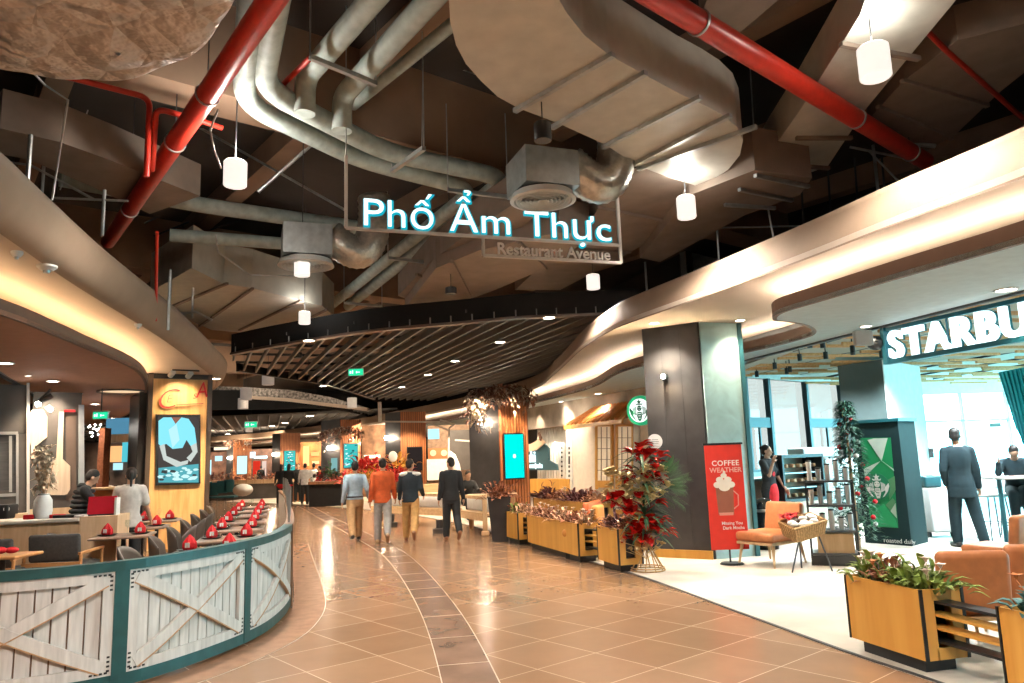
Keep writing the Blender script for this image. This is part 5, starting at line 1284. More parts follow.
# emblem: round siren disc in the plane of the panel
def emblem(parent, c, n, x, z, r, ring=None):
    """white figure on green: crown, hair, face, two tails, as flat raised shapes"""
    W_ = M_WT if ring is None else ring
    def P_(pts, off): return [c + x * (a * r) + z * (b * r) + n * off for a, b in pts]
    g = MB(); k = 28
    g.plate(P_([(math.cos(2 * PI * i / k), math.sin(2 * PI * i / k)) for i in range(k)], .004), n * .004)
    g.build('emblem_disc', mat('emblem_green', (.01, .16, .08), .5) if ring is None else ring, parent)
    G = mat('emblem_ink', (.005, .16, .07), .5) if ring is not None else M_WT
    g = MB(); o_ = .010
    star = [(0, .98), (.07, .80), (.26, .80), (.11, .68), (.17, .50), (0, .6), (-.17, .50), (-.11, .68), (-.26, .80), (-.07, .80)]
    g.plate(P_(star, o_), n * .003)
    g.plate(P_([(-.30, .46), (.30, .46), (.36, .62), (.16, .52), (0, .56), (-.16, .52), (-.36, .62)], o_), n * .003)
    g.plate(P_([(.22 * math.cos(2 * PI * i / 18), .18 + .24 * math.sin(2 * PI * i / 18)) for i in range(18)], o_), n * .003)
    for s_ in (-1, 1):
        for q in range(4):
            x0 = .30 + .09 * q
            g.plate(P_([(s_ * x0, .36 - .05 * q), (s_ * (x0 + .05), .36 - .05 * q), (s_ * (x0 + .07), -.10), (s_ * (x0 + .01), -.42 + .04 * q), (s_ * (x0 - .05), -.42 + .04 * q), (s_ * (x0 + .02), -.10)], o_), n * .003)
        g.plate(P_([(s_ * .62, -.05), (s_ * .9, .28), (s_ * .95, .05), (s_ * .80, -.35), (s_ * .50, -.72), (s_ * .34, -.80), (s_ * .60, -.42)], o_), n * .003)
    g.plate(P_([(-.20, -.12), (.20, -.12), (.24, -.5), (.12, -.88), (-.12, -.88), (-.24, -.5)], o_), n * .003)
    g.build('emblem_figure', G, parent)
    g = MB()
    for s_ in (-1, 1): g.plate(P_([(s_ * .06, .24), (s_ * .15, .26), (s_ * .15, .21), (s_ * .06, .20)], o_ + .004), n * .002)
    g.plate(P_([(-.06, .06), (.06, .06), (.04, .03), (-.04, .03)], o_ + .004), n * .002)
    for q in range(3): g.plate(P_([(-.16 + .03 * q, -.24 - .2 * q), (.16 - .03 * q, -.24 - .2 * q), (.15 - .03 * q, -.28 - .2 * q), (-.15 + .03 * q, -.28 - .2 * q)], o_ + .004), n * .002)
    g.build('emblem_lines', mat('emblem_green', 0) if ring is None else ring, parent)
zz = Vector((0, 0, 1))
ce = Pp(878, 486.5, .012); emblem(py, ce, un, ux, zz, .215)
text('lettering', 'roasted daily', .10, M_WT, py, Pp(884, 542, .01), ux, zz, .003)

# ---- round projecting sign on the column edge
rc = WP(641, 410.5, (1.75, 12.6), (2.35, 12.15)); rn = Vector((-.63, -.77, 0)).normalized(); rx = Vector((-rn.y, rn.x, 0))
rsn = thing('round_sign', 'round green and white lit emblem sign sticking out behind the column', 'sign', rc)
rr_ = .245
Mr = Matrix((rx, zz, rn)).transposed().to_4x4()
MB().lathe([(.001, -.05), (rr_, -.05), (rr_ * 1.02, 0), (rr_, .045), (.001, .045)], rc, 36, M=Mr).build('drum', mat('sign_green', (.01, .22, .10), .4, emit=(.01, .5, .22), es=.5), rsn, 'auto')
emblem(rsn, rc + rn * .043, rn, rx, zz, rr_ * .80, emis('siren_white', (.88, 1, .95), 1.4))
bpy.data.objects['round_sign']
MB().cyl(rc + rx * rr_, rc + rx * (rr_ + .4), .02, 8).build('arm', M_DGREY, rsn)

# ---- hanging shop name
g1, g2 = Z(884, 326, H2), Z(1034, 291, H2); g1.z = g2.z = 0; gd = (g2 - g1).normalized(); gn = Vector((gd.y, -gd.x, 0))
g2 = g1 + gd * 5.2
def Gp(u, v, off=0): return WP(u, v, g1, g1 + gd) + gn * off
zb0 = Gp(889, 362).z
ss = thing('shop_name_sign', 'open teal framed sign with big glowing white letters at upper right', 'sign', g1 + Vector((0, 0, H2 - .3)))
MTF = mat('sign_teal', (.008, .10, .14), .4)
f = MB(); f.bar(g1 + Vector((0, 0, zb0 - .03)), g1 + Vector((0, 0, H2 - .03)), .07, .10, up=gn); f.bar(g1 + Vector((0, 0, zb0)), g2 + Vector((0, 0, zb0)), .09, .06)
f.bar(g1 + Vector((0, 0, H2 - .06)), g2 + Vector((0, 0, H2 - .06)), .04, .05)
for k in range(1, 6): f.bar(g1 + gd * k + Vector((0, 0, zb0)), g1 + gd * k + Vector((0, 0, H2 - .06)), .02, .02)
f.build('frame', MTF, ss)
hz = (H2 - .06 - zb0) * .80
s0 = Gp(892, 360, .02); s0.z = zb0 + .045
M_SB = emis('shop_letter', (.80, 1, 1), 2.2)
T_ = 'STARBUCKS COFFEE'
text('lettering', T_, hz * 1.42, M_SB, ss, s0, gd, zz, .03, .016, space=1.16)
text('letter_rim', T_, hz * 1.42, mat('sign_teal2', (.01, .16, .20), .4), ss, s0 - gn * .045, gd, zz, .015, .024, space=1.16)

# ---- timber baffle ceiling of the coffee shop
bf = thing('baffle_ceiling', 'hanging timber plank ceiling of the coffee shop', 'ceiling'); bf['kind'] = 'structure'
g = MB(); r6 = random.Random(11)
pd = Vector((.98, .18, 0)).normalized(); pq = Vector((pd.y, -pd.x, 0))
org = Vector((4.6, 12.6, 0))
for i in range(-18, 18):
    for j in range(-3, 14):
        p = org + pq * (i * .74 + (j % 2) * .3) + pd * (j * 1.45 + (i % 3) * .35)
        # stay inside the shop
        tl = TRIM; lim = None
        for a, b in zip(tl, tl[1:]):
            if min(a[1], b[1]) <= p.y <= max(a[1], b[1]): lim = a[0] + (b[0] - a[0]) * (p.y - a[1]) / (b[1] - a[1])
        if lim is None: lim = 4.5 if p.y > 13.4 else 99
        if p.x < lim + .45 or p.x > 23.4 or p.y < -2: continue
        if (p - WA).dot(nA) > -.9 or p.y > 23.5: continue
        g.box((p.x, p.y, 3.42 + r6.random() * .10), (.06, 1.32, .055), math.atan2(pd.y, pd.x) - PI / 2)
g.build('planks', W_BAFFLE, bf)
g = MB()
for j in range(-2, 13):
    for k in range(-11, 12):
        c_ = org + pd * (j * 1.45 + .3) + pq * k; e_ = c_ + pq
        if min(c_.x, e_.x) < 5.6 + max(0, 8.2 - min(c_.y, e_.y)) * .8 or max(c_.x, e_.x) > 23.4 or max((c_ - WA).dot(nA), (e_ - WA).dot(nA)) > -.4 or max(c_.y, e_.y) > 23.5: continue
        g.bar(c_ + Vector((0, 0, 3.62)), e_ + Vector((0, 0, 3.62)), .04, .05)
g.build('carriers', M_BLACK, bf)
struct(MB().prism([(4.8, 13.0), (5.9, 8.2), (7.6, 5), (9, 2.5), (11, -3), (XR - .05, -3), (XR - .05, B2.y), (B1.x, B1.y), (WA.x, WA.y)], 3.78, 3.84).build('ceiling_shop', mat('shop_ceiling', (.78, .76, .72), .8)))
struct(MB().prism([(4.8, 13.0), (WA.x - .2, WA.y), (WA.x + .2, WA.y), (5.0, 13.1)], 3.3, 3.8).build('bulkhead_shop', M_SOFFIT))
SPOTS = [(790, 372), (757, 377), (800, 361), (826, 359), (853, 355), (775, 369), (787, 374), (810, 348), (823, 348), (853, 353), (882, 358)]
for k, (u, v) in enumerate(SPOTS):
    p = Z(u, v, 3.30); lab = 'small black track spotlight under the timber plank ceiling'
    t = thing('track_spotlight', lab, 'spotlight', p, group='black track spotlights in the coffee shop ceiling')
    MB().cyl(p, p + Vector((0, 0, .14)), .045, 12).build('head', M_BLACK, t); MB().cyl(p + Vector((0, 0, .14)), p + Vector((0, 0, .34)), .012, 6).build('stem', M_BLACK, t)
for (x, y) in ((6.0, 16), (7.5, 14.5), (9, 17), (6.5, 11.0), (8.5, 11.5), (10.5, 14)):
    light('SPOT', (x, y, 3.36), 160 * LAMP, (.84, .97, 1), .08, angle=140)  # cool spots added to brighten the shop; no fixtures at these points
p = Z(872, 333, 3.1); t = thing('projector', 'grey box and dark dome camera beside the glowing shop name', 'camera', p)
c_ = Z(863, 338, 2.98); MB().rbox(c_ + Vector((0, 0, 0)), (.24, .08, .20), .02).build('body', mat('grey_box', (.45, .45, .44), .5), t); c_ = Z(876, 343, 3.0); MB().ell(c_, (.12, .12, .10)).build('dome', M_BLACK, t, True)

# ---- inner shop column
i1, i2, i3 = Y(843, 420, 16.6), Y(888, 420, 15.6), Y(925, 420, 17.2)
for q in (i1, i2, i3): q.z = 0
t = thing('inner_column', 'dark square column inside the coffee shop with one white lit side', 'column', i2)
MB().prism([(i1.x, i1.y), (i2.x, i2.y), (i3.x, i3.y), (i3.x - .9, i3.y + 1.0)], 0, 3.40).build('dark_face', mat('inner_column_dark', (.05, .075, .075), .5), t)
vv = (i3 - i2).normalized(); MB().plate([i2 + vv * .01, i3, i3 + zz * 3.39, i2 + vv * .01 + zz * 3.39], Vector((vv.y, -vv.x, 0)) * .02).build('white_face', M_WHITE, t)  # daylight on this side is put into its white colour

# ---- counter, fridge, cake case
cta, ctb = Y(752, 490, 13.6), Y(850, 490, 15.2); cta.z = ctb.z = 0; cd = (ctb - cta).normalized(); rzq = math.atan2(cd.y, cd.x); cn_ = Vector((-cd.y, cd.x, 0)); Lq = (ctb - cta).length
t = thing('coffee_counter', 'pale coffee counter behind the lounge chair', 'counter', (cta + ctb) / 2)
MB().box((cta + ctb) / 2 + cn_ * .9 + zz * .5, (Lq, .6, 1.0), rzq).build('front', mat('counter_front', (.62, .50, .38), .5), t); MB().rbox((cta + ctb) / 2 + cn_ * .9 + zz * 1.02, (Lq + .05, .7, .05), .01, rzq).build('worktop', M_MARBLE, t)
f1, f2_ = WP(786, 470, cta, ctb), WP(826, 470, cta, ctb); ft = WP(800, 456, cta, ctb).z
t = thing('cake_case', 'black framed glass cake case with lit shelves on the coffee counter', 'display case', (f1.x, f1.y, .5))
w_ = (f2_ - f1).length; cm = (f1 + f2_) / 2; cm.z = 0
f = MB()
for e in (-1, 1): f.box(cm + cd * (e * w_ / 2) + cn_ * .3 + zz * ((ft + .6) / 2), (.05, .5, ft - .6), rzq)
f.box(cm + cn_ * .3 + zz * ft, (w_ + .05, .5, .06), rzq); f.box(cm + cn_ * .3 + zz * .62, (w_ + .05, .5, .06), rzq); f.build('frame', M_BLACK, t)
MB().box(cm + cn_ * .52 + zz * ((ft + .6) / 2), (w_, .04, ft - .6), rzq).build('back_panel', mat('case_back', (.55, .40, .28), .5), t)
for k in range(2): MB().box(cm + cn_ * .3 + zz * (.85 + k * .28), (w_ - .06, .42, .015), rzq).build('glass_shelf', M_STEEL, t)
g = MB(); r7 = random.Random(2)
for k in range(3):
    for j in range(6): g.rbox(cm + cd * (-w_ / 2 + .09 + j * (w_ - .16) / 5) + cn_ * .25 + zz * (.66 + k * .28 + .045), (.08, .12, .07), .02, rzq)
g.build('cakes', mat('cakes', (.62, .36, .20), .6, noise_=.5, scale=6), t)
MB().box(cm + zz * .3 + cn_ * .3, (w_, .5, .6), rzq).build('base', mat('counter_front', 0), t)
for k, (u, v0, v1, uw) in enumerate(((836, 458, 505, 20), (813, 447, 458, 34))):
    a = WP(u - uw / 2, v1, cta + cn_ * .6, ctb + cn_ * .6); b_ = WP(u + uw / 2, v0, cta + cn_ * .6, ctb + cn_ * .6)
    o = MB().rbox(((a.x + b_.x) / 2, (a.y + b_.y) / 2, (a.z + b_.z) / 2), ((b_ - a).length * (.9 if k == 0 else 1), .4, b_.z - a.z), .03, rzq).build('machine', mat('pale_machine', (.55, .72, .72), .35), None, 'auto'); tag(o, ('pale upright fridge right of the cake case', 'pale coffee machine behind the cake case')[k], ('fridge', 'coffee machine')[k])
# black pod behind the lounge chair
p = Z(767, 549, 0); t = thing('waste_bin', 'glossy black round bin behind the lounge chair', 'bin', p); MB().lathe([(.001, 0), (.19, 0), (.2, .5), (.19, .68), (.12, .79), (.001, .82)], p, 28).build('bin_body', mat('gloss_black', (.008, .012, .015), .12), t, True)
MB().lathe([(.205, .60), (.207, .63), (.2, .64)], p, 28).build('rim', M_STEEL, t)
# cabinet and till near the glass front
p = Y(938, 508, 13.2); t = thing('white_cabinet', 'low white wheeled cabinet left of the man in the dark suit', 'cabinet', (p.x, p.y, 0)); MB().rbox((p.x, p.y, .47), (.52, .5, .74), .03).build('body', M_WHITE, t, 'auto')
for sx in (-1, 1): MB().cyl((p.x + sx * .2 - .02, p.y, .05), (p.x + sx * .2 + .02, p.y, .05), .05, 12).build('wheel', M_DGREY, t)
g = MB(); g.rbox((p.x - .1, p.y, .95), (.3, .3, .2), .04); o = g.build('card_reader', mat('teal_device', (.02, .10, .12), .4), None, 'auto'); tag(o, 'dark teal box standing on the white wheeled cabinet', 'device')
o = panelbox('wall_socket', 930, 448, 934, 458, 17, .05, M_DGREY, 'small dark box on the wall left of the suited man', 'wall box')
# high table
ta = Y(1010, 477, 11.9); t = thing('high_table', 'high round topped bar table at the right edge', 'table', (ta.x + .3, ta.y, 0))
MB().rbox((ta.x + .3, ta.y, 1.03), (1.2, .7, .035), .02).build('table_top', mat('bar_top', (.45, .42, .40), .35), t, 'auto')
for x in (-.18, .8): MB().cyl((ta.x + x, ta.y, .02), (ta.x + x, ta.y, 1.01), .035, 12).build('leg', mat('teal_leg', (.015, .09, .11), .4), t); MB().cyl((ta.x + x, ta.y, 0), (ta.x + x, ta.y, .02), .2, 20).build('foot_plate', MATS['teal_leg'], t)
MB().bar((ta.x - .18, ta.y, .3), (ta.x + .8, ta.y, .3), .02).build('foot_rail', M_DGREY, t)
o = MB().box((ta.x + .1, ta.y - .1, 1.055), (.25, .18, .012)).build('magazine', mat('magazine', (.5, .3, .25), .5)); tag(o, 'open magazine on the high bar table', 'magazine')
def stool(x, y, label):
    t = thing('bar_stool', label, 'stool', (x, y, 0)); MB().rbox((x, y, .72), (.38, .36, .05), .05).build('seat', M_WHITE, t, 'auto'); MB().rbox((x, y + .18, .92), (.36, .03, .22), .015).build('backrest', M_WHITE, t)
    for sx in (-1, 1):
        for sy in (-1, 1): MB().cap((x + sx * .14, y + sy * .14, .7), (x + sx * .19, y + sy * .19, .01), .012, .01, 6).build('leg', M_DGREY, t)
    MB().tube([(x + a * .17, y + b_ * .17, .28) for a, b_ in ((-1, -1), (1, -1), (1, 1), (-1, 1))], .008, 6, True).build('foot_ring', M_DGREY, t)
q = Y(994, 520, 12.6); stool(q.x, q.y, 'pale bar stool behind the left leg of the high table'); q = Y(1018, 520, 12.9); stool(q.x, q.y, 'pale bar stool under the seated customer at the right edge')
t = MB()
# teal curtain at the right edge
ca_, cb_ = Y(1003, 400, 19), Y(1040, 400, 17.5)
g = MB(); vs = []; fs = []; n_ = 40
for i in range(n_ + 1):
    f_ = i / n_; p = ca_.lerp(cb_, f_); off = .07 * math.sin(i * 1.3); 
    top = Y(1003, 372, 19).z; bot = 1.0 if f_ > .3 else 1.9 - f_ * 3
    vs += [(p.x + off * .5, p.y + off, top), (p.x + off * .5 + (.25 if True else 0), p.y + off, bot)]
for i in range(n_): fs.append((2 * i, 2 * i + 1, 2 * i + 3, 2 * i + 2))
o = g.add(vs, fs).build('curtain', mat('teal_curtain', (.03, .52, .60), .7), None, True); o.modifiers.new('thick', 'SOLIDIFY').thickness = .02; tag(o, 'teal curtain hanging at the upper right edge', 'curtain')
o = panelbox('wall_notice', 990, 423, 1001, 427, 19.5, .03, mat('notice', (.45, .55, .55), .6), 'small grey notice on the bright wall right of the suited man', 'notice')

# ---- planters -----------------------------------------------------
def tree_leaves(mb, c, n, rad, L, w, r_, up=.6, droop=.3):
    for k in range(n):
        p = Vector(c) + Vector((r_.gauss(0, rad[0]), r_.gauss(0, rad[1]), abs(r_.gauss(0, rad[2])))); d = (p - Vector(c)) + Vector((r_.gauss(0, .06), r_.gauss(0, .06), up * .1))
        mb.leaf(p, d, (0, 0, 1), L * r_.uniform(.6, 1.2), w * r_.uniform(.7, 1.2), droop)
M_LG = mat('leaf_green_bright', (.20, .28, .05), .5, noise_=.5, scale=9); M_LD = mat('leaf_dark', (.03, .085, .035), .5, noise_=.4, scale=9); M_LR = mat('leaf_bronze', (.34, .13, .07), .5, noise_=.6, scale=9)
M_LC = mat('leaf_cream', (.66, .40, .24), .55, noise_=.3, scale=9); M_LP = mat('leaf_plum', (.13, .04, .045), .5, noise_=.5, scale=9); M_PET = mat('petal_white', (.80, .66, .58), .5); M_PETO = mat('petal_orange', (.70, .25, .08), .5)
def planter(a, b, wd, label, htop=.58, hbot=.10, recess='end'):
    """long box from a to b (front bottom line), wd to the shop side"""
    a, b = Vector((a[0], a[1], 0)), Vector((b[0], b[1], 0)); d = (b - a).normalized(); n = Vector((-d.y, d.x, 0)); L = (b - a).length; rz = math.atan2(d.y, d.x)
    t = thing('timber_planter', label, 'planter', a + d * L / 2 + n * wd / 2)
    def Q(x, y, z): return a + d * x + n * y + zz * z
    MB().box(Q(L / 2, .006, (htop + hbot) / 2), (L - .03, .018, htop - hbot), rz).build('front_panel', W_HONEY, t)
    MB().box(Q(L / 2, wd - .006, (htop + hbot) / 2), (L - .03, .018, htop - hbot), rz).build('rear_panel', W_HONEY, t)
    for x in (.0, L):
        s_ = 1 if x else -1; e = MB(); w1 = wd * .26
        for y in (w1 / 2 + .015, wd - w1 / 2 - .015): e.box(Q(x - s_ * .012, y, (htop + hbot) / 2), (.02, w1, htop - hbot), rz)
        for z in (htop - .04, hbot + .04): e.box(Q(x - s_ * .012, wd / 2, z), (.02, wd * .5, .08), rz)
        e.build('end_panel', W_HONEY, t)
        i_ = MB(); i_.box(Q(x - s_ * .10, wd / 2, (htop + hbot) / 2), (.01, wd * .55, htop - hbot - .16), rz); i_.build('recess', M_BLACK, t)
    for x in (.003, L - .003):
        for y_ in (.004, wd - .004): MB().box(Q(x, y_, (htop + hbot) / 2), (.012, .026, htop - hbot + .004), rz).build('corner_strip', M_BLACK, t)
    MB().box(Q(L / 2, wd / 2, hbot + .01), (L - .04, wd - .02, .02), rz).build('bottom', M_BLACK, t)
    MB().box(Q(L / 2, wd / 2, hbot / 2 + .003), (L - .16, wd - .1, hbot - .006), rz).build('plinth', M_BLACK, t)
    MB().box(Q(L / 2, wd / 2, htop - .06), (L - .05, wd - .04, .02), rz).build('soil', mat('soil', (.03, .018, .012), .95, noise_=.4, scale=60, bump=.5), t)
    return Q, L, rz
def links(Qa, La, Qb, wd, htop, label, htl=(.22, .31, .40, .49)):
    p = (Qa(La, wd / 2, .3) + Qb(0, wd / 2, .3)) / 2; t = thing('shelf_slats', label, 'slats', p)
    for k, z in enumerate(htl):
        a = Qa(La - .09, wd / 2, z); b = Qb(.09, wd / 2, z); MB().bar(a, b, wd * .34, .018).build('slat', W_HONEY if k in (1, 2) else M_BLACK, t)
def plants(Q, L, wd, z, n, kinds, label, r_, size=1.0, grp=None):
    for k in range(n):
        x = L * (k + .5) / n; kd = kinds[k % len(kinds)]
        p = Q(x, wd / 2, z); t = thing('potted_plant', label % (kd[1], ('leftmost', 'second', 'third', 'fourth', 'fifth', 'sixth', 'seventh', 'eighth', 'ninth', 'tenth')[k]), 'plant', p, group=grp)
        g = MB(); tree_leaves(g, p, int(kd[3]), (.075 * size, .065 * size, .055 * size), .16 * size, .06 * size, r_, .8); g.build('leaves', kd[0], t)
        g = MB()
        for j in range(5): g.cap(p - zz * .01, p + Vector((r_.gauss(0, .04), r_.gauss(0, .04), .12 * size)), .005, .004, 5)
        g.build('stems', M_LD, t)
        if kd[2] is not None:
            g = MB()
            for j in range(4):
                c_ = p + Vector((r_.gauss(0, .07), r_.gauss(0, .05), .13 * size + r_.random() * .10))
                for q in range(5): g.leaf(c_, (math.cos(q * 1.257), math.sin(q * 1.257), .9), zz, .065 * size, .045 * size, .1, 2)
                g.tube([p, c_], .003, 4)
            g.build('flowers', kd[2], t)
r8 = random.Random(21)
KG = (M_LG, 'bright green', None, 70); KGW = (M_LG, 'yellow green white-flowered', M_PET, 70); KR = (M_LR, 'bronze leaved orange-flowered', M_PETO, 60); KB = (M_LR, 'bronze leaved', None, 70); KP = (M_LP, 'plum leaved', None, 70); KC = (M_LC, 'cream and russet leaved', M_PET, 60); KD = (M_LD, 'dark green', None, 70)
RWD = .36
f1_, f2v, f3v = Z(851, 637, .10), Z(928, 662, .10), Z(964, 655, .10)
dirr = (f2v - f1_); dirr.z = 0; dirr.normalize()
QR, LR, rzr = planter(f1_, f2v, RWD, 'honey plywood planter box in the right foreground, nearest whole one')
QR2, LR2, _ = planter(f2v + dirr * .62, f2v + dirr * 1.9, RWD, 'honey plywood planter cut off by the right bottom corner')
links(QR, LR, QR2, RWD, .58, 'black and honey slats bridging the two foreground planters')
plants(QR, LR, RWD, .535, 4, [KGW, KR, KG, KGW], '%s plant in the right foreground planter, %s from the left', r8, 1.0)
plants(QR2, LR2, RWD, .535, 4, [(mat('leaf_teal', (.07, .20, .19), .45, noise_=.4), 'teal grey', M_PETO, 50), KB, KG, KP], '%s plant in the cut off corner planter, %s from the left', r8, 1.0)
# middle row
QA, LA_, _ = planter((-.25, 14.82), (-.01, 14.1), .36, 'short honey planter beside the tall black pot')
QB, LB_, _ = planter((.16, 13.70), (.90, 11.52), .36, 'long honey planter in the middle of the planter row')
QC, LC_, _ = planter((1.15, 11.15), (1.36, 10.45), .36, 'short honey planter beside the flower stand')
links(QA, LA_, QB, .36, .58, 'slats between the short left planter and the long planter'); links(QB, LB_, QC, .36, .58, 'slats between the long planter and the flower stand planter')
plants(QA, LA_, .36, .535, 3, [KB, KG, KC], '%s plant in the short left planter, %s from the left', r8, 1.0)
plants(QB, LB_, .36, .535, 9, [KC, KB, KC, KB, KC, KC, KB, KB, KC], '%s plant in the long planter, %s from the left', r8, 1.0)
plants(QC, LC_, .36, .535, 3, [KB, KP, KB], '%s plant in the flower stand planter, %s from the left', r8, 1.0)
# second row of planters behind
QD, LD_, _ = planter((.35, 16.6), (1.45, 13.9), .36, 'dark rear planter behind the long honey planter', .72)
plants(QD, LD_, .36, .68, 8, [KP, KP, KB, KC], '%s plant in the rear planter row, %s from the left', r8, 1.25)
QE, LE_, _ = planter((1.75, 13.6), (2.15, 12.6), .36, 'rear planter next to the black column face', .62)
plants(QE, LE_, .36, .58, 3, [KP, KB, KP], '%s plant beside the black column face, %s from the left', r8, 1.2)
# tall black pot
p = Z(500.5, 542, 0) + Vector((0, .15, 0)); t = thing('tall_pot', 'tall tapering black pot at the left end of the planter row', 'pot', p)
g = MB(); vs = []
for (h_, z) in ((.155, 0), (.225, .86), (.20, .86), (.19, .80)): vs += [(p.x + sx * h_, p.y + sy * h_, z) for sx, sy in ((-1, -1), (1, -1), (1, 1), (-1, 1))]
fs = [(3, 2, 1, 0)] + [(4 * i + k, 4 * i + (k + 1) % 4, 4 * i + 4 + (k + 1) % 4, 4 * i + 4 + k) for i in range(3) for k in range(4)] + [(12, 13, 14, 15)]
g.add(vs, fs).build('pot_body', M_CHAR, t)
pt = thing('potted_plant', 'russet leaved bush in the tall black pot', 'plant', p + zz * .8); g = MB(); tree_leaves(g, p + zz * .80, 150, (.13, .11, .12), .17, .07, r8); g.build('leaves', M_LR, pt); g = MB(); g.cap(p + zz * .79, p + zz * .95, .012, .01, 6); g.build('stem', M_RAW, pt)

# ---- flower stand
fc = Z(648, 571, 0); fs_ = thing('flower_stand', 'tall congratulation flower stand of red and cream blooms with a round white card', 'flower stand', fc)
g = MB(); r9 = random.Random(33)
for k in range(10):
    a = 2 * PI * k / 10; g.tube([fc + Vector((.23 * math.cos(a), .23 * math.sin(a), .01)), fc + Vector((.05 * math.cos(a + .5), .05 * math.sin(a + .5), .35)), fc + Vector((.02, 0, .7))], .008, 5)
for z, r_ in ((.02, .235), (.05, .225), (.35, .06)): g.tube([fc + Vector((r_ * math.cos(a * .2618), r_ * math.sin(a * .2618), z)) for a in range(24)], .010, 5, True)
g.build('wicker_tripod', mat('wicker', 0), fs_)
MB().cap(fc + zz * .3, fc + zz * 1.75, .015, .01, 6).build('pole', M_RAW, fs_)
g = MB()
for k in range(130):
    z = r9.choice([r9.uniform(.45, .75), r9.uniform(.85, 1.6)]); a = r9.random() * 6.283
    g.leaf(fc + zz * z, (math.cos(a), math.sin(a) * .7, r9.uniform(-.1, .8)), zz, r9.uniform(.28, .50), .05, .35, 4)
g.build('green_fronds', M_LD, fs_)
g = MB()
for k in range(26):
    c_ = fc + Vector((.12 + r9.gauss(0, .05), 0, 1.15)); a = r9.uniform(-.7, 1.0)
    d_ = Vector((math.cos(a), r9.gauss(0, .3), math.sin(a)))
    q0 = c_ + d_ * .25
    for j in range(9):
        for s_ in (-1, 1): g.leaf(q0 + d_ * j * .022, d_ + Vector((-d_.z, 0, d_.x)) * s_ * .8, zz, .10, .014, .1, 2)
g.build('palm_fronds', mat('palm_green', (.05, .17, .05), .5, noise_=.3), fs_)
def blooms(n, zr, xr_, m, name, size, seed, shape='anth'):
    r_ = random.Random(seed); g = MB()
    for k in range(n):
        z = r_.uniform(*zr); a = r_.uniform(PI * .9, PI * 2.1); rad = r_.uniform(xr_[0], xr_[1])
        c_ = fc + Vector((rad * math.cos(a) + r_.gauss(0, .04) + xr_[2], rad * .6 * math.sin(a), z)); out = Vector((math.cos(a), math.sin(a) - .3, r_.uniform(0, .7))).normalized()
        if shape == 'anth':
            for q in range(3): g.leaf(c_, out + Vector((r_.gauss(0, .2), r_.gauss(0, .2), .5 - .4 * q)), zz, size, size * .85, .1, 4)
        else:
            for q in range(10):
                th = q * .628; s_ = Vector((math.cos(th), math.sin(th), .6)); g.leaf(c_, s_ + out * .8, zz, size * .62, size * .46, .1, 3)
        g.tube([fc + zz * (z - .12), c_], .004, 4)
    g.build(name, m, fs_)
M_ANTH = mat('anthurium_red', (.62, .02, .015), .22); M_CRM = mat('cream_bloom', (.88, .66, .34), .55, noise_=.25, scale=20); M_WBL = mat('white_bloom', (.92, .84, .76), .5)
blooms(22, (1.2, 1.72), (.02, .24, .02), M_ANTH, 'red_anthuriums', .17, 1); blooms(14, (.78, 1.02), (.14, .34, -.12), M_ANTH, 'red_anthuriums', .17, 2); blooms(18, (.34, .68), (.08, .26, .0), M_ANTH, 'red_anthuriums', .17, 3)
blooms(60, (.92, 1.38), (.12, .42, -.08), M_CRM, 'cream_lilies', .17, 4, 'lily'); blooms(24, (.28, .65), (.15, .33, -.1), M_CRM, 'cream_lilies', .11, 5, 'lily'); blooms(26, (1.0, 1.35), (.05, .30, .1), M_WBL, 'white_lilies', .13, 6, 'lily'); blooms(12, (.45, .75), (.1, .26, -.02), M_WBL, 'white_lilies', .11, 7, 'lily')
cc_ = Y(655, 441.5, fc.y - .02); MB().cyl(cc_ + Vector((0, .004, 0)), cc_ - Vector((0, .004, 0)), .105, 28).build('round_card', M_WHITE, fs_)
g = MB()
for k in range(3): g.box(cc_ + Vector((0, -.006, .025 - .025 * k)), (.11 - .02 * abs(k - 1), .002, .006))
g.build('card_script', M_DGREY, fs_); MB().cyl((cc_.x, fc.y, 1.7), cc_ - zz * .09, .005, 5).build('card_stick', M_RAW, fs_)
lk = WP(640, 465, fc, fc + Vector((1, 0, 0)))

# ---- tan lounge seats at the right edge behind the planters
def lounge(c, w, rz, label):
    t = thing('leather_chair', label, 'chair', (c.x, c.y, 0), rz); T = world(t); L_ = lambda x, y, z: T @ Vector((x, y, z)); Rz = Matrix.Rotation(rz, 4, 'Z')
    MB().rbox(L_(0, 0, c.z - .24), (w, .11, .46), .05, M=Rz @ Matrix.Rotation(.12, 4, 'X')).build('backrest', M_LEATHER, t, 'auto'); MB().rbox(L_(0, .32, .37), (w, .56, .14), .05, M=Rz).build('seat', M_LEATHER, t, 'auto')
    MB().box(L_(0, .3, .28), (w - .04, .55, .03), M=Rz).build('seat_frame', W_PINE, t)
    for sx in (-1, 1):
        for y in (.05, .53): MB().cap(L_(sx * (w / 2 - .06), y, .28), L_(sx * (w / 2 - .04), y, .013), .02, .012, 8).build('leg', W_PINE, t)
lounge(Z(969, 548.5, .80), .52, -.12, 'tan leather chair right behind the foreground planter'); lounge(Z(1036, 542, .80), .52, -.12, 'tan leather chair at the right edge beside the one behind the planter')
lounge(Z(1022, 513, .80), .52, .5, 'tan leather chair farther back at the right edge')
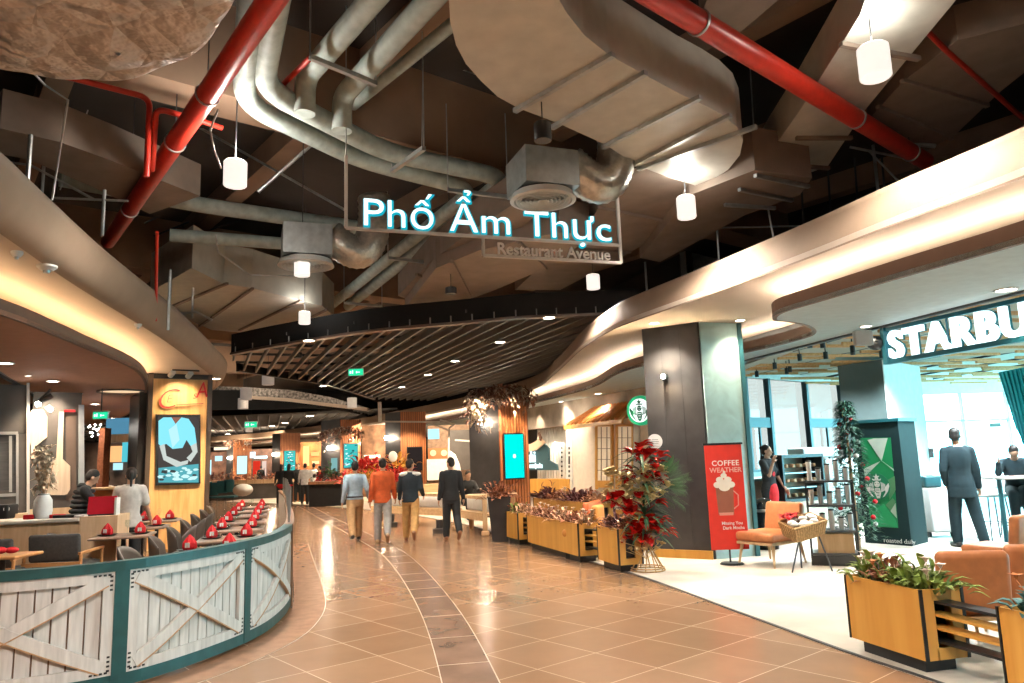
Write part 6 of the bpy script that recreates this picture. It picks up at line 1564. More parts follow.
# ================================================================== CENTRE AND FAR END
def garland(name, pts, label, n, seed, m=None):
    r_ = random.Random(seed); c = sum(pts, Vector()) / len(pts); t = thing(name, label, 'garland', c)
    g = MB(); h = MB()
    for k in range(n):
        i = r_.randrange(len(pts) - 1); p = pts[i].lerp(pts[i + 1], r_.random()) + Vector((r_.gauss(0, .08), r_.gauss(0, .08), -abs(r_.gauss(0, .22)) + .15))
        (g if k % 3 else h).leaf(p, (r_.gauss(0, 1), r_.gauss(0, 1), r_.gauss(-.3, .6)), zz, .20, .09, .3, 2)
    g.build('dried_leaves', m or mat('dried_leaves', (.20, .10, .07), .8, noise_=.5, scale=9), t); h.build('pale_blooms', mat('dried_pale', (.45, .38, .30), .8, noise_=.4, scale=9), t)
def mall_column(ul, um, ur, y, label, screen, smat, shows, scol, tagname=None, top=H1, lamp=None, dark=M_CHAR, sl=.09, detail=None):
    a, b, c = Y(ul, 460, y + .6), Y(um, 460, y), Y(ur, 460, y + .45)
    A, B, C, D_, E_ = hexcol((a.x, a.y), (b.x, b.y), (c.x, c.y))
    t = thing('slatted_column', label, 'column', (B.x, B.y + .4, 0))
    MB().prism([(p.x, p.y) for p in (A, B, C, D_, E_)], 0, top).build('core', dark, t)
    v = (C - B).normalized(); n = Vector((v.y, -v.x, 0)); L = (C - B).length; g = MB(); k = 0
    while .02 + k * sl + sl * .6 < L: g.box(B + v * (.02 + k * sl + sl * .3) + n * .02 + zz * (top / 2), (sl * .6, .05, top - .01), math.atan2(v.y, v.x)); k += 1
    g.build('timber_slats', W_RED, t)
    MB().plate([B + n * .002, C + n * .002, C + n * .002 + zz * (top - .01), B + n * .002 + zz * (top - .01)], n * .004).build('slat_backing', mat('slat_backing', (.16, .05, .02), .6), t)
    if screen:
        u0, v0, u1, v1 = screen; q = lambda u, v_, o_: WP(u, v_, B, C) + n * o_
        s = thing('column_display', shows, 'screen', q((u0 + u1) / 2, (v0 + v1) / 2, .06)); P0, P1 = q(u0, (v0 + v1) / 2, .06), q(u1, (v0 + v1) / 2, .06); z1, z0 = q((u0 + u1) / 2, v0, .06).z, q((u0 + u1) / 2, v1, .06).z
        P0.z = P1.z = 0; e = v * .03
        MB().plate([P0 - e + zz * (z0 - .03), P1 + e + zz * (z0 - .03), P1 + e + zz * (z1 + .03), P0 - e + zz * (z1 + .03)], n * .03).build('bezel', M_BLACK, s)
        MB().plate([P0 + n * .032 + zz * z0, P1 + n * .032 + zz * z0, P1 + n * .032 + zz * z1, P0 + n * .032 + zz * z1], n * .004).build('display', smat, s)
        if detail: detail(s, P0 + n * .037, v, n, (P1 - P0).length, z0, z1)
    if lamp:
        p = WP(lamp[0], lamp[1], A, B) + Vector((0, -.10, 0)); l = thing('wall_lamp', 'lit wall lamp on the ' + label.split(',')[0], 'lamp', p); MB().cyl(p + Vector((0, .1, 0)), p, .04, 10).build('bracket', M_DGREY, l); MB().ell(p, (.09, .09, .09)).build('bulb', M_LAMPW, l)
        light('POINT', p + Vector((0, -.12, 0)), 14 * LAMP, (1, .75, .5), .06)
    return A, B, C
def det_logo(s, P, v, n, w, z0, z1):
    c = P + v * w / 2 + zz * ((z0 + z1) / 2); MB().plate([c + v * (.045 * math.cos(a * PI / 6)) + zz * (.055 * math.sin(a * PI / 6)) for a in range(12)], n * .003).build('small_emblem', M_LETTER, s)
def det_menu(s, P, v, n, w, z0, z1):
    r_ = random.Random(int(w * 1000)); h = z1 - z0
    for nm, m, cnt in (('menu_dark_tiles', emis('menu_dark', (.02, .12, .14), 1), 16), ('menu_white_tiles', emis('menu_white', (.75, .95, .92), 1.3), 14), ('menu_orange_tiles', emis('menu_orange', (.55, .22, .10), 1), 6)):
        g = MB()
        for k in range(cnt):
            x, z = r_.uniform(.04, .8) * w, z0 + r_.uniform(.03, .92) * h; a, b_ = r_.uniform(.08, .2) * w, r_.uniform(.02, .05) * h; o_ = n * (.001 + .0006 * k)
            g.plate([P + v * x + zz * z + o_, P + v * (x + a) + zz * z + o_, P + v * (x + a) + zz * (z + b_) + o_, P + v * x + zz * (z + b_) + o_], n * .001)
        g.build(nm, m, s)
Aq, Bq, Cq = mall_column(470, 499.5, 529, 20.6, 'nearest slatted column in the middle, with the plain turquoise screen', (503.5, 434.5, 522, 478), emis('turq_screen', (.0, .80, .72), 1.15), 'portrait turquoise screen with a tiny emblem on the slatted column', 0, lamp=(480.5, 422.5), detail=det_logo)
mall_column(385.5, 400.5, 426, 30, 'second slatted column behind the walking men', (407, 447.5, 421, 470), emis('off_screen', (.03, .022, .02), 1), 'switched off dark screen on the second slatted column', 0, lamp=(387, 438))
mall_column(321, 340, 361, 34, 'third slatted column with a garland on top', (343.5, 444, 357, 467.5), emis('menu_teal', (.05, .50, .48), 1.1), 'busy turquoise menu screen on the third slatted column', 0, lamp=(329, 448), detail=det_menu)
mall_column(272, 280, 300, 46, 'fourth slatted column, far behind the tables', (284, 451, 295, 471), emis('menu_teal', 0, 0), 'small turquoise menu screen on the fourth slatted column', 0, lamp=(274, 454.5), detail=det_menu)
mall_column(226.5, 233, 251.5, 54, 'farthest slatted column right of the oak column', (237, 456, 247, 474), emis('pale_screen', (.62, .92, .90), 1.15), 'pale blank screen on the farthest slatted column', 0, lamp=(229, 458))
pts = [Y(u, v, y) for u, v, y in ((468, 402, 21), (480, 396, 20.4), (499, 392, 20.2), (515, 391, 20.4), (529, 394, 20.8))]
garland('dried_garland', pts, 'dried leaf garland round the top of the nearest slatted column', 800, 4)
pts = [Y(u, v, y) for u, v, y in ((475, 400, 20.3), (477, 412, 20.2), (480, 420, 20.2))]
garland('hanging_garland', pts, 'hanging tuft of pale dried flowers on the black side of the nearest slatted column', 140, 5, mat('dried_cream', 0))
pts = [Y(u, v, y) for u, v, y in ((318, 436, 33.4), (330, 433, 33), (341, 430, 33), (352, 430, 33), (361, 434, 33.4))]
garland('dried_garland', pts, 'dried leaf garland round the top of the third slatted column', 300, 6)
pts = [Y(u, v, y) for u, v, y in ((227, 444, 53), (237, 441, 53), (250, 443, 53))]
garland('dried_garland', pts, 'dried leaf garland round the top of the farthest slatted column', 160, 7)
for (u, v, y) in ((481, 398, 19.9), (512, 397, 19.9), (352, 433, 32.5), (327, 433, 32.5), (243, 443, 52), (413, 418, 29), (290, 439, 45)):
    light('SPOT', Y(u, v, y) + zz * .1, 60 * LAMP * (y / 20), (1, .78, .5), .05, aim=Y(u, 500, y + 1.2), angle=90)

# ---- shopfront with japanese screens and the fish sign
SA, SB = (0.68, 24.25), (3.16, 18.49)
def Sw(u, v, off=0):
    p = WP(u, v, SA, SB); return p + sn * off
sd_ = Vector((SB[0] - SA[0], SB[1] - SA[1], 0)).normalized(); sn = Vector((sd_.y, -sd_.x, 0)); 
if sn.dot(Vector((0, -1, 0))) < 0: sn = -sn
def sq(mb, u0, v0, u1, v1, off, th):
    a, b, c, d = Sw(u0, v1, off), Sw(u1, v1, off), Sw(u1, v0, off), Sw(u0, v0, off)
    return mb.plate([a, b, c, d], sn * -th)
e0 = Vector((SA[0], SA[1], 0)) - sd_ * .9; e1 = Vector((SB[0], SB[1], 0)) + sd_ * 3.0
M_CONCW = mat('concrete_band', (.30, .255, .21), .8, noise_=.3, scale=2)
zl = Sw(560, 426).z
struct(MB().plate([e0 + zz * zl, e1 + zz * zl, e1 + zz * H2, e0 + zz * H2], sn * -.3).build('wall_band', M_CONCW))
for u, v in ((540, 425), (571, 421), (610, 416)):
    p = Sw(u, 412, .30); p.z = H2 - .03; light('SPOT', p, 22 * LAMP, (1, .80, .58), .05, aim=Sw(u, v, .0) - zz * .6, angle=70, blend=.5)
M_CRW = mat('cream_wall', (.72, .62, .52), .7)
w1 = Sw(572, 450); w1.z = 0; w2 = Sw(597, 450); w2.z = 0
struct(MB().plate([w1, w2, w2 + zz * zl, w1 + zz * zl], sn * -.25).build('wall_cream', M_CRW))
struct(MB().plate([w2, e1, e1 + zz * zl, w2 + zz * zl], sn * -.25 ).build('wall_cream_right', M_CRW))
light('AREA', Sw(584, 470, 1.2) + zz * 1.6, 8 * LAMP, (1, .82, .62), .6, aim=Sw(584, 470))
# shoji
M_SHO = mat('shoji_paper', (.74, .64, .50), .7, emit=(1, .8, .55), es=.25)  # faint glow put into the paper, as if lit from behind
for (u0, u1, lab) in ((596.5, 613.5, 'left pair half of the paper lattice window'), (617, 634.5, 'right pair half of the paper lattice window')):
    t = thing('lattice_window', lab, 'window', Sw((u0 + u1) / 2, 455)); sq(MB(), u0, 426, u1, 487, .02, .02).build('paper', M_SHO, t)
    f = MB()
    for u in (u0, u1 - 1.6): sq(f, u, 425, u + 1.8, 489, .05, .05)
    for v in (424.5, 480.5): sq(f, u0, v, u1, v + (2 if v < 430 else 7), .05, .05)
    f.build('timber_frame', W_HONEY, t)
    f = MB()
    for k in range(1, 3): uu = u0 + (u1 - u0) * k / 3; sq(f, uu - .25, 427, uu + .25, 481, .035, .012)
    for k in range(1, 5): vv = 427 + 54 * k / 5; sq(f, u0, vv - .25, u1, vv + .25, .035, .012)
    f.build('lattice', mat('lattice_dark', (.28, .17, .09), .6), t)
sq(MB(), 634.5, 420, 640, 490, .04, .05).build('white_post', M_WHITE); tag(bpy.data.objects['white_post'], 'white post right of the lattice windows', 'post')
t = thing('small_roof', 'small orange tiled canopy roof above the lattice windows', 'roof', Sw(612, 420))
a, b = Sw(585, 427, .65), Sw(645, 421, .65); c, d = Sw(640, 411.5, .02), Sw(596, 415, .02)
a.z = b.z = Sw(612, 424.5, .65).z; c.z = d.z = a.z + .45
MB().plate([a, b, c, d], (0, 0, .05)).build('roof_board', W_HONEY, t)
g = MB(); Lr = (b - a).length
for k in range(int(Lr / .24)): f_ = (k + .5) * .24 / Lr; g.tube([a.lerp(b, f_) + zz * .07, d.lerp(c, f_) + zz * .07], .045, 8)
g.build('roof_tiles', mat('roof_tile', (.62, .25, .07), .4, noise_=.2), t); MB().bar(a + zz * .0, b, .06, .10).build('eaves_board', W_HONEY, t)
# fish shop front: slats, sign, counter
t = thing('timber_screen', 'pale vertical slats of the shopfront behind the turquoise screen column', 'slats', Sw(550, 450)); g = MB(); r_ = random.Random(8)
for k in range(17): u = 529 + k * 2.6; sq(g, u, 427, u + 1.0, 488, -.3, .06)
g.build('slats', M_WHITE, t)
struct(sq(MB(), 524, 426, 573, 492, -1.4, .1).build('wall_inner', mat('inner_wall', (.55, .36, .22), .6, noise_=.3)))
light('AREA', Sw(550, 440, -.6), 8 * LAMP, (1, .85, .65), .8, aim=Sw(550, 480, -1.0))
t = thing('black_slot_post', 'white post dotted with black slots left of the cream wall', 'post', Sw(569, 460)); sq(MB(), 566, 426, 572, 492, .0, .1).build('post', M_WHITE, t)
g = MB()
for k in range(9): v = 447 + k * 4.6; sq(g, 568.5, v, 570, v + (2.5 if k != 2 else 8), .006, .01); sq(g, 561, v, 562.3, v + 1.8, .002, .01)
g.build('slots', M_BLACK, t)
s = thing('fish_sign', 'lit shop sign reading ushi with a cream fish tail shape above', 'sign', Sw(543, 460, .1))
MSB = mat('sign_slate', (.03, .10, .13), .5)
MB().plate([Sw(u, v, .12) for u, v in ((527, 447), (537, 446), (546, 442), (552, 448), (552, 460), (560, 464), (561, 470), (527, 470))], sn * -.05).build('board', MSB, s)
MB().plate([Sw(u, v, .18) for u, v in ((527, 441), (534, 444.5), (541, 441), (545, 437), (550, 442.5), (546, 446), (541, 450), (533, 451.5), (527, 450))], sn * -.04).build('fish_shape', mat('fish_cream', (.84, .62, .44), .5), s)
MB().plate([Sw(u, v, .2) for u, v in ((543.5, 433), (544.5, 432), (547, 437), (546.5, 441), (545, 440))], sn * -.03).build('fin', mat('fin_brown', (.12, .06, .04), .5), s)
text('lettering', 'ushi', .50, M_LETTER, s, Sw(529.5, 462.0, .15), sd_, zz, .02, .008)
text('small_lettering', 'BUFFET NHẬT BẢN', .155, M_LETTER, s, Sw(529, 467.8, .14), sd_, zz, .015, .004, sx=.98)
sq(MB(), 529, 479, 570, 493, .05, .5).build('sushi_counter', W_HONEY); tag(bpy.data.objects['sushi_counter'], 'warm wooden counter below the ushi sign', 'counter')
# dining tables of that shop behind planters
for k, (u, y) in enumerate(((612, 15.6), (590, 17.0), (628, 14.2))):
    p = Y(u, 500, y); t = thing('cafe_table', 'wooden cafe table in front of the lattice windows, %s' % ('middle one', 'farthest one', 'nearest one')[k], 'table', (p.x, p.y, 0)); MB().rbox((p.x, p.y, .74), (.8, .7, .04), .02).build('table_top', W_PINEX, t, 'auto'); MB().cyl((p.x, p.y, .02), (p.x, p.y, .72), .03, 10).build('pedestal', M_BLACK, t); MB().cyl((p.x, p.y, 0), (p.x, p.y, .02), .2, 16).build('foot_plate', M_BLACK, t)
def booth(c, w, rz, label, m):
    t = thing('booth_seat', label, 'seat', (c.x, c.y, 0), rz); T = world(t); L_ = lambda x, y, z: T @ Vector((x, y, z)); Rz = Matrix.Rotation(rz, 4, 'Z')
    MB().rbox(L_(0, 0, .62), (w, .12, .40), .05, M=Rz).build('backrest', m, t, 'auto'); MB().rbox(L_(0, .3, .40), (w, .5, .12), .05, M=Rz).build('seat', m, t, 'auto'); MB().box(L_(0, .28, .18), (w - .1, .45, .35), M=Rz).build('base', M_BLACK, t)
booth(Y(592, 503, 13.0), .9, 1.2, 'red orange booth seat behind the long planter', mat('orange_seat', (.55, .13, .04), .5)); booth(Y(598, 516, 12.0), .45, 1.2, 'orange seat back just over the long planter', mat('orange_seat2', (.66, .30, .08), .5))

# ---- pine benches with rails, centre
def pine_bench(a, b, label, posts=(0, 1), zr=(.45, .72)):
    a, b = Vector((a[0], a[1], 0)), Vector((b[0], b[1], 0)); t = thing('pine_rail_bench', label, 'bench', (a + b) / 2); d = (b - a).normalized(); n = Vector((-d.y, d.x, 0)); rz = math.atan2(d.y, d.x)
    for f_ in posts:
        p = a.lerp(b, f_); MB().rbox(p + zz * .47, (.10, .10, .78), .02).build('post', W_PINE, t, 'auto'); MB().rbox(p + zz * .05, (.17, .17, .10), .03).build('post_base', W_PINE, t)
    MB().bar(a + zz * .78, b + zz * .78, .06, .07).build('top_rail', W_PINEX, t); MB().bar(a + zz * .38, b + zz * .38, .06, .16).build('side_board', W_PINEX, t)
    MB().box((a + b) / 2 + n * .28 + zz * .42, ((b - a).length, .42, .05), rz).build('bench_board', W_PINEX, t)
    MB().rbox((a + b) / 2 + n * .26 + zz * .60, ((b - a).length * .8, .10, .28), .04, rz).build('white_cushion', M_WHITE, t, 'auto')
pine_bench((-1.45, 17.6), (-.70, 16.05), 'pine bench with posts and white cushion left of the tall black pot'); pine_bench((-3.9, 20.2), (-1.7, 17.9), 'long pine bench between the two right hand walking men', (.2, .62, 1)); 
for k, (x, y) in enumerate(((-2.3, 19.6), (-.6, 17.9))):
    t = thing('pine_table', ('pine table of the seated man in black', 'pine table beside the black side of the nearest column')[k], 'table', (x, y, 0)); MB().rbox((x, y, .75), (1.2, .7, .05), .02).build('table_top', W_PINEX, t, 'auto')
    for sx in (-1, 1): MB().box((x + sx * .5, y, .365), (.08, .5, .72)).build('leg', W_PINE, t)
for k, (x, y) in enumerate(((-1.75, 16.9), (-3.2, 19.1))):
    p = Vector((x, y, 0)); t = thing('bench_foot', ('dark round bollard foot under the pine bench beside the pot', 'dark round bollard foot under the long pine bench')[k], 'bollard', p); MB().lathe([(.001, .0), (.16, 0), (.16, .1), (.08, .12), (.09, .3), (.001, .3)], p, 16).build('foot_body', M_DGREY, t, 'auto')
# white pipe rack / awning frame above the benches
t = thing('rail_rack', 'pale pipe frame hanging over the pine benches', 'frame', Y(420, 420, 24)); g = MB(); q = lambda u, v: Y(u, v, 24)
for a, b in (((379, 402), (380, 422)), ((380, 421.5), (440, 422)), ((440, 420), (455, 424)), ((449, 428), (455, 424)), ((449, 428), (448, 500)), ((430, 423), (448, 430)), ((455, 440), (470, 441))): g.bar(q(*a), q(*b), .05)
g.build('pipes', M_FRAME, t); MB().bar(q(379.5, 402), q(380, 422), .10).build('end_post', M_WHITE, t)
# stall behind the benches
panelbox('stall_wall', 428, 425, 470, 500, 27, .2, mat('stall_wall', (.40, .26, .17), .7, noise_=.3), 'tan back wall of the stall behind the benches', 'wall panel')
panelbox('picture_frame', 428, 448, 449, 459, 26.8, .06, mat('picture_orange', (.50, .16, .05), .5, emit=(1, .4, .15), es=.25), 'orange lit food picture above the white stall panel', 'picture')
for (u, v, r_) in ((433, 453, 3), (444, 453, 3)):
    p = Y(u, v, 26.7); o = MB().cyl(p, p + Vector((0, .03, 0)), .11, 16).build('plate_picture', mat('plate_pic', (.75, .5, .3), .5, emit=(1, .7, .4), es=.4)); tag(o, 'bright plate shown on the orange food picture, %s' % ('left one' if u < 440 else 'right one'), 'picture')
panelbox('notice_board', 427, 459, 449, 480, 26.8, .06, M_WHITE, 'white panel below the orange food picture', 'panel')
panelbox('stall_menu', 428, 429, 439, 439, 26, .06, emis('stall_blue', (.35, .8, .95), 1.6), 'small pale blue lit menu above the food picture', 'screen')
panelbox('stall_counter', 405, 484, 470, 500, 26, .6, W_PINEX, 'pale stall counter behind the benches', 'counter')
panelbox('dark_doorway', 450, 430, 470, 470, 26.5, .1, M_KW, 'dark doorway between food stall and black column', 'doorway')
t = thing('cream_arch', 'curved cream cloth beside the dark doorway of the stall', 'cloth', Y(452, 460, 25.5)); MB().tube([Y(u, v, 25.5) for u, v in ((449, 452), (453, 456), (456, 466), (459, 480), (461, 492))], [.06, .1, .14, .12, .08], 8).build('cloth', M_WT, t, True)
light('AREA', Y(445, 425, 25.5) + zz * .3, 9 * LAMP, (1, .82, .6), 1.2, aim=Y(445, 480, 26.8))
# far shops along the right hand side
FS = [(362, 425, 386, 500, 36, (.30, .16, .09), 'shopfront with bottles between third and second slatted columns'), (300, 442, 321, 500, 40, (.45, .16, .05), 'amber lit shopfront left of the third slatted column'), (251, 449, 272, 500, 52, (.12, .07, .06), 'clothes shopfront between the farthest and fourth columns'), (205, 452, 227, 500, 56, (.16, .09, .07), 'dim shopfront beside the oak column')]
FSO = {}
for (u0, v0, u1, v1, y, c_, lab) in FS: FSO[u0] = panelbox('shopfront', u0, v0, u1, v1, y, .3, mat('front_%d' % u0, c_, .6, noise_=.6, scale=2.5), lab, 'shopfront'); 
for (u, y, pw) in ((374, 34, 30), (311, 38, 30), (262, 50, 60), (216, 53, 60), (445, 24, 8)): light('AREA', Y(u, 436, y), pw * LAMP, (1, .75, .5), 2, aim=Y(u, 475, y + 2))
LP_ = [(364, 455, 380, 458, 35.5, (1, .85, .6), 3, 'row of glowing bottles high on the bottle shop wall', 'lit shelf'), (366, 463, 379, 465.5, 35.5, (1, .8, .5), 2, 'lower glowing bottle shelf of the bottle shop', 'lit shelf'),
       (303, 446, 309, 466, 39.5, (1, .55, .2), 1.8, 'left amber glowing panel of the far shop', 'lit panel'), (311, 452, 319, 456, 39.5, (1, .5, .18), 1.5, 'right amber glowing strip of the far shop', 'lit panel'), (312, 461, 319, 464, 39.5, (1, .65, .3), 1.6, 'lowest amber glowing strip of the far shop', 'lit panel'),
       (250, 452, 255, 458, 51, (.6, .9, 1), 2, 'small white blue round sign of the far clothes shop', 'sign'), (254, 456, 267, 458.5, 51, (.6, .95, 1), 2.4, 'long white blue lit sign of the far clothes shop', 'sign'), (253, 461, 260, 478, 51.5, (.75, .04, .02), .9, 'red lit doorway of the far clothes shop', 'doorway'), (262, 461, 266, 478, 51.5, (.9, .7, .6), .9, 'white lit doorway edge of the far clothes shop', 'doorway'),
       (206, 460, 211, 475, 55, (.5, .9, 1), 1.3, 'pale tall screen right beside the oak column', 'screen'), (215, 456, 222, 461, 55, (.45, .85, 1), 1.4, 'small blue tinted menu screen near the oak column', 'screen'),
       (214, 447, 228, 450, 53, (1, .78, .55), 1.5, 'warm ceiling light strip beside the oak column', 'light strip'), (371, 488, 377, 498, 33, (.25, .7, .7), .8, 'small teal board on the far counter', 'board'), (331, 458, 337, 472, 31.5, (.3, .62, .62), .7, 'tilted pale teal board beside the third column', 'board')]
for (u0, v0, u1, v1, y, c_, s_, lab, cat) in LP_:
    host = None if v0 > 486 or u0 == 331 or u0 == 214 else FSO[362 if u0 > 340 else 300 if u0 > 280 else 251 if u0 > 240 else 205]
    o = panelbox('lit_panel', u0, v0, u1, v1, y if host is None else {362: 35.95, 300: 39.95, 251: 51.95, 205: 55.95}[362 if u0 > 340 else 300 if u0 > 280 else 251 if u0 > 240 else 205], .06, emis('far_' + lab[:24].replace(' ', '_'), c_, s_), lab if host is None else None, cat, host)
    if host is not None: o['label'] = lab
# dark counters
panelbox('dark_counter', 309, 484, 341, 507, 29, 1.0, M_BLACK, 'long black counter right of the standing staff', 'counter')
panelbox('worktop', 308, 481.5, 342, 484.2, 28.9, 1.2, W_WALNUT, None, None, bpy.data.objects['dark_counter'])
panelbox('timber_counter', 290, 483, 309, 502, 33.5, .8, W_RED, 'reddish slatted counter behind the man in the white shirt', 'counter')
panelbox('planter_counter', 205, 480, 290, 484, 38, .8, W_PALE, 'long pale ledge behind the dining tables', 'ledge'); panelbox('base', 205, 484, 290, 502, 38.2, .6, M_KW, None, None, bpy.data.objects['planter_counter'])
def bush(u, v, y, n, m, label, s_=1, name='potted_plant', cat='plant'):
    p = Y(u, v, y); t = thing(name, label, cat, p); g = MB(); rr = random.Random(int(u * 13 + v)); tree_leaves(g, p, n, (.18 * s_, .12 * s_, .14 * s_), .22 * s_, .10 * s_, rr); g.build('leaves', m, t); MB().cap(p - zz * .1, p + zz * .1, .02, .02, 6).build('stem', M_RAW, t)
for k in range(9): bush(212 + k * 8.6, 480.5, 38, 26, (M_LP, M_LR, M_LC)[k % 3], 'small %s bush on the long pale ledge, %s from the oak column' % (('plum', 'bronze', 'cream')[k % 3], ('first', 'second', 'third', 'fourth', 'fifth', 'sixth', 'seventh', 'eighth', 'ninth')[k]), 1.1)
bush(330, 478, 29.5, 60, M_LD, 'green bush standing on the black counter', 1.3); bush(322, 481, 29.5, 40, M_LP, 'plum coloured bush on the black counter', 1.0); bush(338, 481, 29.5, 40, M_LR, 'bronze bush at the right end of the black counter', 1.0)
MRF = mat('red_flowers', (.62, .02, .02), .5); MYF = mat('yellow_flowers', (.70, .38, .06), .5)
bush(364, 473, 27, 90, MRF, 'mass of red flowers between the blue and orange men', 1.4, 'flower_bank', 'flowers'); bush(376, 470, 27.5, 90, MRF, 'red flower bank beside the orange jacket', 1.3, 'flower_bank', 'flowers'); bush(369, 480, 26.8, 80, MYF, 'yellow flowers below the red flower bank', 1.2, 'flower_bank', 'flowers')
bush(399, 468, 27, 80, MYF, 'orange yellow flower stand behind the third man', 1.3, 'flower_bank', 'flowers'); bush(396, 482, 27, 90, MRF, 'red flowers low between the second and third men', 1.5, 'flower_bank', 'flowers'); bush(349, 484, 27, 60, MRF, 'red blooms left of the blue shirted man', 1.2, 'flower_bank', 'flowers')
for (u, v, y, m_) in ((364, 486, 27.1, 0), (376, 484, 27.6, 0), (399, 484, 27.1, 0)):
    p = Y(u, v, y); t = thing('flower_easel', 'wooden stand under the flowers behind the men, at %s' % ('left', 'middle', 'right')[(364, 376, 399).index(u)], 'stand', (p.x, p.y, 0))
    for sx in (-1, 1): MB().cap((p.x + sx * .22, p.y, .01), (p.x + sx * .04, p.y, 1.1), .02, .015, 6).build('leg', M_RAW, t)
o = MB().ell(Y(393, 456.5, 26.5), (.16, .04, .19)).build('white_card', M_WHITE, None, True); tag(o, 'white oval card on the flower stand behind the third man', 'card')
# teal dining chairs farther left, behind tables
for k, (u, v) in enumerate(((213, 489), (222, 487), (229, 486), (207, 488))):
    p = Y(u, v, 30); t = thing('teal_chair', 'teal backed chair beyond the dining tables, %s' % ('second from the oak column', 'third from the oak column', 'fourth from the oak column', 'nearest the oak column')[k], 'chair', (p.x, p.y, 0)); MB().rbox((p.x, p.y, p.z), (.42, .08, .5), .04).build('backrest', mat('teal_seat', (.03, .15, .18), .6), t, 'auto'); MB().rbox((p.x, p.y + .25, .45), (.42, .45, .08), .03).build('seat', MATS['teal_seat'], t)
    for sx in (-1, 1): MB().cap((p.x + sx * .17, p.y, .42), (p.x + sx * .18, p.y, .01), .015, .012, 6).build('leg', M_BLACK, t)
o = MB().ell(Y(243, 490, 27), (.36, .3, .22)).build('white_globe', M_WHITE, None, True); tag(o, 'white bowl shaped lamp among the far dining tables', 'lamp')
MB()
# ceiling downlights of the right soffit, canopy and far ceiling
for (u, v, z, r_, lab, pw) in ((654, 323, H1, .07, 'downlight left of the black column top', 140), (740, 320, H1, .07, 'downlight at the upper right corner of the column', 30), (1006, 289.5 - 0, H2, .10, 'downlight near the right edge of the lower right soffit', 40), (866, 326.0, H2, .07, 'downlight over the left end of the shop name sign', 8),
                               (660, 391, H2, .06, 'tiny downlight before the lattice windows', 25), (598, 393.5, H2, .09, 'downlight left of the round sign', 30), (561, 401.5, H2, .09, 'downlight above the fish sign', 30)):
    if u == 660: continue
    downlight(Z(u, v, z - .002), r_, lab, pw)
for (u, v, lab) in ((500, 342, 'upper right canopy spotlight'), (455, 361, 'canopy spotlight second from the right'), (428, 374.5, 'middle spotlight of the slatted canopy'), (402, 387, 'lower left canopy spotlight'), (549, 317.5, 'spotlight set in the canopy edge rail at right'), (309, 340.5, 'spotlight set in the canopy edge rail at left'), (323, 386, 'spotlight on the rear canopy rail')):
    downlight(Z(u, v, HC - .025), .11, lab, 50, ang=100)
for (u, v) in ((310, 416), (285, 423), (272, 426), (228, 434), (214, 437)): downlight(Z(u, v, HC - .05), .22, 'far downlight in the lattice canopy', 60, group='far lattice canopy downlights')
# silver trussed duct beyond the canopy
t = thing('foil_duct', 'crumpled silver duct strip seen beyond the canopy edge', 'duct', Y(290, 398, 34)); g = MB()
top = [Y(u, v, 34) for u, v in ((205, 386), (245, 387), (290, 390), (330, 397), (368, 408))]; bot = [Y(u, v, 34) for u, v in ((205, 397), (250, 397.5), (290, 400), (330, 405), (368, 409.5))]
for i in range(4): g.add([top[i], top[i + 1], bot[i + 1], bot[i], top[i] + Vector((0, 1, 0)), top[i + 1] + Vector((0, 1, 0)), bot[i + 1] + Vector((0, 1, 0)), bot[i] + Vector((0, 1, 0))], [(3, 2, 1, 0), (4, 5, 6, 7), (0, 1, 5, 4), (2, 3, 7, 6)])
def crumple():
    return mat('crumpled_foil', (.26, .24, .22), .4, metal=.4, noise_=.95, scale=9, bump=.8)
    nt = m.node_tree; b = nt.nodes['Principled BSDF']
    v_ = N(nt, 'ShaderNodeTexVoronoi'); v_.inputs['Scale'].default_value = 6; cr = N(nt, 'ShaderNodeValToRGB'); cr.color_ramp.elements[0].color = (.04, .04, .04, 1); cr.color_ramp.elements[1].color = (.62, .56, .50, 1); cr.color_ramp.elements[0].position = .2; cr.color_ramp.elements[1].position = .5
    tc = N(nt, 'ShaderNodeTexCoord'); nt.links.new(tc.outputs['Object'], v_.inputs['Vector']); nt.links.new(v_.outputs['Distance'], cr.inputs[0]); nt.links.new(cr.outputs[0], b.inputs['Base Color']); return m
g.build('duct_face', crumple(), t)
g = MB()
for i in range(4): g.bar(bot[i], bot[i + 1], .3, .14)
g.build('lower_ledge', M_SOFFIT, t)
for x, y, z in ((-9, 31, 5.6), (-13, 33, 5.4)): light('AREA', (x, y - 2.5, 4.6), 10 * LAMP, (1, .8, .6), 1.5, aim=(x, y + 2, 5))
# warm spot lights far down the walkway, just below canopy height, without fixtures
for x, y in ((-4, 19), (-7, 27), (-11, 34), (-16, 42), (-22, 48), (-6.5, 14), (-7.5, 19), (-1.5, 24)):
    light('SPOT', (x, y, 4.1), 170 * LAMP, (1, .78, .55), .12, angle=140, blend=.8)
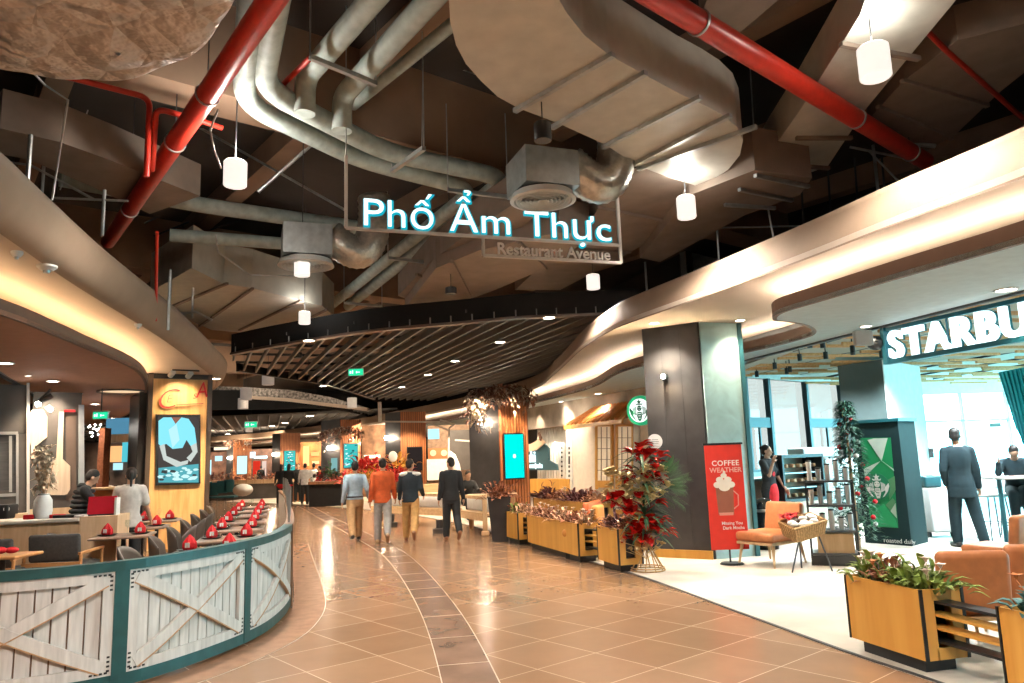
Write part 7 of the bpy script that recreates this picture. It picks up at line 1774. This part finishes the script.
# ================================================================== PEOPLE
def fuse(mb, name, m, parent, vox, smooth=2, it_factor=.5):
    me = bpy.data.meshes.new('t'); me.from_pydata([tuple(p) for p in mb.v], [], mb.f); o = bpy.data.objects.new('t', me); COL.objects.link(o)
    r = o.modifiers.new('r', 'REMESH'); r.mode = 'VOXEL'; r.voxel_size = vox; r.use_smooth_shade = True
    s = o.modifiers.new('s', 'SMOOTH'); s.iterations = smooth; s.factor = it_factor
    bpy.context.view_layer.update()
    out = bpy.data.meshes.new_from_object(o.evaluated_get(bpy.context.evaluated_depsgraph_get())); bpy.data.objects.remove(o)
    out.name = name; out.materials.clear()
    for q in (m if isinstance(m, (list, tuple)) else [m]): out.materials.append(q)
    out.transform(world(parent).inverted()) if False else None
    ob = bpy.data.objects.new(name, out); COL.objects.link(ob); ob.parent = parent; return ob
def rotx(v, a): c, s = math.cos(R(a)), math.sin(R(a)); return Vector((v.x, v.y * c - v.z * s, v.y * s + v.z * c))
def roty(v, a): c, s = math.cos(R(a)), math.sin(R(a)); return Vector((v.x * c + v.z * s, v.y, -v.x * s + v.z * c))
def rotz(v, a): c, s = math.cos(R(a)), math.sin(R(a)); return Vector((v.x * c - v.y * s, v.x * s + v.y * c, v.z))
def person(label, x, y, rz, Ht, top, bottom, shoes, legs=((0, 5), (0, 5)), arms=((0, 8, 10), (0, 8, 10)), lean=0, head=(0, 0), female=False, seat=None, hair='short', fine=True, sleeves=True, collar=None, group=None, extra=None, z0=0, halfbody=False, hairc=None, lower=.0, body=1.0, inward=(0, 0), waist=.0, hem=-.06):
    t = thing('person', label, 'person', (x, y, z0), rz, group)
    S = Ht; vox = .011 if fine else .022
    sh = .108 * S * (0.92 if female else 1.0) * body; hipw = .052 * S
    up = rotx(Vector((0, 0, 1)), -lean)
    pel = Vector((0, 0, 0)); chest = pel + up * .20 * S; neck = pel + up * .325 * S; 
    hd = neck + rotx(up, -head[1]) * .085 * S
    shl = pel + up * .285 * S
    J = {}
    lowest = 0; L = []
    for i, s in enumerate((-1, 1)):
        hp = pel + Vector((s * hipw, 0, -.02 * S)); fx, kn = legs[i][0], legs[i][1]; ab = legs[i][2] if len(legs[i]) > 2 else 2
        th = roty(rotx(Vector((0, 0, -1)), fx), -s * ab); shn = roty(rotx(Vector((0, 0, -1)), fx - kn), -s * ab * .5)
        k = hp + th * .245 * S; a = k + shn * .235 * S
        fdir = rotx(Vector((0, 1, 0)), (fx - kn) * (1 if kn > 25 else .15) * .8)
        L.append((hp, k, a, fdir)); lowest = min(lowest, a.z - .045 * S, (a + fdir * .11 * S).z - .035 * S)
    pz = -lowest if seat is None else seat + .06 * S
    O = Vector((0, 0, pz)); T = lambda v: v + O
    arm = []
    for i, s in enumerate((-1, 1)):
        fx, ab, el = arms[i]; p = shl + Vector((s * sh, 0, 0)); u = roty(rotx(Vector((0, 0, -1)), fx), -s * ab); f = roty(rotx(Vector((0, 0, -1)), fx + el), -s * (ab - inward[i]))
        e = p + u * .175 * S; w = e + f * .150 * S; arm.append((p, e, w, f))
    r = lambda q: q * S * body
    Mh = Matrix.Rotation(R(head[0]), 3, 'Z') @ Matrix.Rotation(R(-head[1]), 3, 'X')
    MhB = Matrix.Rotation(-R(lean), 3, 'X')
    def loft(b, secs):
        vs = []; fs = []; n = 18
        for (h, rx_, ry_, dy) in secs:
            c = T(pel + up * h * S)
            for k in range(n):
                a = 2 * PI * k / n; vs.append(c + MhB @ Vector((rx_ * math.cos(a), ry_ * math.sin(a) + dy * S, 0)))
        for i in range(len(secs) - 1):
            for k in range(n): fs.append((i * n + k, i * n + (k + 1) % n, (i + 1) * n + (k + 1) % n, (i + 1) * n + k))
        fs.append(tuple(reversed(range(n)))); fs.append(tuple((len(secs) - 1) * n + k for k in range(n))); b.add(vs, fs)
    def torso(b, g=0.0, h0=-.06):
        wf = .90 if female else 1
        prof = [(-.10, .094, .066, 0), (-.06, .098, .070, -.004), (0, .097, .068, -.004), (.07, .086, .058, 0), (.12, .088, .058, .002), (.19, .099, .066, .004), (.25, .101, .064, .002), (.285, .092, .054, -.002), (.308, .062, .044, -.004), (.330, .034, .034, -.002)]
        if female: prof = [(h, x_ * (1.02 if h < .03 else .86 if h < .15 else .88), y_, d) for h, x_, y_, d in prof]
        loft(b, [(h, r(x_) + g, r(y_) + g, d) for h, x_, y_, d in prof if h >= h0 - .001])
        for s in (-1, 1): b.cap(T(shl + Vector((s * sh * .45, 0, .006 * S))), T(shl + Vector((s * sh * .94, 0, -.012 * S))), r(.034) + g, r(.031) + g)
        if female:
            for s in (-1, 1): b.ell(T(chest + Vector((s * .038 * S, .045 * S, 0))), (r(.034) + g,) * 3)
    # ---- body
    b = MB(); torso(b, -.008)
    b.cap(T(shl + up * .01), T(hd - up * .03 * S), r(.033), r(.031))
    H_ = lambda v: T(hd + MhB @ (Mh @ (v * S)))
    b.ell(H_(Vector((0, 0, .018))), (.044 * S, .055 * S, .058 * S), MhB @ Mh); b.ell(H_(Vector((0, .015, -.022))), (.034 * S, .040 * S, .040 * S), MhB @ Mh)
    b.cap(H_(Vector((0, .054, .008))), H_(Vector((0, .066, -.012))), .005 * S, .009 * S, 8)
    for s in (-1, 1): b.ell(H_(Vector((s * .046, 0, -.002))), (.006 * S, .012 * S, .018 * S), MhB @ Mh); b.ell(H_(Vector((s * .018, .050, .016))), (.012 * S, .007 * S, .006 * S))
    b.cap(H_(Vector((-.012, .053, -.032))), H_(Vector((.012, .053, -.032))), .005 * S, .005 * S, 6)
    for i, (hp, k, a, fd) in enumerate(L):
        b.cap(T(hp), T(k), r(.046), r(.029)); b.cap(T(k), T(a), r(.029), r(.021))
        b.cap(T(a - Vector((0, 0, .015 * S))), T(a + fd * .09 * S - Vector((0, 0, .025 * S))), .024 * S, .016 * S)
    for i, (p, e, w, f) in enumerate(arm):
        s = (-1, 1)[i]; b.cap(T(p), T(e), r(.028), r(.022)); b.cap(T(e), T(w), r(.022), r(.016)); fw_ = f.normalized(); ins = Vector((-s, 0, 0)); ins = (ins - fw_ * ins.dot(fw_)).normalized(); sd = fw_.cross(ins)
        if sd.y < 0: sd = -sd
        pc = w + fw_ * .030 * S; Mp = Matrix((sd, ins, fw_)).transposed()
        b.ell(T(pc), (.024 * S, .012 * S, .033 * S), Mp)
        if fine:
            for q in range(4):
                off = sd * ((q - 1.5) * .0118 * S * -1); q0 = pc + fw_ * .022 * S + off; ln = (.040, .046, .043, .033)[q] * S; q1 = q0 + (fw_ * .9 + ins * .25).normalized() * ln * .55; q2 = q1 + (fw_ * .7 + ins * .7).normalized() * ln * .5
                b.cap(T(q0), T(q1), .0057 * S, .0054 * S, 8); b.cap(T(q1), T(q2), .0054 * S, .0048 * S, 8)
            q0 = w + fw_ * .015 * S + sd * .016 * S; q1 = q0 + (sd * .8 + fw_ * .8 + ins * .2).normalized() * .028 * S; b.cap(T(q0), T(q1), .0075 * S, .0062 * S, 8); b.cap(T(q1), T(q1 + (fw_ + ins * .3).normalized() * .022 * S), .006 * S, .0055 * S, 8)
        else: b.cap(T(pc), T(pc + fw_ * .05 * S), .014 * S, .010 * S, 8)
    fuse(b, 'body', M_SKIN, t, vox, 2)
    # ---- trousers
    b = MB(); g = .012 * S
    loft(b, [(-.09, r(.092) + g * .5, r(.066) + g * .5, -.002), (-.04, r(.098) + g * .4, r(.070) + g * .4, -.004), (.03, r(.093) + g * .3, r(.066) + g * .3, -.002)])
    for i, (hp, k, a, fd) in enumerate(L):
        b.cap(T(hp), T(k), r(.055) + g * .6, r(.040) + g * .9); b.cap(T(k), T(k.lerp(a, .93)), r(.040) + g * .9, r(.031) + g)
    if not halfbody: fuse(b, 'trousers' if bottom[1] != 'skirt' else 'skirt', bottom[0], t, vox * 1.25, 3)
    # ---- upper garment
    b = MB(); torso(b, .012 * S, hem)
    for i, (p, e, w, f) in enumerate(arm):
        if sleeves: b.cap(T(p), T(e), r(.033) + .008 * S, r(.028) + .007 * S); b.cap(T(e), T(e.lerp(w, .95)), r(.028) + .007 * S, r(.021) + .006 * S)
        else: b.cap(T(p), T(p.lerp(e, .72)), r(.035) + .008 * S, r(.035) + .008 * S)
    fuse(b, top[1], top[0], t, vox * 1.25, 3)
    if collar is not None:
        b = MB(); pr = []
        for k in range(14):
            a = 2 * PI * k / 14; pr.append(T(neck - up * .004 * S + Vector((math.cos(a) * .040 * S, math.sin(a) * .042 * S, -.006 * math.sin(a)))))
        b.tube(pr, .011 * S, 6, True); b.build('collar', collar, None, True).parent = t
    # ---- shoes
    b = MB()
    for (hp, k, a, fd) in L:
        d = Vector((0, 0, -1)); b.cap(T(a + d * .018 * S - fd * .02 * S), T(a + fd * .105 * S + d * .028 * S), .029 * S, .022 * S); b.cap(T(a - fd * .022 * S + d * .03 * S), T(a + fd * .09 * S + d * .032 * S), .018 * S, .018 * S)
    if not halfbody: fuse(b, 'shoes', shoes, t, vox * 1.1, 1)
    # ---- hair
    b = MB()
    b.ell(H_(Vector((0, -.010, .030))), (.049 * S, .057 * S, .056 * S), MhB @ Mh); b.ell(H_(Vector((0, -.024, .004))), (.046 * S, .042 * S, .048 * S), MhB @ Mh)
    if hair == 'pony':
        b.ell(H_(Vector((0, -.066, .02))), (.018 * S, .018 * S, .018 * S)); b.cap(H_(Vector((0, -.075, .01))), H_(Vector((0, -.070, -.105))), .017 * S, .010 * S)
    if hair == 'bun': b.ell(H_(Vector((0, -.062, .045))), (.022 * S, .022 * S, .022 * S))
    if hair == 'long': b.cap(H_(Vector((0, -.03, 0))), H_(Vector((0, -.04, -.10))), .045 * S, .04 * S)
    fuse(b, 'hair', hairc or M_HAIR, t, vox * 1.1, 2)
    if extra: extra(t, T, dict(loft=loft, S=S, pel=pel, up=up, arm=arm, L=L, shl=shl, neck=neck, chest=chest, H_=H_, r=r))
    return t
def cloth(name, c, n_=.15): return mat('cloth_' + name, c, .85, noise_=n_, scale=14, bump=.12)
C_BLUE = cloth('light_blue', (.36, .50, .60)); C_ORG = cloth('orange', (.62, .11, .025)); C_NAVY = cloth('navy', (.018, .032, .045)); C_BLK = cloth('black', (.014, .017, .020)); C_KHA = cloth('khaki', (.50, .31, .15)); C_KHA2 = cloth('tan', (.56, .33, .12)); C_GREY = cloth('grey', (.30, .29, .28)); C_SHIRT = cloth('pale_grey', (.56, .54, .51)); C_WHITE = cloth('white', (.74, .73, .72)); C_RED = cloth('red', (.60, .015, .02)); C_SUIT = cloth('teal_suit', (.004, .020, .028))
S_BLK = mat('shoe_black', (.02, .018, .018), .35); S_BRN = mat('shoe_brown', (.30, .14, .07), .5); S_TAN = mat('shoe_tan', (.55, .36, .20), .5)
def belt(m):
    def f(t, T, d):
        b = MB(); S = d['S']
        b.tube([T(d['pel'] + d['up'] * .035 * S + Vector((math.cos(a * PI / 10) * d['r'](.100), math.sin(a * PI / 10) * d['r'](.074), 0))) for a in range(20)], .011 * S, 6, True); b.build('belt', m, None, True).parent = t
    return f
def yoke(t, T, d):
    S = d['S']; b = MB()
    for s in (-1, 1):
        b.cap(T(d['shl'] + Vector((s * .045 * S, -.024 * S, .014 * S))), T(d['shl'] + Vector((s * .108 * S, -.012 * S, .006 * S))), .036 * S, .034 * S)
    fuse(b, 'white_yoke', C_WHITE, t, .014, 2)
p = Z(355, 541, 0); person('man in light blue shirt, belt and khaki trousers walking away, leftmost of the four', p.x, p.y, R(20), 1.62, (C_BLUE, 'shirt'), (C_KHA, 't'), S_BLK, legs=((-22, 16), (22, 12)), arms=((-14, 9, 30), (-14, 16, 55)), head=(-4, 4), extra=belt(S_BLK), hem=.0)
p = Z(383, 543, 0); person('man in orange jacket and grey jeans walking away, second from left of the four', p.x, p.y, R(8), 1.63, (C_ORG, 'jacket'), (C_GREY, 't'), S_TAN, legs=((2, 4), (-18, 26)), arms=((-10, 8, 20), (14, 8, 18)), head=(4, 2), collar=C_ORG)
p = Z(411, 541, 0); person('man in dark jacket with white shoulders and tan trousers, third of the four', p.x, p.y, R(2), 1.60, (C_NAVY, 'jacket'), (C_KHA2, 't'), S_BRN, legs=((8, 5), (-18, 30)), arms=((8, 8, 20), (-8, 10, 60)), head=(-38, 0), collar=C_WHITE, extra=yoke)
p = Z(452, 540, 0); person('man all in black walking away, rightmost of the four', p.x, p.y, R(14), 1.60, (C_BLK, 'jacket'), (C_BLK, 't'), S_BRN, legs=((6, 4), (-14, 30)), arms=((-4, 8, 16), (-14, 8, 20)), head=(32, 2), collar=C_BLK)
p = Z(969, 547, 0); 
def suit_tail(t, T, d):
    S = d['S']; b = MB(); d['loft'](b, [(-.12, .118 * S, .088 * S, -.004), (-.05, .114 * S, .084 * S, -.004), (.05, .100 * S, .072 * S, 0)]); fuse(b, 'jacket_skirt', C_SUIT, t, .014, 2)
person('man in dark teal suit standing with his back to us in the coffee shop', p.x, p.y, R(-6), 1.78, (C_SUIT, 'jacket'), (C_SUIT, 't'), S_BLK, legs=((6, 8, 4), (-8, 8, 6)), arms=((-10, 14, 40), (-4, 9, 12)), head=(-30, 4), collar=C_WHITE, inward=(34, 4), extra=suit_tail, hairc=M_HAIR)
# waitress, customer at the counter, host
p = Y(131, 480, 11.3); person('waitress in pale grey t-shirt and black trousers seen from behind, left of the oak column', p.x, p.y, R(22), 1.60, (C_SHIRT, 'tshirt'), (C_BLK, 't'), S_BLK, legs=((3, 4), (-3, 4)), arms=((28, 14, 50), (10, 14, 20)), head=(6, 10), female=True, hair='pony', sleeves=False, collar=C_SHIRT, )
p = Y(80, 480, 11.6)
def puffs(t, T, d):
    S = d['S']; b = MB()
    for k in range(7):
        c = T(d['pel'] + d['up'] * (.0 + k * .045) * S); b.tube([c + Vector((math.cos(a * PI / 9) * .100 * S * (1.02 if k < 5 else .95), math.sin(a * PI / 9) * .076 * S, 0)) for a in range(18)], .020 * S, 7, True)
    b.build('quilted_rolls', C_BLK, None, True).parent = t
    b = MB(); c = T(d['neck'] - Vector((0, .03 * S, 0))); b.ell(c, (.06 * S, .045 * S, .03 * S)); fuse(b, 'hood', C_BLK, t, .014, 2)
person('man in black quilted jacket leaning over the oak counter', p.x, p.y, R(-62), 1.62, (C_BLK, 'jacket'), (C_BLK, 't'), S_BLK, arms=((30, 10, 45), (34, 10, 40)), lean=9, head=(8, 26), extra=puffs)
p = Y(107, 480, 16.6); person('host in white shirt behind the orange service desk', p.x, p.y, R(160), 1.50, (C_WHITE, 'shirt'), (C_BLK, 't'), S_BLK, arms=((24, 10, 50), (24, 10, 50)), head=(0, 16), fine=False)
# barista
p = Y(769, 480, 14.2)
def apron(t, T, d):
    S = d['S']; b = MB(); b.ell(T(d['pel'] + Vector((0, .012 * S, -.08 * S))), (.098 * S, .082 * S, .19 * S)); b.ell(T(d['chest'] + Vector((0, .030 * S, -.02 * S))), (.062 * S, .052 * S, .10 * S)); fuse(b, 'red_apron', C_RED, t, .014, 2)
person('barista in black shirt and red apron behind the lounge chair', p.x, p.y, R(215), 1.63, (C_BLK, 'shirt'), (C_BLK, 't'), S_BLK, arms=((12, 8, 16), (34, 8, 128)), female=True, hair='bun', sleeves=False, head=(20, 0), collar=C_BLK, extra=apron)
# seated customer at right edge
p = Y(1016, 480, 12.35); person('person in dark teal clothes sitting bent over the high table at the right edge', p.x, p.y, R(150), 1.62, (C_SUIT, 'jumper'), (C_SUIT, 't'), S_BLK, legs=((88, 80), (84, 75)), arms=((50, 24, 85), (50, 24, 85)), lean=24, head=(10, 24), seat=.74, fine=False, inward=(20, 20))
p = Y(467, 490, 20.3); person('man in black sitting at the pine table between the right hand walking men', p.x, p.y, R(200), 1.62, (C_BLK, 'shirt'), (C_BLK, 't'), S_BLK, legs=((88, 88), (88, 88)), arms=((40, 14, 60), (40, 14, 60)), lean=10, head=(10, 10), seat=.43, fine=False)
# staff cluster at the far counter
fp = [(281, 462, 31.5, 8, C_BLK, C_RED, 'staff member in black top and red skirt, left one at the far counter', True), (289, 462, 31.2, -10, C_BLK, C_RED, 'staff member in black top and red skirt, right one at the far counter', True), (305, 462, 31.0, 4, C_WHITE, C_BLK, 'man in white shirt and black trousers at the reddish far counter', False), (313.5, 463, 32.5, 30, C_WHITE, C_BLK, 'person in white top and dark waistcoat right of the white shirted man', False), (298, 463, 33.2, 180, C_BLK, C_BLK, 'person in dark clothes facing us behind the far counter', False), (319, 467, 31.8, 100, C_RED, C_BLK, 'person in red top beside the long black counter', False)]
for (u, v, y, a, tp_, bt, lab, fem) in fp:
    p = Y(u, 480, y)
    def sk(t, T, d):
        S = d['S']; b = MB(); b.ell(T(d['pel'] - Vector((0, 0, .05 * S))), (.115 * S, .09 * S, .11 * S)); fuse(b, 'red_skirt', C_RED, t, .022, 2)
    def wc(t, T, d):
        S = d['S']; b = MB(); b.ell(T(d['chest'] - Vector((0, 0, .04 * S))), (.07 * S, .082 * S, .12 * S)); fuse(b, 'waistcoat', C_BLK, t, .022, 2)
    person(lab, p.x, p.y, R(a), 1.62 if u != 319 else 1.5, (tp_, 'top'), (C_BLK, 't'), S_BLK, fine=False, female=fem, hair='long' if fem else 'short', arms=((10, 14, 30), (10, 14, 30)), extra=sk if fem else (wc if u == 313.5 else None))
for (u, v, y, lab, c_) in ((261, 478, 50, 'tiny dark figure before the red lit doorway', C_BLK), (378, 478, 31, 'distant person in red near the bottle shop', C_RED)):
    p = Y(u, 470, y); person(lab, p.x, p.y, R(20), 1.6, (c_, 'top'), (C_BLK, 't'), S_BLK, fine=False)
